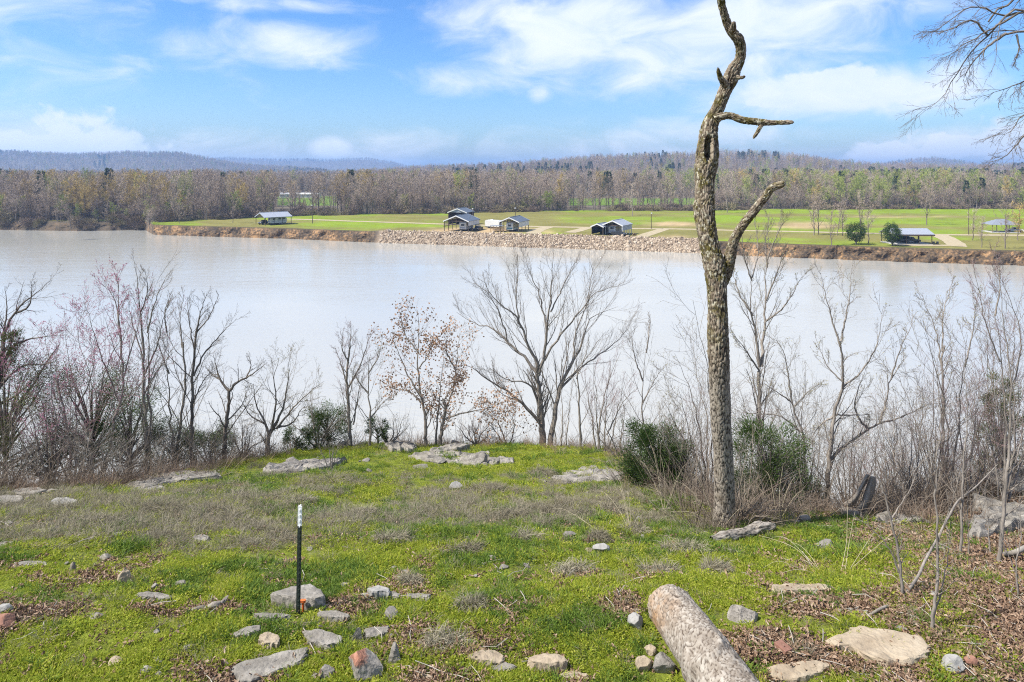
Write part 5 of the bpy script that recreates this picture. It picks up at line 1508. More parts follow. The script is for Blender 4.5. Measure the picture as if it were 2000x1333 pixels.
def build_wood_pieces():
    wood_piece('driftwood_log', 'weathered grey log lying at the foot of the dead snag', 'log', [gp(1388, 1062, .05), gp(1415, 1056, .06), gp(1450, 1047, .07), gp(1485, 1040, .07), gp(1515, 1036, .06)], [12, 21, 18, 23, 12], 41, 'wood_grey_x', .45, .012, 40, .022, .22)
    wood_piece('driftwood', 'gnarled grey root chunk in the grass left of the fence post', 'driftwood', [gp(372, 1190, .01), gp(388, 1188, .03), gp(402, 1184, .02), gp(418, 1184, .05), gp(432, 1179, .04), gp(446, 1172, .09)], [6, 12, 9, 17, 10, 5], 42, 'bark_grey', .5, .012, 24, .02, .04)
    wood_piece('driftwood', 'thin dark fallen stick below the pyramid rock at left', 'driftwood', [gp(120, 1134, .01), gp(160, 1132, .015), gp(190, 1128, .02)], [4, 5, 3], 43, 'wood_grey_x')
    wood_piece('weathered_stick', 'small upright grey stump left of the pyramid rock', 'stump', [gp(142, 1116, -.03), gp(142, 1116, .05), gp(143, 1116, .14)], [12, 11, 7], 44, 'wood_grey')
    g = ground(1696, 1210)
    wood_piece('dead_branch', 'long pale dead branch propped up through the saplings at right', 'branch',
               [gp(1696, 1211, .02), gp(1728, 1204, .04), (1759, 1183, 6.75), (1772, 1157, 6.85), (1794, 1124, 7.0), (1807, 1095, 7.15), (1827, 1059, 7.4), (1850, 1015, 7.7), (1872, 978, 8.0), (1905, 952, 8.3), (1950, 906, 8.6)], [4, 5, 5.5, 5.5, 5, 5, 4.5, 4, 4, 3, 2], 45, 'bark_grey', .1, .002, 10)
    wood_piece('dead_branch', 'grey fallen branch at the right edge above the leaves', 'branch', [gp(1958, 1096, .03), (1985, 1078, 7.7), (2030, 1055, 7.9)], [9, 9, 7], 46, 'bark_pale', .12, .002, 10)
    wood_piece('dead_branch', 'pale stick at the lower right picture corner', 'branch', [gp(1868, 1328, .01), gp(1930, 1330, .015), gp(2010, 1333, .02)], [3, 4, 4], 47, 'bark_pale', .1, .001, 8)
    # hollow leaning stump: two curved shells of old wood round an open split
    D = 10.15
    c0 = P(1668, 1003, D)
    t = thing('hollow_stump', 'hollow split grey stump leaning to the right on the brow', 'stump', (c0[0], c0[1], zt1(c0[0], c0[1])))
    org = np.array(t.location)
    def shell(left, right, dep, nm):
        n, k = 14, 9
        L = catmull(np.array(left, float), n); Rr = catmull(np.array(right, float), n)
        b = Bag(); rows = []
        for side in (0, 1):
            grid = []
            for i in range(n):
                for j in range(k):
                    s = j / (k - 1)
                    px = L[i, 0] * (1 - s) + Rr[i, 0] * s; py = L[i, 1] * (1 - s) + Rr[i, 1] * s
                    d = D + dep * math.sin(math.pi * s) * (-1) + side * .035 + (fbm(np.array([s * 9]), np.array([i * .35]), 61)[0] - .5) * .03
                    grid.append(P(px, py, d))
            rows.append(np.array(grid))
        i0 = np.arange(n * k).reshape(n, k)
        q = np.stack([i0[:-1, :-1], i0[:-1, 1:], i0[1:, 1:], i0[1:, :-1]], -1).reshape(-1, 4)
        V = np.vstack(rows); m_ = n * k
        qs = [q[:, ::-1], q + m_]
        rim = np.concatenate([i0[0], i0[1:, -1], i0[-1, ::-1][1:], i0[::-1, 0][1:-1]])
        r2 = np.roll(rim, -1); qs.append(np.stack([rim, r2, r2 + m_, rim + m_], 1))
        b.add(V, np.vstack(qs)); obj(nm, b.mesh(nm, True, None, org), M['wood_grey'], t)
    shell([(1644, 985), (1660, 975), (1672, 962), (1682, 945), (1692, 926)], [(1664, 992), (1676, 976), (1683, 960), (1692, 944), (1699, 928)], .05, 'shell')
    shell([(1668, 992), (1681, 982), (1688, 962), (1695, 942), (1700, 930)], [(1690, 1003), (1702, 980), (1708, 960), (1712, 942), (1708, 931)], .10, 'shell')
    wp = Bag(); a = {'plate': [], 'cid': []}
    bark_tube(wp, a, np.array([P(1640, 992, D), P(1655, 1001, D - .05), P(1675, 1006, D - .06), P(1692, 1004, D)]), np.array([6, 11, 12, 7]) / F * D, 16, .02, .03, .08, .008, 63, .3)
    obj('root_base', wp.mesh('root_base', True, None, org), M['wood_grey'], t)
build_wood_pieces()
# ------------------------------------------------------------------ bare trees on the brow
def bare_tree(name, label, D, limbs, seed, bark='bark_grey', twig='twig', k=(8, 5, 4), lf=(.42, .5, .55), ang=(22, 50), up=.07, depth=.35, buds=None, nbud=0, leaves=0, wob=.09, root=True, cat='tree', rmin=.0028, group=None, tmin=.18, lsz=.06):
    """limbs: [(start width px, end width px, [(px,py),...]), ...]; first one is the trunk from the foot"""
    rng = np.random.default_rng(seed)
    px0, py0 = limbs[0][2][0]
    X, Y = (px0 - CX) / F * D, D
    gz = zt1(X, Y)
    t = thing(name, label, cat, (X, Y, gz), group=group)
    org = np.array([X, Y, gz])
    done = []; LP = []; LR = []
    n = 16
    hpx = max(p[1] for l in limbs for p in l[2]) - min(p[1] for l in limbs for p in l[2])
    for li, (w0, w1, pts) in enumerate(limbs):
        pts = np.array(pts, float)
        o0 = 0.0
        if done:
            dd = np.concatenate(done); j = np.argmin(np.hypot(dd[:, 0] - pts[0, 0], dd[:, 1] - pts[0, 1])); o0 = dd[j, 2]
        ln = np.linalg.norm(np.diff(pts, axis=0), axis=1).sum()
        o1 = o0 + rng.uniform(-1, 1) * depth * ln / F * D * (0.15 if li == 0 else 1)
        c2 = catmull(pts, n); offs = np.linspace(o0, o1, n)
        c2[1:] += rng.normal(size=(n - 1, 2)) * ln * .006
        done.append(np.c_[c2, offs])
        w3 = np.array([P(x, y, D + o) for (x, y), o in zip(c2, offs)])
        if li == 0 or (root and pts[0, 1] > py0 - 6 and abs(pts[0, 0] - px0) < 40):
            zz = zt1(w3[0, 0], w3[0, 1]) - .08
            if w3[0, 2] > zz: w3 = np.vstack([[w3[0, 0], w3[0, 1], zz], w3[:-1] * 1.0]); w3[-1] = P(c2[-1, 0], c2[-1, 1], D + offs[-1])
        LP.append(w3); LR.append(((w1 * .95 if w1 > 3.5 else .6) + (w0 * .95 - (w1 * .95 if w1 > 3.5 else .6)) * (1 - np.linspace(0, 1, n)) ** 1.1) / 2 / F * D * .86)
    LP = np.array(LP); LR = np.array(LR)
    plen = np.linalg.norm(np.diff(LP, axis=1), axis=2).sum(1)
    tr = Bag(); tr.tubes(LP, LR, 8)
    l1 = spawn(LP, LR, plen, k[0], (tmin, .98), ang, lf[0] * 1.25, .40, 8, wob, up, rng, rmin * 1.1, taper=.3)
    tr.tubes(l1[0], l1[1], 5)
    cr = Bag()
    # limb tips continue as fine twigs
    l2 = spawn(*l1, k[1], (.15, 1.), ang, lf[1] * 1.1, .55, 5, wob * 1.2, up, rng, rmin * .85)
    cr.tubes(l2[0], l2[1], 3)
    l3 = spawn(*l2, k[2], (.15, 1.), (ang[0], ang[1] + 8), lf[2] * 1.15, .6, 4, wob * 1.4, up * .6, rng, rmin * .62)
    cr.tubes(l3[0], l3[1], 3)
    obj('trunk', tr.mesh('trunk', True, None, org), M[bark], t)
    obj('crown', cr.mesh('crown', True, None, org), M[twig], t)
    def at_twigs(n_, src):
        i = rng.integers(0, len(src[0]), n_); j = rng.integers(1, src[0].shape[1], n_); return src[0][i, j], src[0][i, j] - src[0][i, j - 1]
    if buds:
        p, d = at_twigs(nbud, l3); b = Bag()
        b.kites(p, d + rng.normal(size=p.shape) * .02, rng.uniform(.010, .022, len(p)), rng.uniform(.008, .015, len(p)), rng, .5)
        o = obj('buds', b.mesh('buds', False, None, org), M[buds], t); o['kind'] = 'stuff'
    if leaves:
        i = rng.integers(0, len(l2[0]), leaves // 4)
        c = np.repeat(l2[0][i, -1], 4, 0) + rng.normal(size=(len(i) * 4, 3)) * .09
        b = Bag(); b.kites(c, rng.normal(size=c.shape) + [0, 0, -.6], rng.uniform(.7, 1.35, len(c)) * lsz, rng.uniform(.6, .9, len(c)) * lsz, rng, .5)
        o = obj('leaves', b.mesh('leaves', False, None, org), M['leaf_brown'], t); o['kind'] = 'stuff'
    return t

def z7(*pts): return [(880 + .3752 * x, 460 + .3752 * y) for x, y in pts]
def z8(*pts): return [(1300 + .495 * x, 400 + .495 * y) for x, y in pts]
def z5(*pts): return [(.345 * x, 500 + .345 * y) for x, y in pts]
def z6(*pts): return [(480 + .3 * x, 560 + .3 * y) for x, y in pts]

def build_trees():
    # the big spreading tree in the middle
    bare_tree('spreading_tree', 'largest spreading bare tree on the brow at picture centre', 18.4, [
        (17, 10, z7((480, 1060), (468, 900), (458, 780), (450, 715))),
        (15, 3, z7((520, 1060), (545, 920), (570, 800), (620, 690), (680, 570), (720, 440), (800, 395), (870, 370))),
        (8, 2, z7((450, 715), (425, 685), (390, 640), (300, 560), (230, 490), (130, 460), (30, 400))),
        (8, 2, z7((452, 720), (445, 650), (400, 560), (370, 480), (320, 400), (250, 350), (150, 220))),
        (9, 2, z7((458, 730), (485, 640), (500, 500), (515, 400), (525, 250), (540, 90))),
        (6, 2, z7((490, 650), (540, 570), (600, 480), (680, 390), (760, 300), (910, 240))),
        (5, 2, z7((500, 500), (470, 330), (420, 220), (390, 110))),
        (6, 2, z7((575, 795), (680, 690), (780, 620), (880, 540), (935, 460))),
        (9, 2, z7((470, 985), (400, 900), (330, 840), (230, 770), (130, 710), (50, 650))),
        (6, 2, z7((455, 880), (430, 800), (380, 760), (300, 755), (200, 690))),
        (4, 2, z7((520, 400), (580, 280), (625, 180), (665, 120))),
        (4, 2, z7((362, 470), (340, 330), (350, 200), (345, 100))),
        (4, 2, z7((640, 640), (650, 500), (700, 380), (740, 200), (790, 130))),
        (4, 2, z7((300, 560), (260, 420), (190, 300), (120, 250)))], 1, 'bark_grey', 'twig', k=(14, 7, 4), lf=(.36, .45, .5), ang=(15, 38), up=.10, depth=.3)
    # left group
    bare_tree('gnarled_tree', 'gnarled dark tree entering at the left picture edge', 14.2, [
        (26, 14, [(-14, 905), (-10, 820), (-6, 740), (2, 690)]), (10, 3, [(2, 700), (10, 650), (30, 610), (60, 580), (100, 548)]), (10, 3, [(0, 730), (15, 690), (40, 668), (75, 660), (112, 655)]),
        (8, 3, [(-4, 760), (25, 730), (50, 712), (85, 712), (120, 700)]), (7, 2, [(5, 680), (8, 640), (14, 600), (10, 560)]), (6, 2, [(30, 612), (55, 600), (62, 570), (60, 548)]), (8, 3, [(-8, 720), (-40, 660), (-80, 610)])], 2, 'bark_dark', 'twig_dark', k=(8, 5, 4), lf=(.38, .45, .5), ang=(25, 60))
    bare_tree('redbud_tree', 'many stemmed redbud with pink buds in the left thicket', 14.0, [
        (7, 4, [(140, 935), (137, 880), (128, 820), (110, 740)]), (5, 2, [(145, 935), (150, 850), (145, 760), (130, 680), (128, 600)]), (5, 2, [(150, 935), (175, 860), (190, 780), (160, 690), (150, 620)]), (5, 2, [(132, 935), (100, 860), (80, 780), (62, 690)]),
        (5, 2, [(155, 935), (200, 850), (225, 760), (240, 680), (205, 600)]), (4, 2, [(120, 780), (95, 700), (85, 640)]), (4, 2, [(190, 780), (215, 700), (250, 640)]), (4, 2, [(150, 800), (180, 730), (185, 650)])], 3, 'bark_grey', 'twig_pink', k=(8, 6, 4), lf=(.40, .48, .5), buds='bud_pink', nbud=14000, ang=(22, 55))
    bare_tree('redbud_tree', 'low redbud leaning left with pink haze at far left', 13.6, [
        (6, 3, [(95, 945), (75, 880), (60, 810), (50, 740)]), (4, 2, [(90, 945), (50, 880), (25, 800), (15, 720)]), (4, 2, [(98, 945), (110, 860), (100, 760), (70, 680)])], 4, 'bark_grey', 'twig_pink', k=(8, 6, 4), lf=(.45, .5, .5), buds='bud_pink', nbud=8000, ang=(22, 55))
    bare_tree('twin_stem_tree', 'tallest slim twin stemmed tree in the left thicket', 14.8, [
        (11, 5, [(288, 925), (285, 840), (281, 740), (279, 660)]), (8, 3, [(294, 925), (294, 840), (292, 740), (288, 650), (285, 560)]), (5, 2, [(279, 670), (273, 590), (268, 545), (262, 512)]), (5, 2, [(284, 730), (305, 680), (320, 620), (330, 590)]), (4, 2, [(280, 700), (258, 630), (248, 570)]),
        (4, 2, [(288, 650), (300, 600), (315, 560), (322, 545)]), (4, 2, [(286, 760), (310, 720), (335, 690)]), (4, 2, [(275, 610), (288, 570), (283, 525)])], 5, 'bark_grey', 'twig', k=(9, 5, 4), lf=(.30, .5, .5), ang=(20, 45))
    bare_tree('slim_tree', 'slim leaning tree left of the tall twin stemmed tree', 14.4, [
        (8, 4, [(200, 930), (222, 830), (240, 740), (236, 660)]), (5, 2, [(236, 665), (228, 600), (215, 570), (203, 548)]), (4, 2, [(240, 740), (260, 670), (275, 620), (283, 590)]), (4, 2, [(232, 640), (232, 580), (228, 525)]), (4, 2, [(230, 780), (200, 700), (180, 640), (165, 590)])], 6, 'bark_grey', 'twig_pink', k=(9, 5, 4), lf=(.36, .5, .5), buds='bud_pink', nbud=5500, ang=(20, 48))
    bare_tree('slim_tree', 'dark straight tree right of the tall twin stemmed tree', 15.2, [
        (10, 5, [(374, 920), (375, 830), (377, 740), (383, 650)]), (5, 2, [(382, 660), (392, 610), (405, 570)]), (5, 2, [(378, 735), (400, 690), (430, 655), (462, 622)]), (4, 2, [(380, 690), (370, 630), (366, 580)]), (4, 2, [(384, 650), (408, 620), (428, 575)]), (4, 2, [(376, 790), (400, 740), (425, 720)])], 7, 'bark_dark', 'twig_dark', k=(9, 5, 4), lf=(.34, .5, .5), ang=(20, 45))
    bare_tree('slim_tree', 'pale slim tree between the twin stem and the dark straight tree', 15.6, [
        (8, 4, [(346, 900), (352, 820), (362, 740), (355, 670)]), (6, 3, [(340, 900), (332, 800), (327, 700), (326, 640)]), (4, 2, [(326, 650), (322, 610), (335, 570)]), (4, 2, [(356, 680), (352, 620), (360, 575)]), (4, 2, [(330, 730), (312, 680), (305, 640)])], 8, 'bark_pale', 'twig', k=(9, 5, 4), lf=(.36, .5, .5), ang=(20, 45))
    bare_tree('crooked_tree', 'small crooked dark forked tree on the left brow', 15.9, [
        (11, 7, [(438, 880), (441, 830), (446, 790), (448, 762)]), (7, 3, [(448, 764), (432, 745), (424, 722), (416, 692)]), (7, 3, [(448, 764), (462, 748), (482, 738), (505, 722), (522, 708)]), (4, 2, [(430, 742), (412, 730), (400, 715)]), (4, 2, [(480, 740), (490, 715), (485, 695)])], 9, 'bark_dark', 'twig_dark', k=(8, 5, 4), lf=(.5, .5, .5), ang=(28, 65), wob=.16)
    bare_tree('shrubby_tree', 'low spreading tree with pale buds left of the evergreen bush', 16.4, [
        (13, 8, [(524, 892), (523, 870), (526, 848), (535, 835)]), (7, 3, [(526, 850), (515, 820), (500, 790), (495, 750)]), (7, 3, [(534, 838), (552, 800), (562, 750), (565, 705)]), (6, 2, [(540, 838), (570, 800), (600, 770), (632, 745)]), (6, 2, [(528, 845), (540, 790), (535, 740), (545, 700)]), (5, 2, [(545, 835), (572, 826), (590, 800), (612, 790)]), (5, 2, [(520, 830), (490, 812), (470, 780)])], 10, 'bark_grey', 'twig', k=(8, 6, 4), lf=(.46, .5, .5), buds='bud_pale', nbud=2200, ang=(25, 60), wob=.13)
    bare_tree('slim_tree', 'purplish upright tree right of the evergreen bush', 17.0, [
        (9, 5, [(684, 868), (682, 810), (678, 750), (680, 700)]), (5, 2, [(680, 705), (684, 670), (686, 636)]), (5, 2, [(679, 760), (700, 720), (715, 680), (726, 648)]), (4, 2, [(678, 750), (665, 710), (655, 680)]), (4, 2, [(690, 830), (700, 770), (712, 720)]), (4, 2, [(681, 710), (668, 680), (670, 648)])], 11, 'bark_grey', 'twig_pink', k=(9, 5, 4), lf=(.36, .5, .5), ang=(20, 45))
    bare_tree('slim_tree', 'thin wavy tree just right of the purplish upright tree', 16.9, [
        (6, 3, [(722, 860), (724, 810), (718, 770), (720, 720), (716, 680)]), (4, 2, [(722, 820), (745, 790), (765, 770)]), (4, 2, [(720, 770), (700, 745), (690, 720)]), (4, 2, [(719, 730), (738, 700), (745, 670)])], 12, 'bark_grey', 'twig', k=(9, 5, 4), lf=(.46, .5, .5), ang=(25, 55), buds='bud_pale', nbud=700)
    bare_tree('oak_sapling', 'young oak still holding brown leaves, left of two', 17.6, [
        (9, 5, [(832, 862), (830, 810), (826, 790), (818, 760)]), (5, 2, [(820, 765), (816, 700), (818, 650), (816, 605)]), (5, 2, [(826, 790), (800, 765), (770, 760), (745, 745)]), (5, 2, [(822, 775), (795, 730), (778, 690), (760, 650)]), (4, 2, [(818, 720), (838, 690), (840, 660)]), (4, 2, [(817, 690), (790, 650), (782, 612)])], 13, 'bark_grey', 'twig', k=(8, 4, 3), lf=(.36, .5, .5), leaves=1500, ang=(25, 55))
    bare_tree('oak_sapling', 'young oak still holding brown leaves, right of two', 17.7, [
        (10, 6, [(860, 866), (864, 830), (870, 800), (866, 780)]), (6, 2, [(852, 866), (856, 800), (862, 740), (868, 690)]), (5, 2, [(868, 805), (885, 760), (893, 700), (900, 640)]), (5, 2, [(866, 820), (900, 808), (945, 800), (985, 785)]), (4, 2, [(866, 785), (880, 760), (900, 740)]), (4, 2, [(888, 720), (870, 680), (880, 645)])], 14, 'bark_grey', 'twig', k=(8, 4, 3), lf=(.38, .5, .5), leaves=1700, ang=(25, 55))
    bare_tree('low_shrub', 'leafy brown twigs hanging low between oak and spreading tree', 17.9, [
        (4, 2, [(985, 870), (965, 840), (940, 815)]), (4, 2, [(990, 870), (975, 830), (965, 790)]), (4, 2, [(995, 870), (1005, 830), (990, 800)])], 15, 'bark_grey', 'twig', k=(9, 5, 3), lf=(.7, .5, .5), leaves=600, ang=(25, 60), cat='shrub')
    # stems right of the spreading tree
    bare_tree('thin_tree', 'thin straight stem just right of the spreading tree', 17.2, [
        (7, 3, [(1133, 880), (1132, 800), (1126, 720), (1122, 650)]), (4, 2, [(1096, 876), (1098, 800), (1092, 740)]), (4, 2, [(1104, 878), (1112, 800), (1118, 740)]), (3, 2, [(1088, 876), (1080, 810), (1068, 740)]), (3, 2, [(1126, 740), (1145, 690), (1150, 650)])], 16, 'bark_grey', 'twig', k=(8, 4, 3), lf=(.28, .5, .5), ang=(18, 42))
    bare_tree('fan_shrub', 'fan shaped cluster of reddish stems left of the young cedar', 16.6, [
        (6, 3, [(1168, 880), (1175, 800), (1190, 740), (1215, 690)]), (5, 2, [(1180, 884), (1184, 800), (1190, 720)]), (5, 2, [(1164, 880), (1152, 800), (1142, 730)]), (4, 2, [(1190, 880), (1206, 800), (1222, 740)]), (4, 2, [(1172, 880), (1165, 800), (1160, 700)]), (4, 2, [(1185, 850), (1215, 790), (1240, 760)])], 17, 'bark_grey', 'twig_pink', k=(8, 5, 4), lf=(.36, .5, .5), ang=(15, 40), cat='shrub')
    bare_tree('thin_tree', 'thin pale sapling rising behind the young cedar', 16.0, [
        (7, 3, [(1252, 900), (1253, 820), (1256, 740), (1262, 680)]), (4, 2, [(1262, 690), (1268, 650), (1270, 615)]), (4, 2, [(1256, 745), (1240, 700), (1232, 640)]), (4, 2, [(1254, 790), (1280, 740), (1295, 720)])], 18, 'bark_grey', 'twig', k=(8, 5, 4), lf=(.4, .5, .5), ang=(20, 48))
    bare_tree('bushy_shrub', 'tangled bare shrub filling the gap left of the snag', 12.6, [
        (6, 3, [(1378, 930), (1368, 850), (1350, 770), (1318, 690)]), (5, 2, [(1372, 930), (1345, 840), (1325, 760)]), (5, 2, [(1382, 930), (1380, 830), (1362, 730), (1345, 640)]), (4, 2, [(1390, 930), (1392, 800), (1375, 690), (1352, 590)]), (4, 2, [(1360, 900), (1325, 840), (1300, 790)])], 19, 'bark_grey', 'twig', k=(8, 6, 4), lf=(.36, .5, .5), ang=(22, 55), buds='bud_pale', nbud=900, cat='shrub')
    # right-hand trees
    bare_tree('two_trunk_tree', 'tall bare tree with two trunks and a dark knot right of snag', 13.6, [
        (13, 9, z8((372, 1000), (370, 880), (370, 760), (372, 660))), (8, 3, z8((370, 640), (352, 490), (335, 400), (340, 280))), (9, 3, z8((378, 640), (392, 470), (395, 350), (400, 200))), (5, 2, z8((345, 440), (290, 350), (260, 240))), (5, 2, z8((395, 380), (440, 270), (470, 170))),
        (4, 2, z8((340, 300), (310, 200), (300, 100))), (4, 2, z8((400, 250), (395, 150), (410, 50))), (5, 2, z8((372, 660), (320, 580), (260, 500))), (5, 2, z8((395, 460), (470, 400), (540, 280))), (4, 2, z8((400, 220), (440, 120), (480, 40))), (4, 2, z8((342, 290), (365, 180), (350, 60)))], 20, 'bark_grey', 'twig', k=(9, 6, 4), lf=(.34, .5, .5), ang=(16, 42), buds='bud_pale', nbud=2600)
    t = bare_tree('leaning_tree', 'tree with one trunk upright and one long limb leaning right', 11.6, [
        (13, 8, z8((636, 1160), (645, 1010), (655, 900), (668, 800))), (7, 4, z8((668, 810), (700, 710), (695, 600), (688, 540))), (5, 2, z8((690, 560), (650, 430), (610, 270))), (5, 2, z8((692, 540), (720, 400), (735, 250))), (8, 4, z8((645, 1010), (700, 960), (780, 900), (850, 860))), (6, 3, z8((800, 890), (755, 830), (750, 760), (790, 650))), (6, 3, z8((845, 860), (870, 780), (890, 690), (960, 590))), (5, 2, z8((850, 862), (930, 840), (1010, 800), (1090, 780))),
        (5, 2, z8((700, 720), (770, 660), (830, 560), (860, 400))), (4, 2, z8((890, 690), (930, 560), (990, 440))), (4, 2, z8((700, 700), (640, 640), (590, 520))), (5, 2, z8((668, 830), (600, 880), (560, 950))), (4, 2, z8((670, 830), (760, 830), (840, 825)))], 21, 'bark_grey', 'twig', k=(8, 5, 4), lf=(.34, .5, .5), ang=(22, 55), buds='bud_pale', nbud=1800)
    bare_tree('curvy_tree', 'small wavy pale tree between the two trunk tree and leaning tree', 12.6, [
        (7, 4, z8((555, 1060), (540, 900), (510, 820), (495, 740))), (5, 2, z8((495, 750), (480, 650), (455, 560), (410, 520))), (4, 2, z8((505, 800), (560, 740), (620, 700))), (4, 2, z8((500, 780), (440, 740), (380, 700))), (5, 3, z8((540, 900), (440, 830), (340, 825), (265, 795)))], 22, 'bark_pale', 'twig', k=(8, 5, 4), lf=(.40, .5, .5), ang=(25, 60), buds='bud_pale', nbud=800)
    bare_tree('many_stem_tree', 'dense many stemmed bare tree in the right thicket', 11.4, [
        (9, 4, z8((1085, 1230), (1090, 1000), (1095, 800), (1090, 560))), (6, 2, z8((1100, 1230), (1110, 900), (1080, 680), (1020, 500))), (6, 3, z8((1110, 1230), (1150, 950), (1170, 720), (1190, 520))), (5, 2, z8((1075, 1230), (1030, 1000), (970, 800), (900, 640))), (5, 2, z8((1115, 1230), (1200, 980), (1270, 760), (1300, 580))), (4, 2, z8((1090, 580), (1100, 420), (1140, 270))), (4, 2, z8((1090, 640), (1060, 480), (1000, 350))), (4, 2, z8((1180, 640), (1215, 480), (1230, 350)))], 23, 'bark_grey', 'twig', k=(9, 6, 4), lf=(.32, .5, .5), ang=(18, 45), buds='bud_pale', nbud=1200)
    bare_tree('many_stem_tree', 'tall thin stemmed tree at the right picture edge', 10.8, [
        (8, 3, z8((1330, 1180), (1345, 900), (1320, 600), (1290, 400))), (6, 2, z8((1340, 1180), (1380, 900), (1370, 650), (1400, 400))), (5, 2, z8((1320, 1180), (1290, 950), (1230, 800), (1180, 640))), (4, 2, z8((1320, 620), (1260, 450), (1220, 260))), (4, 2, z8((1375, 700), (1400, 520), (1330, 300))), (4, 2, z8((1300, 440), (1320, 300), (1300, 180))), (5, 2, z8((1350, 1180), (1420, 950), (1460, 700)))], 24, 'bark_grey', 'twig_pink', k=(9, 6, 4), lf=(.34, .5, .5), ang=(18, 48))
    # near saplings at the right, rooted in the leaf litter
    def sap(label, seed, limbs, **kw):
        gpt = ground(*limbs[0][2][0]); return bare_tree('sapling', label, gpt[1], limbs, seed, kw.pop('bark', 'bark_grey'), 'twig', k=kw.pop('k', (7, 4, 3)), lf=(.26, .5, .5), ang=(20, 50), depth=.12, tmin=.35, rmin=.0018, **kw)
    sap('greenish sapling curving left beside the propped dead branch', 31, [(8, 5, [(1766, 1180), (1758, 1110), (1752, 1060), (1737, 1007)]), (5, 2, [(1738, 1010), (1722, 950), (1700, 910), (1668, 880)]), (4, 2, [(1757, 1120), (1735, 1070), (1705, 1035), (1670, 1010)]), (4, 2, [(1740, 1015), (1775, 960), (1800, 900)])])
    sap('tallest sapling rooted behind the big lower right slab', 32, [(9, 5, [(1817, 1243), (1826, 1180), (1832, 1111), (1830, 1030)]), (5, 2, [(1830, 1035), (1828, 930), (1836, 820), (1830, 700)]), (4, 2, [(1820, 1225), (1840, 1150), (1852, 1090), (1856, 1020)]), (3, 2, [(1832, 1060), (1860, 980), (1880, 900)]), (3, 2, [(1829, 960), (1800, 880), (1790, 800)])])
    sap('straight sapling at right before the rock ledge, left of two', 33, [(7, 4, [(1876, 1095), (1878, 1030), (1880, 960), (1884, 880)]), (3, 2, [(1884, 885), (1890, 800), (1880, 700)]), (3, 2, [(1893, 1096), (1890, 1000), (1888, 930)])])
    sap('straight sapling at right before the rock ledge, right of two', 34, [(10, 6, [(1950, 1110), (1958, 1030), (1966, 940), (1972, 840)]), (5, 2, [(1972, 845), (1975, 740), (1962, 640), (1950, 520)]), (4, 2, [(1966, 950), (1990, 880), (2010, 800)]), (4, 2, [(1934, 1078), (1930, 1020), (1925, 950)]), (3, 2, [(1972, 850), (1940, 760), (1925, 680)])])
    sap('small bare sapling at the right edge in leaf litter', 35, [(5, 3, [(1990, 1180), (1985, 1110), (1995, 1040), (1990, 960)]), (3, 2, [(1990, 1130), (1960, 1060), (1945, 1000)])])
    sap('little red brown shrub in front of the broken ledge', 36, [(4, 2, [(646, 921), (645, 890), (640, 862)]), (3, 2, [(649, 921), (655, 890), (662, 862)]), (3, 2, [(643, 921), (632, 892), (622, 868)]), (3, 2, [(648, 921), (650, 885), (650, 858)])], cat='shrub', k=(7, 4, 3))
    # the overhanging tree, standing outside the picture on the right
    D = 9.2
    X = 8.9; gz = zt1(X, D - 1)
    bx = CX + F * X / D
    bare_tree('overhanging_tree', 'bare branches hanging into the sky at the top right corner', D, [
        (60, 30, [(bx, 1010), (bx - 5, 600), (bx - 10, 250), (bx - 25, -40)]),
        (14, 5, [(bx - 12, 200), (2180, 60), (2080, 50), (2000, 62), (1965, 66)]), (12, 4, [(bx - 18, 20), (2150, -60), (2020, -20), (1950, 20), (1935, 40)]), (6, 2, [(2040, 58), (1990, 20), (1930, 70), (1890, 110), (1860, 160), (1825, 205), (1790, 218)]), (7, 2, [(1965, 66), (1925, 95), (1895, 130), (1880, 160)]),
        (6, 2, [(2010, 20), (1960, 30), (1900, 15), (1850, 45), (1812, 72)]), (6, 2, [(1990, 25), (1930, 60), (1880, 90), (1840, 120)]), (5, 2, [(1930, 70), (1900, 40), (1850, 60), (1800, 62)]), (8, 2, [(2120, 120), (2060, 150), (2000, 160), (1960, 175), (1930, 190)]), (8, 2, [(2160, 160), (2080, 200), (2000, 225), (1975, 260), (1945, 262)]), (6, 2, [(2040, 215), (2000, 265), (1970, 300), (1930, 320)]), (5, 2, [(1985, 68), (1990, 95), (1980, 130)])], 41, 'bark_dark', 'twig_dark', k=(14, 6, 3), lf=(.27, .5, .6), ang=(18, 48), up=-.05, depth=.10, rmin=.0022, tmin=.3)
build_trees()

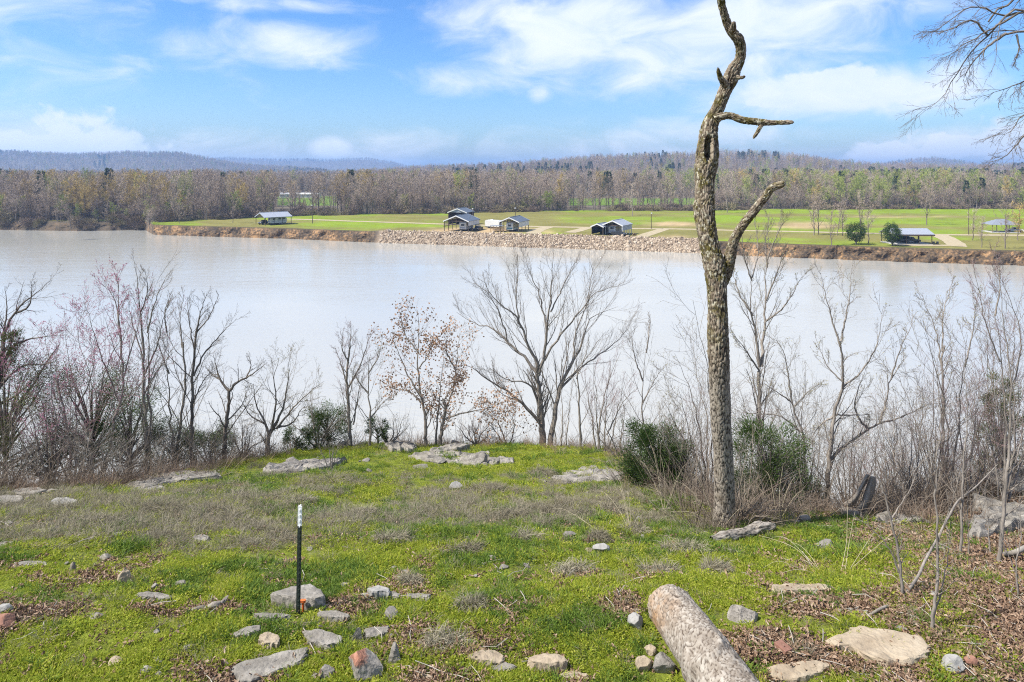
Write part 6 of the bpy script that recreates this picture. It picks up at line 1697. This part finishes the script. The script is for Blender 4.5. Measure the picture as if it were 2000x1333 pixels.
# ------------------------------------------------------------------ filler shrubs of the thicket (each its own thing)
def fan(px, py, h, spread, n, w, seed):
    r = np.random.default_rng(seed); out = []
    for i in range(n):
        s = (i / max(n - 1, 1) - .5) * 2 if n > 1 else 0
        tx = px + s * spread + r.normal() * spread * .12; hh = h * (1 - .35 * abs(s)) * r.uniform(.8, 1.08)
        bx = px + s * spread * .12
        out.append((w, 2, [(bx, py), (bx * .7 + tx * .3 + r.normal() * 3, py - hh * .35), (bx * .35 + tx * .65 + r.normal() * 5, py - hh * .7), (tx, py - hh)]))
    return out
def build_fillers():
    L = [(30, 950, 130, 60, 6, 13.0, 'twig', 'grey bare shrub at the left edge below the gnarled tree'), (185, 950, 150, 55, 7, 13.3, 'twig_pale', 'pale stemmed bare shrub in front of the redbud'), (250, 940, 120, 60, 6, 13.8, 'twig', 'bare shrub in front of the twin stemmed tree'),
         (330, 925, 110, 50, 6, 14.8, 'twig', 'low bare shrub right of the twin stemmed tree'), (410, 905, 90, 50, 6, 15.4, 'twig', 'low twiggy shrub under the crooked tree'), (475, 890, 80, 45, 6, 16.0, 'twig', 'low twiggy shrub left of the pale budded tree'),
         (620, 872, 120, 60, 6, 16.8, 'twig', 'bare shrub behind the evergreen bush'), (760, 866, 70, 45, 6, 17.4, 'twig_pale', 'pale low shrub below the brown leaved oaks'), (930, 866, 60, 50, 6, 18.2, 'twig_pink', 'low reddish shrub right of the brown leaved oaks'), (1215, 905, 130, 45, 6, 15.6, 'twig', 'thin bare shrub just left of the young cedar'),
         (1340, 985, 240, 55, 6, 11.8, 'twig', 'wiry bare shrub between young cedar and snag'), (1450, 1010, 190, 60, 7, 11.0, 'twig_pale', 'pale wiry shrub right of the snag foot'), (1530, 1010, 150, 60, 7, 11.2, 'twig', 'grey wiry shrub below the two trunk tree'), (1590, 1010, 200, 50, 6, 11.6, 'twig', 'bare shrub left of the leaning tree foot'),
         (1700, 1010, 170, 60, 6, 11.4, 'twig_pink', 'reddish bare shrub behind the hollow stump'), (1780, 1020, 300, 70, 7, 10.8, 'twig', 'tall bare shrub right of the hollow stump'), (1900, 1000, 260, 70, 7, 11.0, 'twig_pink', 'tall reddish bare shrub before the right thicket'), (1985, 980, 300, 60, 7, 11.6, 'twig', 'tall bare shrub behind the right rock ledge'),
         (1820, 1015, 330, 60, 7, 11.8, 'twig_pink', 'slender reddish stems between stump and many stemmed tree'), (1660, 1010, 230, 55, 7, 12.2, 'twig', 'grey stems directly behind the hollow stump'), (1480, 1000, 230, 60, 7, 12.4, 'twig', 'twiggy grey shrub under the two trunk tree crown'), (1560, 1005, 260, 55, 7, 13.0, 'twig_pale', 'pale twiggy shrub between two trunk and leaning trees'),
         (1940, 990, 380, 60, 8, 12.6, 'twig', 'tallest wispy shrub at the right edge of the thicket'), (1740, 1010, 280, 60, 7, 12.8, 'twig', 'wispy grey shrub under the leaning limb'), (1400, 1000, 250, 50, 6, 12.2, 'twig_pink', 'reddish wispy shrub directly behind the snag'), (1310, 960, 200, 50, 6, 13.0, 'twig', 'wispy shrub directly behind the young cedar'), (100, 945, 190, 70, 8, 13.8, 'twig_pink', 'reddish bare shrub in the middle of the left thicket')]
    for i, (px, py, h, sp, n, D, tw, lab) in enumerate(L):
        bare_tree('bare_shrub', lab, D, fan(px, py, h, sp, n, 4, 300 + i), 300 + i, 'bark_pale' if tw == 'twig_pale' else 'bark_grey', tw, k=(8, 5, 3), lf=(.42, .5, .6), ang=(20, 58), cat='shrub', wob=.16, rmin=.0022, tmin=.1)
build_fillers()

# ------------------------------------------------------------------ evergreens
def evergreen(name, label, px, py, D, wpx, hpx, seed, mt='cedar', lumps=46, per=110, cone=.45, cat='shrub', stem=True):
    rng = np.random.default_rng(seed)
    b = P(px, py, D); gz = zt1(b[0], b[1]); w = wpx / F * D / 2; h = hpx / F * D
    t = thing(name, label, cat, (b[0], b[1], min(gz, b[2])))
    org = np.array(t.location)
    th = rng.uniform(0, 6.283, lumps); v = rng.uniform(.08, 1, lumps)
    rad = w * (1 - cone * v) * np.sqrt(rng.uniform(.25, 1, lumps)) * (1 - .35 * (v < .15))
    c = np.stack([rad * np.cos(th), rad * np.sin(th), v * h * .92], 1)
    dirs = nrm(np.stack([np.cos(th), np.sin(th), rng.uniform(.35, 1.2, lumps)], 1))
    ls = w * rng.uniform(.18, .34, lumps)
    st = Bag()
    z0 = org[2] - b[2]
    zz = np.linspace(z0, h * .8, 6); st.tubes(np.stack([zz * .0, zz * 0, zz], 1) + b, np.linspace(w * .07 + .01, .006, 6), 6)
    for i in range(lumps):
        s = np.array([0, 0, c[i, 2] * .45]); q = np.linspace(0, 1, 4)[:, None]
        st.tubes(s + (c[i] - s) * q + b, np.linspace(w * .02 + .004, .003, 4), 4)
    obj('stem', st.mesh('stem', True, None, org), M['bark_dark'], t)
    fo = Bag()
    i = np.repeat(np.arange(lumps), int(per * 2.0)); n = len(i)
    g = rng.normal(size=(n, 3)); g = nrm(g) * (rng.uniform(0, 1, n) ** .45)[:, None]
    p = c[i] + g * ls[i][:, None] * np.array([1, 1, 1.0]) + dirs[i] * (rng.uniform(0, 1, n) ** 2 * ls[i] * 1.3)[:, None]
    p[:, 2] = np.maximum(p[:, 2], .01)
    d = dirs[i] + g * .9 + rng.normal(size=(n, 3)) * .35
    fo.kites(p + b, d, rng.uniform(.03, .075, n), rng.uniform(.008, .015, n), rng)
    o = obj('foliage', fo.mesh('foliage', False, None, org), M[mt], t); o['kind'] = 'stuff'
    return t
def build_evergreens():
    evergreen('young_cedar', 'dense dark green young cedar left of the snag', 1285, 952, 12.3, 128, 118, 1, lumps=70, per=150, cone=.35)
    evergreen('young_cedar', 'loose cedar behind the wiry shrubs right of the snag', 1505, 1000, 11.2, 150, 170, 2, lumps=64, per=130)
    evergreen('evergreen_bush', 'round evergreen bush on the brow left of the purplish tree', 640, 868, 17.2, 90, 72, 3, lumps=46, per=110)
    evergreen('evergreen_bush', 'small evergreen sprig right of the purplish tree', 738, 868, 17.3, 46, 48, 4, lumps=16, per=70)
    evergreen('evergreen_bush', 'low glossy evergreen beside the pale budded tree', 578, 880, 16.8, 62, 40, 5, lumps=20, per=80)
    evergreen('evergreen_bush', 'dark evergreen mass at the far left edge', 10, 930, 14.0, 190, 215, 6, 'cedar_dull', lumps=60, per=120)
    evergreen('evergreen_tree', 'dull dark cedar behind the redbud in the left thicket', 180, 925, 15.2, 190, 215, 7, 'cedar_dull', lumps=75, per=110, cat='tree')
    evergreen('evergreen_bush', 'dark evergreen bush behind the twin stemmed tree', 255, 925, 14.9, 140, 165, 8, 'cedar', lumps=55, per=110)
    evergreen('evergreen_bush', 'low dark evergreen below the dark straight tree', 340, 915, 15.8, 100, 80, 9, 'cedar', lumps=40, per=100)
    evergreen('evergreen_bush', 'low dark evergreen below the crooked tree', 420, 893, 16.4, 90, 55, 10, 'cedar', lumps=34, per=90)
    evergreen('evergreen_bush', 'low evergreen under the redbud at thicket foot', 100, 935, 14.4, 120, 85, 13, 'cedar_dull', lumps=40, per=100)
    evergreen('evergreen_tree', 'slender cedar half hidden in the right thicket', 1955, 990, 12.2, 80, 270, 11, 'cedar_dull', lumps=50, per=90, cat='tree')
    evergreen('evergreen_bush', 'sparse evergreen sprigs beside the gnarled left tree', 8, 720, 14.0, 60, 70, 12, 'cedar_dull', lumps=14, per=70)
    evergreen('evergreen_bush', 'low green brush under the leaning tree', 1560, 1010, 11.8, 110, 75, 14, 'cedar', lumps=30, per=90)
    # two far evergreens
    def far_ever(name, label, px, py, w, h, seed):
        rng = np.random.default_rng(seed); b = land(px, py)
        t = thing(name, label, 'tree', b)
        st = Bag(); z = np.linspace(-.1, h * .7, 5); st.tubes(np.stack([z * 0, z * 0, z], 1), np.linspace(.22, .06, 5), 6)
        for a in np.linspace(0, 5.6, 7): st.tubes(np.array([[0, 0, .6], [math.cos(a) * w * .2, math.sin(a) * w * .2, h * .3], [math.cos(a) * w * .36, math.sin(a) * w * .36, h * .55]]), np.array([.1, .07, .03]), 4)
        obj('trunk', st.mesh('trunk', True), M['bark_dark'], t)
        n = 3600; g = nrm(rng.normal(size=(n, 3))); lm = .35 + 1.25 * fbm(g[:, 0] * 2.6 + 5, g[:, 1] * 2.6 + g[:, 2] * 2.6, seed)
        p = g * (rng.uniform(.2, 1, n) ** .5 * lm)[:, None] * np.array([w / 2, w / 2, h * .40]) + np.array([0, 0, h * .58])
        fo = Bag(); fo.kites(p, g + rng.normal(size=(n, 3)) * .5, rng.uniform(.25, .5, n), rng.uniform(.1, .2, n), rng)
        o = obj('crown', fo.mesh('crown'), M['cedar'], t)
    far_ever('round_evergreen', 'round dark evergreen on the clay bank across the river', 1672, 478, 5.6, 6.2, 1)
    far_ever('dark_cedar', 'dark evergreen against the left end of the pavilion', 1743, 481, 4.6, 6.4, 2)
build_evergreens()

# ------------------------------------------------------------------ pale dry canes
def cane_clump(label, base, tips, seed, sag=18):
    rng = np.random.default_rng(seed); g = ground(*base)
    t = thing('dry_cane_clump', label, 'canes', g, group='clumps of dry canes'); org = np.array(g)
    for (tx, ty, dd) in tips:
        D = g[1]; bx, by = base[0] + rng.normal() * 4, base[1]
        m1 = ((bx * .6 + tx * .4), (by * .6 + ty * .4) - sag * rng.uniform(.4, 1)); m2 = ((bx * .25 + tx * .75), (by * .25 + ty * .75) - sag * rng.uniform(.5, 1.1))
        pts = catmull(np.array([[g[0] + rng.normal() * .02, g[1], g[2] - .02], P(*m1, D + dd * .4), P(*m2, D + dd * .75), P(tx, ty, D + dd)]), 12)
        b = Bag(); b.tubes(pts, np.linspace(.0034, .0013, 12), 5); obj('cane', b.mesh('cane', True, None, org), M['cane'], t)
def build_canes():
    cane_clump('long pale canes fanning left from the grass at right', (1609, 1124), [(1482, 1046, .5), (1508, 1050, .4), (1490, 1110, .1), (1500, 1135, -.1), (1545, 1060, .5)], 1)
    cane_clump('straight pale canes rising right of the fanning clump', (1650, 1122), [(1656, 985, .5), (1722, 1020, .5), (1790, 1010, .6), (1670, 1000, .5)], 2, 6)
    cane_clump('arching pale canes in the grass left of the snag', (1235, 1040), [(1160, 960, .5), (1205, 930, .6), (1208, 950, .5), (1225, 960, .4)], 3)
    cane_clump('single long pale cane bending left over dry tufts', (1172, 1038), [(1081, 993, .3), (1110, 1005, .3)], 4, 8)
    cane_clump('thin canes standing before the young cedar', (1300, 1000), [(1250, 900, .4), (1290, 890, .4), (1330, 930, .3), (1270, 870, .5), (1345, 905, .4)], 5)
    cane_clump('crossing pale canes at the foot of the snag', (1400, 1035), [(1320, 940, .2), (1350, 925, .2), (1460, 940, .2), (1310, 1000, .1), (1480, 985, .1)], 6)
    cane_clump('pale canes standing below the two trunk tree', (1520, 1020), [(1495, 920, .3), (1530, 905, .3), (1555, 930, .3), (1575, 960, .3), (1470, 950, .2)], 7)
    cane_clump('pale canes on the leaf litter at the right edge', (1900, 1150), [(1990, 1130, .2), (2010, 1140, .2), (1850, 1150, -.1)], 8)
build_canes()
# ------------------------------------------------------------------ ground growth
M['grass_green'] = foliage_mat('spring_grass', [(.0, (.11, .15, .018)), (.3, (.23, .295, .026)), (.65, (.37, .405, .042)), (.9, (.49, .465, .10)), (1., (.46, .38, .20))], .5)
M['grass_deep'] = foliage_mat('dark_weeds', [(.05, (.07, .125, .02)), (.6, (.13, .205, .03)), (1., (.20, .26, .05))], .35)
M['grass_dry'] = foliage_mat('dried_grass', [(.05, (.135, .118, .08)), (.45, (.24, .21, .145)), (.8, (.34, .305, .22)), (1., (.43, .39, .28))], .3)
M['grass_red'] = foliage_mat('rusty_dry_grass', [(.05, (.22, .14, .095)), (.5, (.34, .235, .165)), (1., (.46, .36, .27))], .25)
M['litter'] = foliage_mat('fallen_leaves', [(.05, (.10, .06, .04)), (.4, (.20, .125, .08)), (.75, (.31, .215, .145)), (1., (.42, .33, .25))], .1)

def tuft(seed, n, r, h, w, lean, mt, leaf=False, arch=0.):
    rng = np.random.default_rng(seed); b = Bag()
    a = rng.uniform(0, 6.283, n); q = r * np.sqrt(rng.uniform(0, 1, n))
    p = np.stack([q * np.cos(a), q * np.sin(a), np.zeros(n)], 1)
    if leaf:          # small broad leaves at several heights
        p[:, 2] = rng.uniform(.15, 1, n) * h * (1 - .5 * (q / r) ** 2)
        d = np.stack([np.cos(a), np.sin(a), rng.uniform(-.1, .8, n)], 1) + rng.normal(size=(n, 3)) * .5
        b.kites(p, d, rng.uniform(.7, 1.3, n) * w * 1.7, rng.uniform(.7, 1.2, n) * w, rng, .55, flat=rng.normal(size=(n, 3)) * .6 + np.array([0, 0, 0.01]))
    else:
        out = np.stack([np.cos(a), np.sin(a), np.zeros(n)], 1)
        d = out * (lean * (.25 + q / r))[:, None] + rng.normal(size=(n, 3)) * lean * .45 + np.array([0, 0, 1])
        d = nrm(d); L = h * rng.uniform(.5, 1.15, n); W = w * rng.uniform(.7, 1.3, n)
        side = nrm(np.cross(d, rng.normal(size=(n, 3))))
        m1 = p + d * (L * .5)[:, None]
        d2 = nrm(d + out * arch + rng.normal(size=(n, 3)) * .2 * (arch + .2) - np.array([0, 0, arch * .7]))
        tip = m1 + d2 * (L * .5)[:, None]
        V = np.stack([p - side * W[:, None] / 2, p + side * W[:, None] / 2, m1 + side * W[:, None] * .42, m1 - side * W[:, None] * .42, tip], 1).reshape(-1, 3)
        k = np.arange(n) * 5
        b.add(V, np.stack([k, k + 1, k + 2, k + 3], 1), np.stack([k + 3, k + 2, k + 4], 1))
    me = b.mesh('tuft'); me.materials.append(M[mt]); return me

def visible_points(n, rng, y0=4.6, y1=18.5):
    """random points on the bluff top, denser close to the camera"""
    Y = y0 * (y1 / y0) ** rng.uniform(0, 1, n)
    px = rng.uniform(-160, 2160, n)
    X = (px - CX) / F * Y
    return X, Y

STONES = []      # footprints to keep clear (x, y, r)
def collect():
    for o in bpy.data.objects:
        if o.get('category') == 'rock' and o.type == 'MESH':
            co = np.array([v.co[:] for v in o.data.vertices]); 
            if len(co) == 0: continue
            top = co[co[:, 2] > np.percentile(co[:, 2], 40)][:, :2] + np.array(o.location[:2])
            STONES.append(top)
    if STONES: return np.concatenate(STONES)
    return np.zeros((0, 2))
def clear_mask(X, Y, pts, r=.03):
    from mathutils import kdtree
    kd = kdtree.KDTree(len(pts))
    for i, p in enumerate(pts): kd.insert((p[0], p[1], 0), i)
    kd.balance()
    return np.array([kd.find((x, y, 0))[2] > r for x, y in zip(X, Y)])

def build_growth():
    rng = np.random.default_rng(5)
    spts = collect()
    def rots(n, t=.12):
        r = rng.normal(size=(n, 3)) * t; r[:, 2] = rng.uniform(0, 6.283, n); return r
    # green ground cover
    n = 88000
    X, Y = visible_points(n, rng)
    s = edge_sd(X, Y); li = litter(X, Y); dr = dryness(X, Y)
    pn = fbm(X * 1.1, Y * 1.6, 131, 4)
    den = (1 - .93 * li) * (1 - .5 * dr) * np.clip(.55 + (pn - .44) * 4, .18, 1)
    keep = (s < .15) & (rng.uniform(0, 1, n) < den) & clear_mask(X, Y, spts, .035)
    # under the log
    keep &= ~((np.abs(X - np.interp(Y, [3.4, 6.3], [2.02, 1.43])) < .17) & (Y < 6.32))
    X, Y, dr, pn = X[keep], Y[keep], dr[keep], pn[keep]; n = len(X)
    Z = zt(X, Y)
    greens = [tuft(10, 46, .085, .042, .014, 0, 'grass_green', True), tuft(11, 44, .09, .05, .015, 0, 'grass_green', True), tuft(12, 34, .07, .085, .006, .55, 'grass_green', arch=.4), tuft(13, 30, .08, .11, .006, .6, 'grass_green', arch=.6),
              tuft(14, 46, .08, .06, .016, 0, 'grass_deep', True), tuft(15, 30, .06, .12, .007, .5, 'grass_deep', arch=.5)]
    u = rng.uniform(0, 1, n)
    deep = np.clip((fbm(X * 1.3, Y * 1.9, 137, 3) - .5) * 4, .02, .7)
    idx = np.where(u < deep, rng.integers(4, 6, n), np.where(rng.uniform(0, 1, n) < .72, rng.integers(0, 2, n), rng.integers(2, 4, n)))
    sc = (.42 + .72 * fbm(X * 2.5, Y * 2.5, 139, 3)) * rng.uniform(.6, 1.25, n) * (.92 + .022 * Y)
    scatter('grass', 'bright green spring grass and weeds covering the bluff top', 'grass', np.stack([X, Y, Z - .005], 1), rots(n), sc, idx, greens)
    # grey dried grass
    n = 30000
    X, Y = visible_points(n, rng, 5.6, 19.0)
    dr = dryness(X, Y); li = litter(X, Y); s = edge_sd(X, Y)
    keep = (s < .3) & (rng.uniform(0, 1, n) < dr * (1 - .8 * li) * .85 + .07) & clear_mask(X, Y, spts, .03)
    X, Y, dr = X[keep], Y[keep], dr[keep]; n = len(X)
    drys = [tuft(20, 60, .10, .16, .0035, .9, 'grass_dry', arch=.9), tuft(21, 60, .12, .13, .0035, 1.2, 'grass_dry', arch=1.2), tuft(22, 50, .08, .20, .0032, .7, 'grass_dry', arch=.7), tuft(23, 70, .11, .10, .0035, 1.6, 'grass_dry', arch=.8)]
    sc = rng.uniform(.55, 1.15, n) * (.75 + .45 * dr)
    scatter('dry_grass', 'grey dried grass tufts matted over the middle of the slope', 'grass', np.stack([X, Y, zt(X, Y) - .01], 1), rots(n, .2), sc, rng.integers(0, 4, n), drys)
    # rusty grass fringe along the brow
    n = 9000
    X, Y = visible_points(n, rng, 9.0, 22)
    s = edge_sd(X, Y); px, py = to_px(X, Y, zt(X, Y))
    w = np.exp(-((s - .15) / .45) ** 2) * (.35 + .9 * ((px > 740) & (px < 1230)) + .3 * (px < 500))
    keep = rng.uniform(0, 1, n) < w
    X, Y = X[keep], Y[keep]; n = len(X)
    reds = [tuft(30, 40, .07, .34, .004, .30, 'grass_red', arch=.3), tuft(31, 40, .09, .26, .004, .5, 'grass_red', arch=.5), tuft(32, 34, .06, .42, .004, .22, 'grass_red', arch=.2)]
    scatter('brow_grass', 'tall rusty dry grass fringing the brow of the bluff', 'grass', np.stack([X, Y, zt(X, Y) - .02], 1), rots(n, .12), rng.uniform(.55, 1.2, n), rng.integers(0, 3, n), reds)
    # tangled brown brush filling the foot of the thickets beyond the brow
    n = 16000
    X, Y = visible_points(n, rng, 9.0, 22)
    s = edge_sd(X, Y); px, py = to_px(X, Y, zt(X, Y))
    ww = ((px < 540) * 1.0 + ((px > 1300) & (px < 2100)) * .75 + .40) * np.exp(-((s - 1.0) / .8) ** 2) + .5 * np.exp(-((X - 2.95) ** 2 + (Y - 9.75) ** 2) / .16)
    keep = rng.uniform(0, 1, n) < ww
    X, Y = X[keep], Y[keep]; n = len(X)
    M['brush'] = foliage_mat('tangled_brush', [(.05, (.075, .055, .04)), (.5, (.16, .125, .095)), (1., (.28, .235, .18))], .15)
    bru = [tuft(60 + i, 46, .16, .62, .006, .8, 'brush', arch=.8) for i in range(3)] + [tuft(64, 40, .2, .45, .006, 1.4, 'brush', arch=.6), tuft(65, 11, .22, 1.25, .007, .42, 'brush', arch=.25), tuft(66, 9, .25, 1.6, .007, .35, 'brush', arch=.2)]
    scatter('thicket_brush', 'tangled brown brush filling the foot of the thickets', 'brush', np.stack([X, Y, zt(X, Y) - .02], 1), rots(n, .25), rng.uniform(.6, 1.35, n), rng.integers(0, 6, n), bru)
    # fallen leaves
    n = 90000
    X, Y = visible_points(n, rng, 4.6, 13)
    li = litter(X, Y); s = edge_sd(X, Y)
    keep = (s < 1.0) & (rng.uniform(0, 1, n) < np.clip(li * 1.1, 0, 1) * .9 + .02)
    X, Y = X[keep], Y[keep]; n = len(X)
    def leaf_mesh(seed):
        r = np.random.default_rng(seed); m_ = 9; b = Bag()
        p = np.c_[r.uniform(-.06, .06, (m_, 2)), r.uniform(.0, .02, m_)]
        for q in p:
            L, W = r.uniform(.022, .048), r.uniform(.013, .026); a = r.uniform(0, 6.28); d = np.array([math.cos(a), math.sin(a), r.uniform(-.3, .5)]); sd_ = nrm(np.cross(d, [0, 0, 1]) + r.normal(size=3) * .35); up = np.cross(sd_, d)
            c = r.uniform(-.012, .02)
            V = [q, q + d * L * .35 + sd_ * W / 2 + up * c, q + d * L * .8 + sd_ * W * .3 + up * c, q + d * L, q + d * L * .8 - sd_ * W * .3 + up * c, q + d * L * .35 - sd_ * W / 2 + up * c, q + d * L * .5]
            b.add(V, None, [[0, 1, 6], [1, 2, 6], [2, 3, 6], [3, 4, 6], [4, 5, 6], [5, 0, 6]])
        me = b.mesh('leaf'); me.materials.append(M['litter']); return me
    scatter('leaf_litter', 'brown fallen leaves strewn over bare soil at the right', 'leaves', np.stack([X, Y, zt(X, Y) + .004], 1), rots(n, .25), rng.uniform(.6, 1.15, n), rng.integers(0, 5, n), [leaf_mesh(40 + i) for i in range(5)])
    # broken bits of stone round the ledges and slabs
    n = 2600
    X, Y = visible_points(n, rng, 5.0, 18)
    px, py = to_px(X, Y, CZ - drop(Y)); s = edge_sd(X, Y)
    keep = (s < .2) & (rng.uniform(0, 1, n) < .05 + .30 * np.exp(-((s + .5) / .5) ** 2) + .12 * (fbm(X * 1.2, Y * 1.6, 151) > .58))
    X, Y = X[keep], Y[keep]; n = len(X)
    vs = []
    for i in range(5):
        V, Fc = rock_mesh(180 + i, 2, .45, 12); me = mesh_np('stone_fragment', V * .05, [Fc], False); me.materials.append(M['rock' if i % 2 else 'rock_dark']); vs.append(me)
    scatter('stone_fragments', 'small broken stone fragments lying among the grass', 'stones', np.stack([X, Y, zt(X, Y) + .008], 1), rots(n, .25), rng.lognormal(0, .45, n), rng.integers(0, 5, n), vs)
    # twigs and pebbles on the litter
    n = 5000
    X, Y = visible_points(n, rng, 4.8, 12)
    li = litter(X, Y); keep = (rng.uniform(0, 1, n) < li * .8 + .04) & (edge_sd(X, Y) < .3)
    X, Y = X[keep], Y[keep]; n = len(X)
    vs = []
    for i in range(4):
        r = np.random.default_rng(70 + i); b = Bag(); z = np.linspace(0, 1, 5); pts = np.stack([(z - .5) * .3, r.normal(size=5) * .012, .008 + r.uniform(0, .02, 5)], 1); b.tubes(pts, np.full(5, .0028), 4); me = b.mesh('twig'); me.materials.append(M['twig_pale']); vs.append(me)
    for i in range(3):
        V, Fc = rock_mesh(80 + i, 1, .6); me = mesh_np('pebble', V * .022, [Fc], False); me.materials.append(M['rock_tan']); vs.append(me)
    scatter('ground_debris', 'small twigs and pebbles scattered on the leaf litter', 'debris', np.stack([X, Y, zt(X, Y)], 1), rots(n, .1), rng.uniform(.5, 1.6, n), rng.integers(0, 7, n), vs)
build_growth()

# mounds of matted dry grass, each its own clump
def build_mounds():
    rng = np.random.default_rng(9)
    L = [(684, 945, 130, 40, 'largest long mound of matted grey grass below the brow'), (985, 1015, 70, 36, 'rounded dry grass mound near the middle of the slope'), (905, 1085, 60, 30, 'pale dry grass mound left of the middle'), (1085, 1000, 44, 26, 'small dark dry tuft at centre, left of three'), (1132, 1010, 36, 26, 'small dark dry tuft at centre, middle of three'),
         (1165, 1055, 44, 24, 'small dark dry tuft at centre, right of three'), (1290, 1120, 70, 26, 'dry grass mound just above the end of the log'), (760, 1060, 80, 30, 'dry grass mound behind and right of the fence post'), (866, 1250, 70, 34, 'overhanging dry tuft above the leaf filled hollow'), (1330, 1075, 70, 30, 'dry grass mound left of the weathered log'), (805, 1135, 34, 16, 'small grey tuft right of the mid left ledges'), (430, 960, 90, 24, 'dull dry grass mound below the left ledge'), (470, 975, 60, 20, 'dry tuft right of the mound below the left ledge'),
         (1200, 1000, 46, 24, 'dry tuft below the long weathered rock'), (1240, 1035, 50, 26, 'dry tuft at the base of the arching pale canes'), (1020, 1060, 60, 26, 'dry tuft below the rounded middle mound'), (700, 1000, 70, 24, 'dry tuft under the longest grey mound'), (950, 960, 60, 22, 'dry tuft right of the small white mid field rock'), (600, 985, 60, 22, 'dry tuft above the white post top'), (1060, 930, 50, 20, 'dry tuft near the brow left of the weathered rock'),
         (330, 1010, 80, 24, 'dry tuft in the left middle grass'), (200, 1030, 90, 24, 'dry tuft far left above the pyramid rock'), (1400, 1120, 60, 24, 'dry tuft right of the log end in green grass'), (930, 1180, 50, 20, 'dry tuft in the green right of the post'), (1120, 1120, 60, 22, 'dry tuft left of the mound above the log')]
    for i, (px, py, w, h, lab) in enumerate(L):
        g = ground(px, py); D = g[1]; W = w / F * D / 2; H = h / F * D
        n = int(1500 * max(.5, W)); b = Bag()
        a = rng.uniform(0, 6.283, n); q = np.sqrt(rng.uniform(0, 1, n)); kk = rng.integers(0, 4, n)
        cxs = rng.uniform(-.75, .75, 4) * W; cys = rng.uniform(-.5, .5, 4) * W; rs = rng.uniform(.3, .7, 4) * W
        x = cxs[kk] + q * np.cos(a) * rs[kk]; y = cys[kk] + q * np.sin(a) * rs[kk] * .8
        zl = H * .55 * (1 - q ** 2) * rng.uniform(.2, 1, n)
        p = np.stack([g[0] + x, g[1] + y, zt(g[0] + x, g[1] + y) + zl], 1)
        out = np.stack([np.cos(a), np.sin(a), 0 * a], 1)
        d = out * .9 + rng.normal(size=(n, 3)) * .5 + np.array([.3, -.2, .5])
        Lh = rng.uniform(.05, .14, n) * (.7 + H)
        d = nrm(d); m1 = p + d * Lh[:, None]; d2 = nrm(d + np.array([0, 0, -.9]) + rng.normal(size=(n, 3)) * .3); tip = m1 + d2 * Lh[:, None]
        side = nrm(np.cross(d, rng.normal(size=(n, 3)))) * .0022
        V = np.stack([p - side, p + side, m1 + side, m1 - side, tip], 1).reshape(-1, 3); k = np.arange(n) * 5
        b.add(V, np.stack([k, k + 1, k + 2, k + 3], 1), np.stack([k + 3, k + 2, k + 4], 1))
        o = obj('dry_grass_mound', b.mesh('dry_grass_mound', False, None, g), M['grass_dry']); o.location = g
        tag(o, lab, 'grass mound', 'mounds of matted dry grass')
build_mounds()

# ------------------------------------------------------------------ haze
def build_haze():
    b = Bag(); b.box((0, 3400, 62), (13000, 9000, 136))
    me = b.mesh('haze')
    m = bpy.data.materials.new('river_haze'); m.use_nodes = True
    nt = m.node_tree; nt.nodes.clear()
    out = nt.nodes.new('ShaderNodeOutputMaterial'); v = nt.nodes.new('ShaderNodeVolumePrincipled')
    v.inputs['Color'].default_value = (.38, .60, 1.0, 1)
    v.inputs['Density'].default_value = HAZE
    v.inputs['Anisotropy'].default_value = 0.2
    nt.links.new(v.outputs[0], out.inputs['Volume'])
    tag(obj('haze', me, m), 'pale blue spring haze over the river valley', 'haze', kind='stuff')
HAZE = 0.00021
build_haze()
